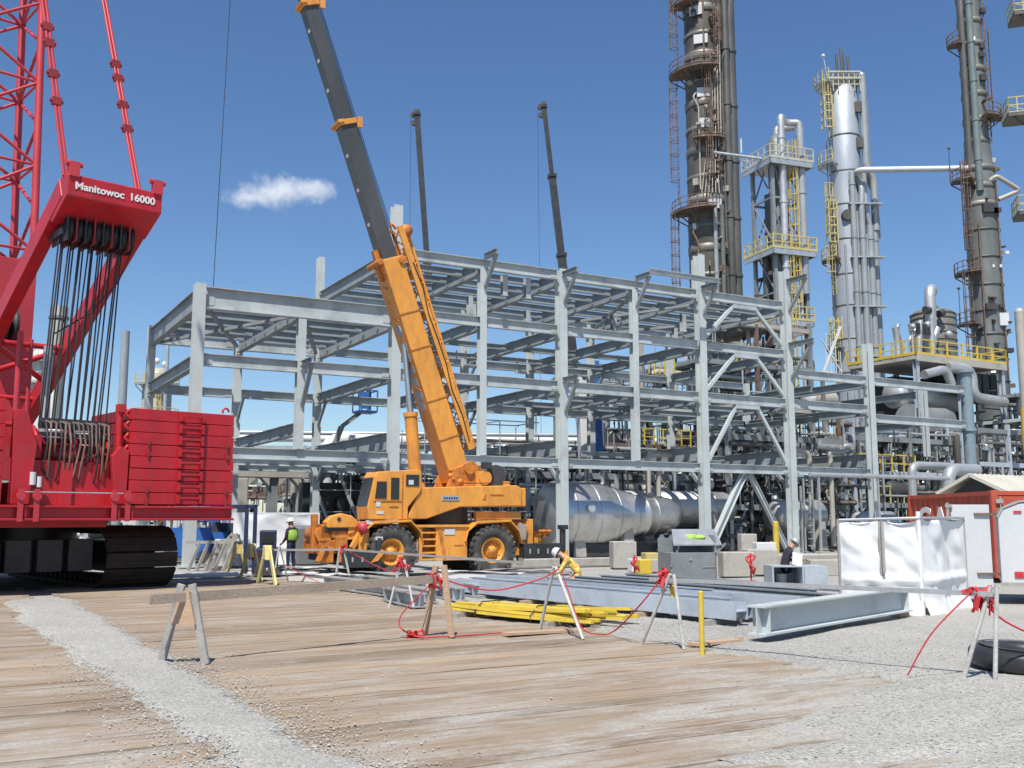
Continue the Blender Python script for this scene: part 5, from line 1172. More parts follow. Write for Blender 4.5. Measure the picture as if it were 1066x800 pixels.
# tall riser and loose pipes in front of the racks
t = thing('riser_pipe', 'thick blue-grey vertical riser at the frame corner with elbow pipes', 'pipe', tuple(FR(36.9, .2)), SA)
part('riser', bluepipe, t, lambda m: (m.cyl((0, 0, 0), (0, 0, 10.4), .34, n=24), m.cyl((0, 0, 6.9), (0, 0, 7.05), .44, n=24), m.cyl((0, 0, 10.4), (0, 0, 10.55), .5, n=24)))
part('elbow_pipe', lightpipe, t, lambda m: (m.pipe([(-.2, -.5, 4.55), (-2.9, -.6, 4.55), (-2.9, -.6, 1.0)], .37, 16, .8), m.pipe([(-1, .6, 4.8), (-4.6, .5, 4.8), (-4.6, .5, .2)], .24, 14, .6)))
part('flange', galv, t, lambda m: m.cyl((-2.9, -.6, 2.6), (-2.9, -.6, 2.75), .5, n=20))
t = thing('service_pipe', 'long grey service pipe carried level before the racks', 'pipe', tuple(FR(22.6, -.9)), SA)
part('run', galv, t, lambda m: m.tube([(0, 0, 4.0), (10.8, 0, 4.0)], .11, 8)); part('support', galv, t, lambda m: [m.bar((x, 0, 0), (x, 0, 3.9), .1, .1) for x in (.6, 5, 10.4)])
t = thing('goose_pipes', 'two beige upright pipes bent over beside the frame column', 'pipe', tuple(FR(25.2, 1.6)), SA)
for x in (0, 1.6): part('pipe', tanpipe, t, lambda m: m.pipe([(x, 0, .3), (x, 0, 5.1), (x-.2, 0, 5.4), (x-.9 if x == 0 else x+1.4, .2, 5.5)], .14, 10, .35))
t = thing('scaffold_ladder', 'upright silver ladder scaffold in front of the racks', 'ladder', tuple(FR(22.9, .9)), SA)
for k in range(5): part('stile', galv, t, lambda m: m.bar((k*.42, .2*(k % 2), 0), (k*.42, .2*(k % 2), 3.9-.2*(k % 3)), .08, .08))
part('rungs', galv, t, lambda m: [m.bar((0, 0, z*.35), (.42, .2, z*.35), .04, .04) for z in range(1, 11)]+[m.bar((1.26, 0, z*.35), (1.68, .0, z*.35), .04, .04) for z in range(1, 11)])

# white and blue mast behind the frame
p = W(609, 440, 60.5); t = thing('telescopic_mast', 'white and blue upright mast standing behind the middle columns', 'mast', (p.x, p.y, 0), R(15))
part('white_column', white, t, lambda m: m.bar((.2, 0, .6), (-.2, 0, 10.9), .72, .7, up=(0,1,0)))
part('blue_column', blue, t, lambda m: m.bar((1.05, .3, .6), (.65, .3, 11.3), .6, .6, up=(0,1,0)))
part('port', mesh_d, t, lambda m: m.cyl((-.15, -.3, 10.2), (-.15, -.38, 10.2), .14))
part('base', navy, t, lambda m: m.bx(-1.2, 2.2, -1, 1.2, 0, .7))

# distant telescopic cranes behind the frame
def far_crane(lab, top, mid, base_px, w0, w1, Y, steps):
    a = W(*top, Y); b = W(*mid, Y); d = (a-b).normalized(); s = (b.z-2.6)/d.z; foot = b-d*s
    t = thing('telescopic_crane', lab, 'mobile crane', (foot.x, foot.y, 0), R(160))
    L = (a-foot).length; z0 = 0
    for i, (f, w_) in enumerate(steps):
        p0 = foot+d*L*z0; p1 = foot+d*L*f
        o = part('boom_section', blackp, t, lambda m: m.bar(p0, p1, w_, w_*1.15, up=(0,1,0)), world=True)
        part('boom_collar', blackp, o, lambda m: m.bar(p1-d*.3, p1, w_+.25, w_*1.15+.25, up=(0,1,0)), world=True); z0 = f
    part('boom_head', mesh_d, t, lambda m: (m.bar(a-d*1.2, a+d*.4, .55, .4, up=(0,1,0)), [m.cyl(a-d*k+V((-.45,-.2,0)), a-d*k+V((-.45,.2,0)), .3, n=12) for k in (.2, 1.2)]), world=True)
    part('hoist_rope', ropem, t, lambda m: m.tube([a+V((-.7, 0, 0)), V((a.x-.4, a.y, 4))], .02, 5), world=True)
    part('carrier', navy, t, lambda m: (m.bx(-5, 5, -1.4, 1.4, .8, 1.7), m.bx(-1.5, 3.5, -1.3, 1.3, 1.7, 2.9)))
    part('cab', white, t, lambda m: m.prism([(-5, 1.7), (-3, 1.7), (-3, 3.2), (-4.6, 3.2), (-5, 2.5)], -1.3, 1.3))
    for x in (-3.8, -2.2, 2.2, 3.8):
        for y in (-1.35, 1.0): part('wheel', rubber, t, lambda m: m.cyl((x, y, .65), (x, y+.35, .65), .65, n=18))
far_crane('dark distant telescopic boom rising behind the frame, shorter one', (434, 118), (444, 262), 0, .75, 1.0, 110, ((.35, .95), (.62, .85), (1, .6)))
far_crane('dark distant telescopic boom with sheave head and pale edge', (566, 110), (586, 280), 0, .7, 1.1, 112, ((.35, 1.05), (.62, .95), (.82, .8), (1, .5)))
# hoist line of a crane out of view
p = W(240, -6, 62); q = W(222, 300, 62)
mb = MB(); mb.tube([p, q], .025, 5); mb.bar(q, q-V((0,0,1.0)), .12, .12)
tag(mb.build('hoist_line', ropem), 'thin dark crane line hanging down the open sky', 'rope')

# ------------------------------------------------------------------ distance on the far side
p = W(62, 320, 110); mb = MB(); mb.lathe([(1.0, 0), (.95, p.z), (.7, p.z), (.7, p.z-.5)], (0,0,0), n=20); mb.cyl((0,0,p.z-1.4), (0,0,p.z-1.1), 1.08)
o = mb.build('chimney', greyclad2, origin=(0,0,0)); o.location = (p.x, p.y, 0); tag(o, 'plain grey chimney seen through the red crane ropes', 'chimney')
p = W(165, 376, 120); t = thing('far_column', 'small distant column with yellow railings behind the frame end', 'tower', (p.x, p.y, 0))
part('shell', tanpipe, t, lambda m: m.lathe([(1.7, 0), (1.7, p.z-2), (1.2, p.z-1), (0, p.z-.8)], (0,0,0), n=24)); part('top_gear', white, t, lambda m: [m.ball((-1+k, -.5, p.z-.5+.4*(k % 2)), .4, 8, 6) for k in range(3)])
for z in (13.5, 17.5): ring_platform(t, z, 1.7, 2.6, R(-150), R(0), galv, yelrail)
ladder(t, .9, -1.8, 6, 18, VIEW, yelrail)
p = W(44, 365, 115); t = thing('far_column', 'distant pale round-topped column behind the red boom foot', 'tower', (p.x, p.y, 0))
part('shell', offwhite, t, lambda m: m.lathe([(1.3, 0), (1.3, p.z-1), (.8, p.z), (0, p.z+.3)], (0,0,0), n=24))
for z in (p.z-1.5, p.z-4): ring_platform(t, z, 1.3, 2.2, R(-170), R(-10), galv, palerail)
for px, py, Y, r, lab in ((131, 345, 60, .28, 'plain grey post left of the frame end'), (175, 352, 75, .16, 'pale slender lamp post behind the frame end'), (130, 372, 60, .1, '')):
    if not lab: continue
    p = W(px, py, Y); mb = MB(); mb.cyl((0,0,0), (0,0,p.z), r, r*.9, n=10); mb.bx(-.4, .4, -.4, .4, 0, .1)
    if px == 131: mb.bar((-.1, 0, p.z*.62), (1.8, 0, p.z*.62), .1, .14); mb.bar((.1, 0, p.z*.6), (1.4, 0, p.z*.35), .08, .08)
    lab = 'plain grey post with a small arm beside the frame end' if px == 131 else lab
    o = mb.build('post', galv if px > 140 else lightpipe, origin=(0,0,0)); o.location = (p.x, p.y, 0); tag(o, lab, 'post')
# elevated pipe bridge
a = W(-30, 456, 95); t = thing('pipe_bridge', 'long distant pipe bridge on trestles crossing behind the frame', 'pipe bridge', (a.x, a.y, 0), R(6))
for k in range(9): part('trestle', galv, t, lambda m: (m.bar((k*8, 0, 0), (k*8, 0, 9.2), .3, .3), m.bar((k*8, 2, 0), (k*8, 2, 9.2), .3, .3), m.bar((k*8-.2, -.3, 9.0), (k*8-.2, 2.3, 9.0), .3, .3)))
for k, (r, m_) in enumerate(((.34, offwhite), (.2, lightpipe), (.28, white), (.16, galv))): part('pipe', m_, t, lambda m: m.tube([(-6, .5*k, 9.5+(k % 2)*.6), (66, .5*k, 9.5+(k % 2)*.6)], r, 10))
part('girder', galv, t, lambda m: (m.bar((-6, -.2, 8.6), (66, -.2, 8.6), .2, .35), m.bar((-6, -.2, 7.4), (66, -.2, 7.4), .15, .2)))
p = FR(2.0, 14.0); t = thing('insulated_pipe', 'white insulated pipe with rounded end behind the frame', 'pipe', tuple(p), SA)
part('pipe', white, t, lambda m: m.pipe([(0, 0, 0), (0, 0, 6.0), (6.5, 0, 6.0)], .4, 18, .9))
unit('pipe_rack', 'remote pipe rack low on the skyline behind the red crane', -12, 8, 38, 44, [3.5, 6], 21, 50, .2)
# concrete portal
t = thing('concrete_portal', 'grey concrete portal frame with two rounded openings', 'portal', tuple(FR(-2.9, 13.5)), SA)
def portal(m):
    m.bx(0, 3.9, 0, .7, 3.85, 4.5); m.bx(0, .6, 0, .7, 0, 3.85); m.bx(3.3, 3.9, 0, .7, 0, 3.85)
part('frame', concrete, t, portal, bevel=.06); part('middle_post', steel_dark, t, lambda m: m.bx(1.7, 2.2, .2, .6, 0, 3.85))
part('fillet', concrete, t, lambda m: [m.prism([(a, 3.85), (a+s*.4, 3.85), (a, 3.45)] if s < 0 else [(a, 3.85), (a, 3.45), (a+s*.4, 3.85)], .02, .68) for a, s in ((.6, 1), (1.7, -1), (2.2, 1), (3.3, -1))])
# ------------------------------------------------------------------ yard: people
def seg_label(p, segs):
    best = None
    for a, b, r, lab in segs:
        ab = b-a; t = max(0, min(1, (p-a).dot(ab)/max(1e-9, ab.length_squared))); d = (p-(a+ab*t)).length-r
        if best is None or d < best[0]: best = (d, lab)
    return best[1]
def person(lab, loc, yaw, J, clothes, hat=white, hair=None, vest=None):
    """J: joints in metres, figure faces +x, y to its left"""
    t = thing('person', lab, 'person', loc, yaw)
    E = [('pelvis','waist'),('waist','chest'),('chest','neck'),('neck','head'),('head','crown')]
    for s in 'lr': E += [('chest','sh_'+s),('sh_'+s,'el_'+s),('el_'+s,'wr_'+s),('wr_'+s,'palm_'+s),('pelvis','hip_'+s),('hip_'+s,'kn_'+s),('kn_'+s,'an_'+s),('an_'+s,'toe_'+s)]
    RAD = dict(pelvis=(.155,.12), waist=(.15,.11), chest=(.175,.125), neck=(.06,.06), head=(.085,.095), crown=(.075,.085), sh=(.07,.07), el=(.05,.05), wr=(.034,.034), palm=(.045,.022), hip=(.095,.095), kn=(.066,.066), an=(.045,.045), toe=(.045,.035))
    names = list(J); me = bpy.data.meshes.new('body'); me.from_pydata([J[n] for n in names], [(names.index(a), names.index(b)) for a, b in E], [])
    o = bpy.data.objects.new('body_tmp', me); COL.objects.link(o)
    md = o.modifiers.new('skin', 'SKIN'); md.use_smooth_shade = True
    sv_ = me.skin_vertices[0].data
    for i, n in enumerate(names): sv_[i].radius = RAD[n.split('_')[0]]; sv_[i].use_root = (n == 'pelvis')
    sb = o.modifiers.new('sub', 'SUBSURF'); sb.levels = 1; sb.render_levels = 1
    dg = bpy.context.evaluated_depsgraph_get(); m2 = bpy.data.meshes.new_from_object(o.evaluated_get(dg)); bpy.data.objects.remove(o)
    segs = []
    for a, b in E:
        k = b.split('_')[0]; lb = {'waist':'top','chest':'top','neck':'top','head':'skin','crown':'skin','sh':'top','el':'top','wr':'top','palm':'skin','hip':'legs','kn':'legs','an':'legs','toe':'boots'}[k]
        segs.append((V(J[a]), V(J[b]), RAD[k][0], lb))
    keys = ['top','legs','skin','boots']; mb = MB(); mb.v = [v.co.copy() for v in m2.vertices]; 
    for p in m2.polygons:
        mb.f.append(list(p.vertices)); mb.sm.append(True); mb.mi.append(keys.index(seg_label(p.center, segs))); mb.tint.append(1.0)
    # fingers and thumb, face
    mb.m = 2
    for s in 'lr':
        w_ = V(J['wr_'+s]); p_ = V(J['palm_'+s]); d = (p_-w_).normalized(); sd = d.cross(V((0,0,1))); sd = sd.normalized() if sd.length > .1 else V((0,1,0)); dn = d.cross(sd)
        if dn.z > 0: dn = -dn
        for k, ln in enumerate((.075, .085, .08, .06)):
            b = p_+sd*(-.03+.02*k)+d*.0; mb.tube([b, b+d*ln*.5+dn*.008, b+d*ln*.85+dn*.035, b+d*ln+dn*.06], .011, 6, r1=.008)
        b = w_.lerp(p_, .45); mb.tube([b, b-sd*.045+d*.03, b-sd*.05+d*.07+dn*.02], .013, 6, r1=.01)
    H = V(J['head']); C = V(J['crown']); upv = (C-V(J['neck'])).normalized(); fw = V(J['toe_l'])-V(J['an_l']); fw.z = 0; fw = J.get('_look') or fw
    f = V((1, 0, 0)); f = (f-upv*f.dot(upv)).normalized(); sdv = upv.cross(f)
    mb.tube([H+f*.085+upv*.02, H+f*.115-upv*.015], .012, 6, r1=.017)
    for s in (-1, 1): mb.ball(H+sdv*.088*s, (.018, .012, .03), 6, 5)
    body = mb.build('body', [clothes[0], clothes[1], skinm, clothes[2]], t)
    part('eyes', blackp, body, lambda m: [m.ball(H+f*.086+upv*.03+sdv*.032*s, .011, 6, 5) for s in (-1, 1)]); part('mouth', pink, body, lambda m: m.bar(H+f*.09-upv*.045-sdv*.022, H+f*.09-upv*.045+sdv*.022, .01, .008))
    HC = H.lerp(C, .55)
    def hatm(m):
        m.lathe([(.155, 0), (.125, .015), (.12, .06), (.09, .115), (.04, .14), (0, .145)], HC, upv, 18); m.bar(HC+f*.1, HC+f*.17-upv*.01, .16, .012, up=tuple(upv))
    if hat: part('hard_hat', hat, body, hatm)
    if vest:
        ch = V(J['chest']); wa = V(J['waist'])
        part('safety_vest', vest, body, lambda m: m.lathe([(.17, -.02), (.2, .05), (.21, (ch-wa).length*.7), (.17, (ch-wa).length+.06)], wa, ch-wa, 14))
    return t
# welder, sitting bent forward at the steel box table
JS = dict(pelvis=(0,0,.42), waist=(.06,0,.60), chest=(.16,0,.86), neck=(.24,0,1.0), head=(.33,0,1.08), crown=(.38,0,1.17),
    sh_l=(.16,.19,.9), el_l=(.33,.24,.66), wr_l=(.55,.14,.66), palm_l=(.62,.11,.66), sh_r=(.16,-.19,.9), el_r=(.30,-.24,.66), wr_r=(.52,-.12,.70), palm_r=(.60,-.09,.70),
    hip_l=(.05,.1,.42), kn_l=(.45,.14,.46), an_l=(.48,.14,.08), toe_l=(.64,.15,.05), hip_r=(.05,-.1,.42), kn_r=(.42,-.16,.44), an_r=(.36,-.16,.08), toe_r=(.52,-.17,.05))
pw = G(815, 606); pw = V((W(815, 600, 27.2).x, 27.2, 0))
person('person in dark jacket, jeans and grey hard hat sitting bent over steel box', tuple(pw), R(8), JS, (dark_cloth, jeans, boots), hat=galv)
mb = MB(); mb.cyl((0,0,0), (0,0,.3), .15, .17, 18); mb.cyl((0,0,.3), (0,0,.32), .18, n=18); o = mb.build('bucket', offwhite, origin=(0,0,0)); o.location = pw+V((-.05, 0, 0)); tag(o, 'upturned pale bucket used as a seat by the person in jeans', 'bucket')
# hi-vis worker kneeling, folded forward
JK = dict(pelvis=(0,0,.38), waist=(.10,0,.55), chest=(.30,0,.74), neck=(.42,0,.84), head=(.52,0,.87), crown=(.60,0,.94),
    sh_l=(.31,.18,.77), el_l=(.45,.22,.50), wr_l=(.60,.14,.30), palm_l=(.66,.13,.24), sh_r=(.31,-.18,.77), el_r=(.46,-.2,.50), wr_r=(.62,-.12,.30), palm_r=(.68,-.11,.24),
    hip_l=(.02,.1,.38), kn_l=(.36,.13,.10), an_l=(-.06,.13,.08), toe_l=(-.18,.13,.04), hip_r=(.02,-.1,.38), kn_r=(.38,-.14,.10), an_r=(-.06,-.14,.08), toe_r=(-.18,-.14,.04))
ph = V((W(604, 600, 25.2).x, 25.2, .02))
hv = person('person in orange and yellow hi-vis kneeling bent over among stacked beams', tuple(ph), R(172), JK, (hivis, hivis, boots), hat=white)
JT = dict(pelvis=(0,0,.93), waist=(0,0,1.08), chest=(.01,0,1.34), neck=(.02,0,1.50), head=(.05,0,1.60), crown=(.06,0,1.72),
    sh_l=(0,.2,1.40), el_l=(.02,.25,1.13), wr_l=(.2,.2,.98), palm_l=(.27,.18,.96), sh_r=(0,-.2,1.40), el_r=(-.02,-.25,1.13), wr_r=(.15,-.23,.95), palm_r=(.22,-.22,.91),
    hip_l=(0,.1,.92), kn_l=(.03,.12,.5), an_l=(0,.12,.09), toe_l=(.15,.13,.04), hip_r=(0,-.1,.92), kn_r=(.02,-.12,.5), an_r=(-.02,-.13,.09), toe_r=(.13,-.14,.04))
pp = V((W(303, 580, 33.5).x, 33.5, 0))
person('standing person in dark clothes and lime vest near the orange crane hook', tuple(pp), R(150), JT, (dark_cloth, navy, boots), hat=white, vest=limevest)
pp = FR(-3.2, 10.6, 7.92)
person('person in tan work clothes standing high up in a blue lift basket', tuple(FR(.35+3.2, 13.0-1.1, 7.42)), R(200), JT, (pm('khaki_cloth', (.30, .23, .15), .9, 0, .2, 6), dark_cloth, boots), hat=white)
# blue work basket beside him, on its boom
t = thing('boom_lift', 'blue boom lift with its basket raised behind the frame', 'boom lift', tuple(FR(.35, 13.0)), SA)
def basket(m):
    for z in (7.4, 7.95, 8.5):
        for a, b in (((2.5, -1.6), (3.5, -1.6)), ((3.5, -1.6), (3.5, -.6)), ((3.5, -.6), (2.5, -.6)), ((2.5, -.6), (2.5, -1.6))): m.bar((*a, z), (*b, z), .06, .06)
    for x in (2.5, 3.0, 3.5):
        for y in (-1.6, -.6): m.bar((x, y, 7.4), (x, y, 8.5), .06, .06)
    m.bx(2.5, 3.5, -1.6, -.6, 7.32, 7.4); m.bx(2.55, 3.0, -1.64, -1.6, 7.5, 8.4)
part('basket', blue, t, basket); part('control_box', navy, t, lambda m: m.bx(2.55, 2.95, -1.5, -1.2, 7.9, 8.4))
part('boom', steel_dark, t, lambda m: (m.bar((.2, 0, 1.6), (1.9, -.6, 6.6), .25, .3), m.bar((1.9, -.6, 6.6), (2.8, -.9, 7.35), .2, .22)))
part('chassis', navy, t, lambda m: (m.bx(-1.2, 1.4, -.9, .9, .6, 1.6)))
for x in (-.9, 1.0):
    for y in (-1.05, .75): part('wheel', rubber, t, lambda m: m.cyl((x, y, .45), (x, y+.3, .45), .45, n=18))

# ------------------------------------------------------------------ barricades
def aframe(name, lab, cat, apex_px, feetL, feetR, h, mat, wid=.07, shape='bar', grp=None, spread=.28, plate=None):
    a = G(*feetL); b = G(*feetR); c = (a+b)/2; yaw = math.atan2(b.y-a.y, b.x-a.x); hw = (b-a).length/2
    t = thing(name, lab, cat, tuple(c), yaw, grp)
    off = (W(apex_px[0], 600, c.y).x-c.x)/math.cos(yaw) if apex_px else 0
    for sx in (-1, 1):
        for y in ((-spread, spread) if shape == 'plank2' else (0,)):
            yy = y
            if shape == 'tube': part('leg', mat, t, lambda m: m.tube([(sx*hw, yy, 0), (off+sx*.03, 0, h)], wid/2, 10))
            else: part('leg', mat, t, lambda m: m.bar((sx*hw, yy, 0), (off+sx*.05, sx*.035, h), wid, .045 if shape != 'plank2' else .04, up=(0, 1, 0)), bevel=.004)
    if plate: part('gusset_board', plate, t, lambda m: m.prism([(-hw*.55, h*.5), (hw*.55, h*.5), (hw*.18, h*.92), (-hw*.18, h*.92)], -.05, -.028)); 
    return t
s1 = aframe('sawhorse', 'grey timber sawhorse with orange gusset standing on the mats', 'sawhorse', (195, 613), (168, 690), (214, 692), .96, greyplank, .10, 'bar', None, plate=plankfresh)
s2 = aframe('sawhorse', 'pale timber sawhorse tied with red rope, at the plank far end', 'sawhorse', (458, 594), (442, 661), (470, 664), 1.06, plankfresh, .10, 'bar')
e0 = G(168, 690).lerp(G(214, 692), .5); e1 = G(442, 661).lerp(G(470, 664), .5)
d = (e1-e0).normalized()
mb = MB(); mb.bar(V((e0.x, e0.y, .80))-d*.45+V((0,-.05,0)), V((e1.x, e1.y, .86))+d*.02+V((0,-.05,0)), .04, .12, up=(0,0,1))
tag(mb.build('barrier_plank', plank), 'long weathered plank laid between the two timber sawhorses', 'plank')
s3 = aframe('tube_trestle', 'steel tube trestle beside the yellow bundle, wound with red ribbon', 'trestle', (578, 590), (562, 657), (607, 666), 1.02, tubem, .05, 'tube')
s4 = aframe('tube_trestle', 'steel tube trestle near the yellow post, topped with red ribbon', 'trestle', (698, 605), (668, 671), (712, 676), 1.0, tubem, .052, 'tube')
s5 = aframe('tube_trestle', 'steel trestle in front of the white trailer', 'trestle', (1030, 615), (1003, 707), (1036, 709), 1.02, tubem, .052, 'tube')
s6 = aframe('tube_trestle', 'small pale trestle before the black outrigger box', 'trestle', (355, 578), (349, 606), (365, 606), .95, greyplank, .06, 'bar')
s7 = aframe('tube_trestle', 'thin white trestle below the front crane wheel', 'trestle', (419, 590), (405, 633), (431, 634), .95, offwhite, .05, 'tube')
s8 = aframe('tube_trestle', 'thin grey wire trestle close to the yellow barricades', 'trestle', (291, 572), (284, 608), (300, 606), 1.0, tubem, .035, 'tube')
for lab, ap, fl, fr_, m_ in (('pale yellow A-frame barricade, the nearer of the pair by the tracks', 0, (268, 607), (287, 611), paleyel), ('pale yellow A-frame barricade, behind and beside the nearer one', 0, (250, 603), (272, 606), paleyel), ('olive yellow A-frame barricade half hidden past the track end', 0, (236, 598), (258, 600), yelrail)):
    t = aframe('yellow_barricade', lab, 'barricade', None, fl, fr_, 1.0, m_, .16, 'bar', 'yellow barricades by the crawler tracks')
    part('cap', m_, t, lambda m: m.prism([(-.2, .66), (.2, .66), (.1, 1.05), (-.1, 1.05)], -.10, .10), bevel=.02)
def rail(a, b, h0, h1, r, mat, lab, box=False):
    mb = MB(); p = V((a.x, a.y, h0)); q = V((b.x, b.y, h1)); d = (q-p).normalized()
    if box: mb.bar(p-d*.2, q+d*.2, .03, .055)
    else: mb.tube([p-d*.25, q+d*.1], r, 8)
    return tag(mb.build('barrier_rail', mat), lab, 'rail')
m4 = (G(668, 671)+G(712, 676))/2; m5 = (G(1003, 707)+G(1036, 709))/2; m3 = (G(562, 657)+G(607, 666))/2; m6 = (G(349, 606)+G(365, 606))/2; m7 = (G(405, 633)+G(431, 634))/2; m8 = (G(284, 608)+G(300, 606))/2
rail(m4, m5, .92, .94, .03, galv, 'long grey pipe rail reaching to the trestle by the trailer', True)
rail(m8, m6, .9, .9, .03, greyplank, 'grey rail between the wire trestle and the small trestle', True)
rail(m6, (G(442, 661)+G(470, 664))/2+V((1.2, 6, 0)), .9, .85, .03, greyplank, 'grey rail passing below the orange crane wheels', True)
def rope(lab, pts, r=.012, name='red_rope', mat=ropered):
    mb = MB(); out = []
    P = [V(p) for p in pts]
    for i in range(len(P)-1):
        p0 = P[max(0, i-1)]; p1 = P[i]; p2 = P[i+1]; p3 = P[min(len(P)-1, i+2)]
        for k in range(8):
            t = k/8; out.append(.5*((2*p1)+(p2-p0)*t+(2*p0-5*p1+4*p2-p3)*t*t+(3*p1-p0-3*p2+p3)*t**3))
    out.append(P[-1]); mb.tube(out, r, 6)
    return tag(mb.build(name, mat), lab, 'rope')
def X(base, dx, dy, z): return V((base.x+dx, base.y+dy, z))
rope('red rope looping to the ground beside the tied sawhorse', [X(e1, -.05, -.06, .84), X(e1, -.3, -.1, .6), X(e1, -.55, -.1, .32), X(e1, -.55, -.15, .14), X(e1, -.3, -.3, .03), X(e1, -.1, -.35, .02)], .011)
rope('red rope lying along the mats from the tied sawhorse', [X(e1, -.1, -.3, .02), X(e1, .4, -.1, .02), X(e1, 1.0, .2, .03), X(e1, 1.35, .35, .02)], .011)
rope('red ribbon sagging from the tied sawhorse over the yellow bundle', [X(e1, .0, -.05, .88), X(e1, .5, .1, .72), X(e1, .95, .2, .68), X(m3, -.3, 0, .85), X(m3, -.02, 0, 1.0)], .013)
rope('red ribbon hanging in a deep curve between two steel trestles', [X(m3, .02, 0, .98), X(m3, .14, -.1, .6), X(m3, .3, -.3, .15), X(m3, .55, -.3, .05), X(m3, .8, -.3, .1), X(m4, -.3, .1, .55), X(m4, .0, 0, .93)], .011)
rope('thin red rope slanting down to the gravel before the trestle', [X(m5, -.02, 0, .96), X(m5, -.45, .1, .5), V((G(945, 705).x, G(945, 705).y, .02))], .009)
rope('red ribbon running off past the black tyre', [X(m5, .02, 0, .93), X(m5, .35, .0, .62), X(m5, 1.0, .1, .35)], .012)
rope('red rope strung below the front wheel of the orange crane', [X(m6, 0, 0, .95), X(m6, .6, -1.2, .75), X(m7, -.3, .3, .72), X(m7, 0, 0, .9)], .011)
rope('slack red rope crossing the grey channels', [X(m7, 0, 0, .9), X(m7, -.2, .5, .5), X(m7, -.35, 1.0, .3)], .011)
rope('red cord trailing over sheets by the wire trestle', [X(m8, .1, 0, .5), X(m8, .8, -.5, .2), X(m8, 1.5, -1.5, .05)], .009)
def knot(lab, c, n, sp, seed):
    rnd = random.Random(seed); mb = MB()
    for k in range(n+8):
        q = V(c)+V((rnd.uniform(-sp, sp)*.7, rnd.uniform(-sp*.5, sp*.5), rnd.uniform(-sp, sp)*.6)); a = V((rnd.uniform(-.09,.09), rnd.uniform(-.05,.05), rnd.uniform(-.07,.06)))
        b = q+a+V((rnd.uniform(-.06,.06), rnd.uniform(-.04,.04), rnd.uniform(-.16,.03)))
        for p0, p1 in ((q, q+a), (q+a, b)): mb.bar(p0, p1, .045, .006, up=(rnd.uniform(-1,1), rnd.uniform(-1,1), .5))
    return tag(mb.build('ribbon_knot', ropered), lab, 'ribbon')
knot('red ribbon knot binding the plank end to the tied sawhorse', X(e1, -.04, -.08, .88), 12, .08, 1); knot('red ribbon knot on the trestle near the yellow post', X(m4, .03, -.02, .98), 9, .1, 2)
knot('red ribbon knot on the trestle by the trailer', X(m5, .05, -.03, .92), 11, .1, 3); knot('red ribbon knot atop the thin white trestle', X(m7, 0, 0, .92), 10, .1, 4)
knot('heap of red rope on the mats by the tied sawhorse', X(e1, -.35, -.25, .06), 9, .09, 6); knot('red ribbon knot on the small pale trestle', X(m6, 0, 0, .95), 5, .06, 5)
knot('red ribbon knot at the yellow barricades', V((G(262, 604).x, G(262, 604).y, .72)), 8, .14, 8)
# yellow post
p = G(731, 681); mb = MB(); mb.cyl((0,0,-.1), (0,0,.80), .035, n=12); mb.ball((0,0,.8), (.035,.035,.02), 10, 6); o = mb.build('yellow_post', yellow, origin=(0,0,0)); o.location = p; tag(o, 'slim yellow post stuck in the gravel edge', 'post')
p = X(m4, .16, 0, .80); mb = MB(); mb.ball((0,0,0), (.05,.05,.06), 8, 6); mb.cyl((0,0,-.12), (0,0,0), .035, n=8); o = mb.build('warning_lamp', yellow, origin=(0,0,0)); o.location = p; tag(o, 'small yellow lamp hung on the trestle near the yellow post', 'lamp')

# ------------------------------------------------------------------ steel laid out in the yard
def ground_beam(lab, a, b, z, d, wd, mat=yardsteel, side=False, grp='steel beams laid out in the yard', stif=4):
    a = V((a[0], a[1], 0)); b = V((b[0], b[1], 0)); c = (a+b)/2; yaw = math.atan2(b.y-a.y, b.x-a.x); L = (b-a).length
    t = thing('steel_beam', lab, 'beam', (c.x, c.y, z), yaw, grp)
    up = (0, 1, 0) if side else (0, 0, 1)
    part('section', mat, t, lambda m: m.ibeam((-L/2, 0, d/2 if not side else wd/2), (L/2, 0, d/2 if not side else wd/2), d, wd, .028, .02, up=up, top=False))
    def st(m):
        for k in range(stif):
            x = -L/2+.15+(L-.3)*k/max(1, stif-1)
            if side: m.bx(x-.008, x+.008, -d/2+.03, d/2-.03, .02, wd-.02)
            else: m.bx(x-.008, x+.008, -wd/2+.01, wd/2-.01, .03, d-.03)
    part('stiffener', mat, t, st)
    return t
def gp(px, py): q = G(px, py); return (q.x, q.y)
ground_beam('big pale I-beam set apart on wood blocks near the tarpaulin screen', tuple(G(788, 662, .1))[:2], tuple(G(942, 636, .1))[:2], .10, .42, .3, steel, stif=2)
for q, yw, lab in ((tuple(G(862, 652)), 0, 'wood block under the middle of the big pale I-beam'), (tuple(G(932, 641)), 0, 'squared wood block under the far end of the big pale I-beam')):
    mb = MB(); mb.bx(-.32, .32, -.1, .1, 0, .11); o = mb.build('wood_block', greyplank if 'middle' in lab else plankfresh, origin=(0,0,0), bevel=.01); o.location = (q[0], q[1], 0); o.rotation_euler = (0, 0, SA+R(70)); tag(o, lab, 'wood block')
bd_ = (V((3.95, 17.0, 0))-V((-1.2, 24.0, 0))).normalized(); bn = V((-bd_.y, bd_.x, 0))   # towards upper right
labs = ['long blue-grey beam nearest the yellow bundle', 'long beam lying second in the spread of steel', 'long beam lying third in the spread of steel', 'beam lying fourth, beneath the tool chest', 'beam lying fifth in the spread of steel', 'beam lying sixth in the spread of steel', 'beam lying seventh, nearest the concrete blocks']
rnd = random.Random(5)
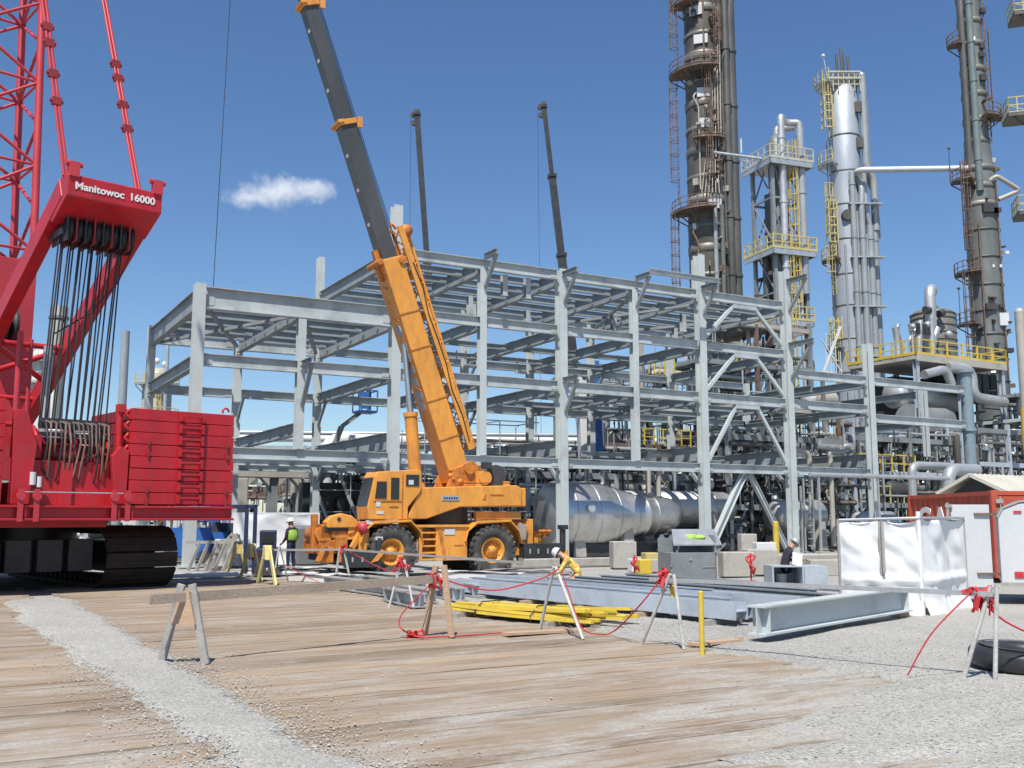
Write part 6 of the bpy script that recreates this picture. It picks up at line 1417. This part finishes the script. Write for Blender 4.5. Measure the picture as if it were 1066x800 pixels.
for k in range(7):
    st = V((-1.4, 24.2, 0))+bn*(.62*k)*1.0-bd_*rnd.uniform(0, 1.2)*(k > 0); ln = (8.8, 9.4, 8.4, 9.6, 9, 8.2, 7.6)[k]
    ground_beam(labs[k], (st.x, st.y), ((st+bd_*ln).x, (st+bd_*ln).y), .10 if k % 2 == 0 else .08, .32 if k < 1 else .22, .28, yardsteel if k % 3 else bluesteel, side=(k in (0, 3)), stif=5)
for k in range(4):       # upper layer
    st = V((.6, 24.2, 0))+bn*(.3+.85*k); ln = (5.2, 7.2, 6.4, 6.8)[k]
    ground_beam(['short beam resting on the stacked steel behind the trestle', 'top-layer beam running towards the tarpaulin screen', 'top-layer beam just in front of the tool chest', 'top-layer beam at the back of the spread steel'][k], (st.x, st.y), ((st+bd_*ln).x, (st+bd_*ln).y), .30, .10, .14, steel_dark if k % 2 else yardsteel, stif=4)
for k in range(5):
    c = V((-1.2, 24.0, 0))+bd_*(1.2+1.7*k)+bn*2.0; a = c-bn*2.4; b = c+bn*2.6
    mb = MB(); mb.bar((a.x, a.y, .035), (b.x, b.y, .035), .15, .08); tag(mb.build('dunnage', plankfresh if k % 2 else greyplank), ['timber bearer under the far beam ends by the crane', 'timber bearer under the spread of steel, beside the kneeling person', 'timber bearer under the middle of the steel', 'timber bearer under the steel near the yellow post', 'timber bearer under the near ends of the steel'][k], 'bearer', 'timber bearers under the steel')
for k in range(9):
    st = V((-1.4, 24.2, 0))+bn*(.33+.58*k)-bd_*rnd.uniform(-1.2, .9); ln = rnd.uniform(4.5, 8.5)
    ground_beam('slim low steel section between the broader beams of the spread', (st.x, st.y), ((st+bd_*ln).x, (st+bd_*ln).y), .08, .13+.04*(k % 2), .12, steel_dark if k % 2 else yardsteel, grp='slim steel sections among the beams', stif=2)
# galvanised box channels between the crane and the mats
for k, (a, b) in enumerate((((404, 626), (437, 634)), ((392, 618), (450, 629)), ((380, 611), (440, 620)), ((340, 612), (408, 622)), ((455, 622), (480, 627)), ((450, 614), (500, 623)))):
    pa, pb = gp(*a), gp(*b)
    ground_beam(['short galvanised channel at the edge of the mats', 'galvanised channel behind the thin white trestle', 'galvanised channel farther back by the crane wheel', 'pale channel beside the wooden plank barrier', 'stub of channel by the tied sawhorse', 'galvanised channel under the red ribbon'][k], pa, pb, .02, .28, .3, galv, side=False, grp='galvanised channels by the mats', stif=3)
def sheet(lab, c, yaw, L, wd, h, mat, rnd):
    mb = MB(); n = 8; vs = []; 
    for i in range(n+1):
        for j in range(4): vs.append((-L/2+L*i/n, -wd/2+wd*j/3, h+rnd.uniform(-.04, .04)))
    mb.add(vs, [(i*4+j, i*4+j+1, i*4+j+5, i*4+j+4) for i in range(n) for j in range(3)], True); mb.bx(-L/2+.1, L/2-.1, -wd/2+.05, wd/2-.05, 0, h-.05)
    o = mb.build('wrapped_bundle', mat, origin=(0,0,0)); o.location = c; o.rotation_euler = (0, 0, yaw); return tag(o, lab, 'bundle', 'wrapped bundles by the orange crane')
rnd = random.Random(3)
for k, (px, py, L, m_) in enumerate(((345, 600, 3.0, white), (372, 604, 3.4, galv), (338, 606, 2.6, white), (495, 603, 3.2, white), (540, 601, 2.5, galv), (318, 599, 2.4, lightpipe))):
    c = G(px, py); sheet(['white wrapped bundle below the crane front', 'grey sheet bundle by the small trestle', 'white wrapped bundle close to the wire trestle', 'white wrapped bundle in front of the rear crane wheel', 'grey bundle under the crane rear outrigger', 'pale pipe bundle by the standing person'][k], (c.x, c.y, 0), SA+R(-62), L, .5, .22, m_, rnd)
# yellow bundle
A = V((*gp(462, 640), 0)); B = V((*gp(622, 655), 0)); ax = (B-A).normalized(); an = V((-ax.y, ax.x, 0)); rnd = random.Random(11)
proto = None
for k in range(30):
    lay = 0 if k < 12 else (1 if k < 22 else 2); i = k if k < 12 else (k-12+.5 if k < 22 else k-22+1.2)
    L = (B-A).length*rnd.uniform(.55, .9); off = an*(.105*i+rnd.uniform(-.02, .02)-.05); sh = rnd.uniform(-.32, .5)
    c = (A+B)/2+off+ax*sh; z = .07+.062*lay+rnd.uniform(0, .012)
    if proto is None:
        mb = MB(); N = 6
        for q in range(N): x0, x1 = -1.35+2.7*q/N, -1.35+2.7*(q+1)/N; mb.bar((x0, .012*math.sin(q*1.3), .025-.012*math.sin(q*math.pi/N)), (x1, .012*math.sin((q+1)*1.3), .025-.012*math.sin((q+1)*math.pi/N)), .085, .05)
        o = mb.build('yellow_board', yellow, origin=(0,0,0)); proto = o
    else: o = proto.copy(); COL.objects.link(o)
    o.location = (c.x, c.y, z); o.scale = (L/2.7, rnd.uniform(.6, 1.25), rnd.uniform(.8, 1.2)); o.rotation_euler = (R(rnd.uniform(-12, 12)), R(rnd.uniform(-1.6, 1.6)), math.atan2(ax.y, ax.x)+R(rnd.uniform(-4, 4)))
    tag(o, 'yellow painted board in the strapped heap on the mat edge', 'board', 'yellow boards in one strapped heap')
for t_ in (.25, .62):
    c = A+(B-A)*t_; mb = MB(); P = [c-an*.08+V((0,0,.03)), c-an*.1+V((0,0,.13)), c+an*.1+V((0,0,.28)), c+an*.9+V((0,0,.27)), c+an*1.2+V((0,0,.14)), c+an*1.22+V((0,0,.03))]
    mb.tube(P, .012, 5); tag(mb.build('strap', blackp), 'black strap around the yellow boards, '+('by the tied sawhorse' if t_ < .5 else 'by the tube trestle'), 'strap')
for k in range(2):
    c = A+(B-A)*(.15+.6*k)+an*.35; mb = MB(); mb.bar(c-an*.6+V((0,0,.03)), c+an*.6+V((0,0,.03)), .12, .07); tag(mb.build('bearer', greyplank), 'grey bearer under the yellow boards, '+('near the tied sawhorse' if k == 0 else 'near the steel trestle'), 'bearer')

# ------------------------------------------------------------------ tool chest, steel box, blocks
p = G(728, 605); t = thing('tool_chest', 'grey steel tool chest with raised slanting lid', 'tool chest', (p.x, p.y, 0), R(14))
part('body', steel_dark, t, lambda m: (m.bx(-.85, .55, 0, 1.0, 0, .8), m.prism([(.5, 0), (.56, 0), (.56, 1.25), (.5, 1.3)], 0, 1.0), m.bx(-.85, .5, .95, 1.0, .8, 1.2)), bevel=.012)
part('lid', galv, t, lambda m: m.add([(-.78, -.02, 1.0), (.72, -.02, 1.0), (.86, .75, 1.42), (-.5, .75, 1.42), (-.78, -.02, 1.04), (.72, -.02, 1.04), (.86, .75, 1.46), (-.5, .75, 1.46)], [(3,2,1,0),(4,5,6,7),(0,1,5,4),(1,2,6,5),(2,3,7,6),(3,0,4,7)]))
part('lid_strut', steel_dark, t, lambda m: (m.bar((-.85, 0, .4), (-.55, .1, 1.02), .05, .05), m.bar((.52, -.02, .78), (.9, .1, 1.05), .05, .05)))
part('handle', greyplank, t, lambda m: (m.bx(-.3, -.22, -.03, 0, .58, .66), m.bx(.1, .5, -.02, 0, .38, .40)))
mb = MB(); [mb.ball((random.uniform(-.3, .3), random.uniform(-.1, .1), 0), (.12, .08, .04), 7, 5) for _ in range(7)]; o = mb.build('work_gloves', limevest, origin=(0,0,0)); o.location = V((p.x-.1, p.y+.3, 1.24)); o.rotation_euler = (R(28), 0, 0); tag(o, 'bright lime green cloth lying on the slanted chest lid', 'cloth')
p = G(832, 612); t = thing('steel_box', 'open pale steel box section used as a work table', 'steel box', (p.x, p.y, 0), R(0))
part('plates', bluesteel, t, lambda m: (m.bx(-.68, .75, 0, .9, .52, .55), m.bx(.15, .75, -.01, .02, 0, .52), m.bx(-.68, -.64, 0, .9, 0, .52), m.bx(.1, .14, 0, .9, 0, .52), m.bx(.72, .76, 0, .9, 0, .52), m.bx(-.68, .75, .86, .9, 0, .52)))
mb = MB(); mb.bx(-.14, .14, -.01, .01, 0, .34); o = mb.build('blueprint_sheet', whiteletter, origin=(0,0,0)); o.location = V((p.x+.05, p.y+.3, .55)); o.rotation_euler = (R(-18), R(14), .2); tag(o, 'white paper sheet held upright on the steel box', 'paper')
def block(lab, px, py, w_, d_, h, mat=concrete, yaw=.1, name='concrete_block', cat='concrete block'):
    q = G(px, py); mb = MB(); mb.bx(-w_/2, w_/2, 0, d_, 0, h); o = mb.build(name, mat, origin=(0,0,0), bevel=.03); o.location = (q.x, q.y, 0); o.rotation_euler = (0, 0, yaw); return tag(o, lab, cat)
block('squared pale concrete block in front of the cone-ended vessel', 651, 592, .85, .8, .95)
block('pale concrete block beside the tool chest, under the slim vessel', 770, 601, 1.0, .6, .75); block('wide low concrete slab behind the sitting person', 845, 598, 3.0, .8, .62, yaw=.3)
block('light concrete block by the red hose', 795, 599, 1.0, .7, .8); block('long low concrete kerb under the silver vessels', 600, 590, 5.2, .5, .3, yaw=.45); block('low pale plinth between the tool chest and mustard box', 690, 596, 1.4, .6, .42)
block('tapered concrete pier standing under the slimmer vessel', 781, 590, .6, .5, 1.2); block('white crate stack beside the concrete pier', 799, 594, .7, .5, .95, white, name='crate', cat='crate'); block('grey base slab past the sitting person', 880, 600, 2.2, .6, .5)
for lab, px, py, s_, m_ in (('orange crate on the ground before the vessel', 673, 598, .42, yellow), ('mustard box beside the pale concrete block', 680, 592, .5, yelrail), ('white bin among clutter by the vessel', 664, 596, .4, white), ('red toolbox among clutter beside the chest', 706, 602, .35, ropered)):
    block(lab, px, py, s_, s_, s_*1.1, m_, .3, 'crate', 'crate')
def hosecoil(lab, px, py, z, mat):
    q = G(px, py); rnd = random.Random(int(px)); mb = MB(); P = []
    for a in range(34):
        r = .09+.05*math.sin(a*.37+px); P.append((r*math.cos(a*.8)+.03*rnd.uniform(-1, 1), .07*math.sin(a*.8)+.05*math.sin(a*.3), z*(.25+.75*abs(math.sin(a*.19)))+.05*math.sin(a*.8)))
    mb.tube(P, .022, 5); mb.cyl((0, .1, 0), (0, .1, z+.1), .025, n=8); mb.bx(-.12, .12, 0, .2, 0, .03); o = mb.build('hose_stand', mat, origin=(0,0,0)); o.location = (q.x, q.y, 0); tag(o, lab, 'hose')
hosecoil('red hose coiled on a short stand by the concrete blocks', 783, 606, .7, ropered); hosecoil('red and dark hose stand before the tool chest', 703, 604, .45, ropered); hosecoil('black hose coil under the cone-ended vessel', 690, 588, .5, blackp); hosecoil('red hose reel stand beside mustard box', 661, 600, .55, ropered)
p = G(809, 590); mb = MB(); mb.cyl((0,0,0), (0,0,1.62), .11, n=14); mb.ball((0,0,1.62), (.11,.11,.05), 12, 6); o = mb.build('bollard', yellow, origin=(0,0,0)); o.location = p; tag(o, 'stout yellow bollard behind the sitting person', 'bollard')
p = G(804, 592); mb = MB(); mb.lathe([(.22, 0), (.2, .3), (.12, .7), (.04, .95), (0, .96)], (0,0,0), n=16); mb.bx(-.26, .26, -.26, .26, 0, .04); o = mb.build('traffic_cone', orange, origin=(0,0,0)); o.location = p; tag(o, 'orange cone at the foot of the yellow bollard', 'cone')
# scraps under the vessel
t = thing('valve_manifold', 'dark valve manifold crowded beneath the silver vessel end', 'manifold', tuple(FR(14.5, 1.6)), SA)
part('body', mesh_d, t, lambda m: [m.pipe([(random.uniform(0, 3), 0, .2), (random.uniform(0, 3), 0, random.uniform(.4, 1)), (random.uniform(0, 3), .3, random.uniform(.4, 1))], .07, 7) for _ in range(14)])
part('handwheel', offwhite, t, lambda m: [m.lathe([(.14, 0), (.17, .03), (.14, .06)], (x, -.2, .85), (0, -1, 0), 14) for x in (.3, .9, 1.9, 2.4)])

# ------------------------------------------------------------------ tarpaulin screen
t = thing('tarpaulin_screen', 'white tarpaulin screen wrapped around a square frame', 'screen', tuple(G(962, 641)))
Lf = V((W(876, 600, 19.7).x, 19.7, 0))-G(962, 641); Rt = G(1008, 632)-G(962, 641)
def cloth(P, Q, h, nx, nz, seed):
    d = (Q-P); L = d.length; d = d/L; n = V((d.y, -d.x, 0)); 
    if n.y > 0: n = -n
    vs = []; rnd = random.Random(seed)
    for j in range(nz+1):
        for i in range(nx+1):
            x = L*i/nx; z = h*j/nz
            bul = .07*math.sin(x/L*math.pi*2.0)*(1-z/h*.4)+.05*mn.noise(V((x*1.3+seed, z*1.1, 0)))+.035*mn.noise(V((x*4+z*3.0, z*3-x, seed)))+.06*math.exp(-((z-.62)/.07)**2)+.03*math.sin((x*2.2+z*1.7)*3)*math.exp(-((z-1.35)/.35)**2)
            edge = min(1, i/3, (nx-i)/3, (nz-j)/2 if nz-j < 2 else 1)
            tz = z-(.10*math.sin(math.pi*((x/L*2) % 1)) if j == nz else 0)*1.0
            p = P+d*x+n*(bul*(.35+.65*edge)+(.12*(1-z/.3) if z < .3 else 0)); vs.append((p.x, p.y, tz))
    fs = [(j*(nx+1)+i, j*(nx+1)+i+1, (j+1)*(nx+1)+i+1, (j+1)*(nx+1)+i) for j in range(nz) for i in range(nx)]
    return vs, fs
Z0 = V((0,0,0))
part('front_sheet', tarp, t, lambda m: m.add(*cloth(Z0+Lf, Z0, 1.76, 48, 30, 2), True)); part('side_sheet', tarp, t, lambda m: m.add(*cloth(Z0, Rt, 1.80, 30, 30, 5), True))
part('back_sheet', tarp, t, lambda m: m.add(*cloth(Lf, Lf+Rt, 1.7, 24, 16, 9), True))
for q, h in ((Z0, 1.9), (Lf, 1.76), (Lf*.48, 1.8), (Rt, 1.8), (Lf+Rt, 1.75)): part('post', greyplank if q != Z0 else tarp, t, lambda m: m.cyl((q.x, q.y+.04, 0), (q.x, q.y+.04, h), .045, n=8))
part('front_strip', greyplank, t, lambda m: m.bx(Lf.x*.48-.02, Lf.x*.48+.03, Lf.y*.48-.10, Lf.y*.48-.06, .75, 1.72))
part('top_rail', galv, t, lambda m: (m.tube([Lf+V((0,0,1.74)), V((0,0,1.78))], .03, 6), m.tube([V((0,0,1.78)), Rt+V((0,0,1.78))], .03, 6)))
# rail boxes on top behind
p = FR(27, -9); 
# ------------------------------------------------------------------ container, trailer, shed
cN = V((13.72, 29.0, 0)); 
t = thing('shipping_container', 'orange-red corrugated shipping container with white letters', 'container', tuple(cN), R(0))
Lc, Wc, Hc = 6.06, 2.44, 2.55
def corr(m):
    n = 54; vs = []
    for i in range(n+1):
        y = .1+(Lc-.2)*i/n; x = (.05 if (i % 4) in (0, 1) else .0)
        vs += [(x, y, .18), (x, y, Hc-.12)]
    m.add(vs, [(i*2, i*2+1, i*2+3, i*2+2) for i in range(n)])
    m.bx(.08, Wc, .1, Lc-.1, .15, Hc-.1)
part('wall', contred, t, corr)
part('top_rail', contred, t, lambda m: (m.bx(-.03, .06, 0, Lc, Hc-.12, Hc), m.bx(0, Wc, -.02, .06, Hc-.12, Hc), m.bx(.05, Wc, .05, Lc, Hc-.05, Hc-.02)))
part('corner_post', contred, t, lambda m: (m.bx(-.05, .14, -.06, .1, .1, Hc+.02), m.bx(-.05, .12, Lc-.1, Lc+.04, .1, Hc+.02)), bevel=.01)
part('locking_bar', greyplank, t, lambda m: (m.cyl((.18, -.1, .2), (.18, -.1, 2.4), .02, n=8), [m.bx(.05, .25, -.13, -.06, z, z+.12) for z in (.3, .9, 1.15, 2.2)]))
part('door', contred, t, lambda m: m.bx(.15, Wc, -.04, .0, .2, Hc-.15))
for ch, yy in (('C', 4.75), ('A', 3.5)):
    TMc = Mx.Translation(V((-.03, yy, 1.66))) @ Mx.Rotation(R(-90), 4, 'Z') @ Mx.Rotation(R(90), 4, 'X')
    textmesh('letter', ch, whiteletter, t, 1.15, TMc, offset=.035, depth=.012, xs=1.3)
# trailer with open door
tp = V((10.17, 21.3, 0)); t = thing('box_trailer', 'pale grey box trailer parked at the picture edge, door swung open', 'trailer', tuple(tp), R(-24))
def tbody(m):
    pr = [(0, .42), (4.8, .42), (4.8, 2.14), (.9, 2.14), (.4, 2.08), (.1, 1.96), (0, 1.78)]
    m.prism([(x, z) for x, z in pr], 0, 2.1)
part('body', offwhite, t, tbody, bevel=.02)
part('roof_edge', galv, t, lambda m: m.prism([(-.02, 1.8), (.01, 1.8), (.11, 1.975), (.41, 2.10), (.9, 2.165), (4.8, 2.165), (4.8, 2.2), (.88, 2.2), (.36, 2.13), (.07, 1.99)], -.02, 2.12))
part('base_rail', greyplank, t, lambda m: m.bx(-.02, 4.8, -.015, .03, .38, .46))
part('rivets', greyclad, t, lambda m: [m.bx(.56, .575, -.006, 0, .5+.085*k, .53+.085*k) for k in range(19)])
part('marker_lamp', ropered, t, lambda m: (m.bx(.25, .42, -.02, 0, .55, .68), m.bx(.3, .45, -.02, .0, 1.88, 1.93)))
part('wheel_arch', blackp, t, lambda m: m.lathe([(.0, 0), (.46, 0), (.46, .04), (0, .04)], (1.0, -.03, .42), (0, 1, 0), 24))
w_ = part('wheel', galv, t, lambda m: m.lathe([(0, 0), (.18, 0), (.2, .03), (.2, .12)], (1.0, -.06, .34), (0, 1, 0), 20)); part('tyre', rubber, w_, lambda m: m.lathe([(.2, -.03), (.3, -.06), (.34, -.02), (.34, .14), (.3, .18), (.2, .18)], (1.0, -.04, .34), (0, 1, 0), 28))
dr_ = part('door', offwhite, t, lambda m: m.bar((-.16, .12, 1.2), (-.90, -.18, 1.2), .04, 1.72), bevel=.008)
part('door_hinge', rust, dr_, lambda m: [m.bar((-.02, .13, z), (-.45, -.04, z), .05, .05) for z in (.62, 1.86)])
part('lock_rod', greyplank, dr_, lambda m: (m.cyl((-.96, -.21, .25), (-.96, -.21, 2.1), .035, n=8), [m.bx(-1.0, -.86, -.25, -.17, z, z+.07) for z in (.3, 1.18, 2.0)]))
part('tow_step', galv, t, lambda m: (m.bx(-.75, -.1, .2, .6, .3, .36), m.cyl((-.4, .3, 0), (-.4, .3, .36), .04, n=8)))
# shed with pale ribbed gable roof
p = W(1010, 508, 39); t = thing('gable_shed', 'small shed with cream ribbed gable roof behind the red container', 'shed', (p.x, p.y, 0), R(-56))
zr = 3.42
part('wall', steel_dark, t, lambda m: m.bx(-1.0, 1.0, .3, 7, 0, 2.72))
part('roof', cream, t, lambda m: (m.prism([(-1.45, 2.72), (0, zr), (0, zr+.06), (-1.45, 2.78)], 0, 7.3), m.prism([(0, zr), (1.45, 2.72), (1.45, 2.78), (0, zr+.06)], 0, 7.3), [m.bar((sx*.0, y, zr+.07), (sx*1.45, y, 2.79), .05, .04) for y in [k*.33+.05 for k in range(22)] for sx in (-1, 1)]), bevel=.004)
part('gable', mesh_d, t, lambda m: m.prism([(-1.0, 2.7), (1.0, 2.7), (0, 3.3)], .25, .3)); part('barge_board', cream, t, lambda m: (m.bar((-1.45, -.02, 2.74), (0, -.02, zr+.02), .04, .13), m.bar((0, -.02, zr+.02), (1.45, -.02, 2.74), .04, .13)))
p = W(1062, 340, 70); t = thing('lamp_post', 'thick pale post with yellow foot by the picture edge', 'post', (p.x, p.y, 0))
part('pole', tanpipe, t, lambda m: (m.cyl((0,0,0), (0,0,p.z+1), .32, n=14), m.ball((0,0,p.z+1), .33))); part('yellow_band', yellow, t, lambda m: m.cyl((0,0,6.5), (0,0,9.4), .36, n=14))
# black tyre
p = G(1102, 707); t = thing('big_tyre', 'large black tyre lying flat on gravel, cut by the picture edge', 'tyre', (p.x, p.y, 0))
part('carcass', blackp, t, lambda m: m.lathe([(.36, .03), (.48, .0), (.62, .03), (.66, .10), (.66, .26), (.62, .33), (.48, .37), (.38, .34), (.35, .28), (.36, .03)], (0, .66, 0), (.06, -.04, 1), 48, caps=False)); part('sidewall_ring', rubber, t, lambda m: m.lathe([(.50, .372), (.53, .377), (.56, .372)], (0, .66, 0), (.06, -.04, 1), 48, caps=False))
t.scale = (1, 1, .74)
# ------------------------------------------------------------------ clutter between the cranes
def lift(lab, px, py, mat, h, w0):
    q = G(px, py); t = thing('scissor_lift', lab, 'work lift', (q.x, q.y, 0), R(20))
    part('base', mat, t, lambda m: (m.bx(-.9, .9, 0, 1.0, .25, .75), m.bx(-.9, .9, .1, .9, .75, h-.9))); part('guard_rail', mat, t, lambda m: ([m.bar((x, 0, h-.9), (x, 0, h), .06, .06) for x in (-.9, 0, .9)], m.bar((-.9, 0, h), (.9, 0, h), .06, .06), m.bar((-.9, 0, h-.45), (.9, 0, h-.45), .06, .06)))
    for x in (-.65, .65): part('wheel', rubber, t, lambda m: m.cyl((x, -.08, .25), (x, .12, .25), .25, n=16))
lift('bright blue work lift seen under the red counterweights', 195, 586, blue, 2.3, 1); lift('bright blue work lift beside the grey column foot', 213, 585, blue, 2.1, 1)
q = G(274, 600); t = thing('navy_forklift', 'dark navy lifting machine with a tall mast by yellow barricades', 'forklift', (q.x, q.y, 0), R(12))
part('body', navy, t, lambda m: (m.bx(-.25, .42, 0, 1.5, .25, .85), m.bx(-.15, .35, .1, 1.4, .85, 1.4)), bevel=.03); part('mast', navy, t, lambda m: (m.bx(-.62, -.5, 0, .15, .1, 2.2), m.bx(-.36, -.24, 0, .15, .1, 2.2), m.bx(-1.7, -.24, 0, .15, 2.08, 2.2)), bevel=.01); part('window', glass, t, lambda m: m.bx(-.08, .28, .08, .098, 1.0, 1.32))
for x in (-.1, .3): part('wheel', rubber, t, lambda m: m.cyl((x, -.05, .18), (x, .2, .18), .18, n=18))
t = thing('sheeted_stack', 'stack under rumpled white sheeting behind the navy machine', 'covered stack', tuple(G(290, 588)), SA); Q = 3.4
part('front_sheet', tarp, t, lambda m: m.add(*cloth(V((-1.8, 0, 0)), V((1.6, 0, 0)), 2.0, 30, 16, 3), True)); part('top_sheet', tarp, t, lambda m: m.bx(-1.8, 1.6, .05, 2.0, 1.6, 2.0)); part('side_sheet', tarp, t, lambda m: m.add(*cloth(V((1.6, 0, 0)), V((1.6, 2, 0)), 1.9, 16, 12, 8), True))
part('grey_sheet', galv, t, lambda m: m.bx(.4, 1.5, -.12, -.05, .2, 1.5))
q = G(232, 592); t = thing('timber_steps', 'small weathered timber stair unit past the track end', 'steps', (q.x, q.y, 0), R(25))
for s_ in (0, 1.0): part('stringer', greyplank, t, lambda m: m.bar((-.5+s_*.0, s_, 0), (.5, s_, 1.2), .05, .18))
part('tread', plank, t, lambda m: [m.bx(-.5+k*.17, -.28+k*.17, 0, 1.0, .12+k*.2, .16+k*.2) for k in range(6)]); part('prop', greyplank, t, lambda m: [m.bar((.5, y, 1.2), (.9, y, 0), .05, .08) for y in (0, 1)])
q = G(214, 594); mb = MB(); [mb.bar((-.6+.3*k, 0, 0), (-.3+.3*k, .3, 1.0), .06, .1) for k in range(5)]; mb.bx(-.8, 1.0, .25, .33, .9, 1.0); o = mb.build('timber_rack', greyplank, origin=(0,0,0)); o.location = q; tag(o, 'leaning grey timber rack next to the crawler track', 'rack')
block('cream crate in front of the blue lift', 240, 590, 1.2, .8, 1.0, offwhite, .2, 'crate', 'crate'); block('dark cabinet behind the cream crate', 236, 584, 1.6, .8, 1.9, mesh_d, .2, 'cabinet', 'cabinet'); block('grey weathered box beside the standing person', 322, 588, .9, .8, 1.4, greyclad2, .4, 'equipment_box', 'box')
p0 = G(196, 592); p1 = G(262, 588)
mb = MB(); mb.tube([V((p0.x, p0.y, .95)), (V((p0.x, p0.y, .8))+V((p1.x, p1.y, .85)))/2+V((0,0,.02)), V((p1.x, p1.y, 1.05))], .03, 5); tag(mb.build('barrier_tape', pink), 'red and white barrier tape strung behind the crawler track', 'tape')
block('low white slab edging behind the yellow barricades', 225, 601, 5.0, .5, .12, white, .5, 'kerb_slab', 'slab'); block('pale levelled slab between barricades and bundles', 330, 596, 6.0, 1.2, .06, concrete, -.4, 'kerb_slab', 'slab')
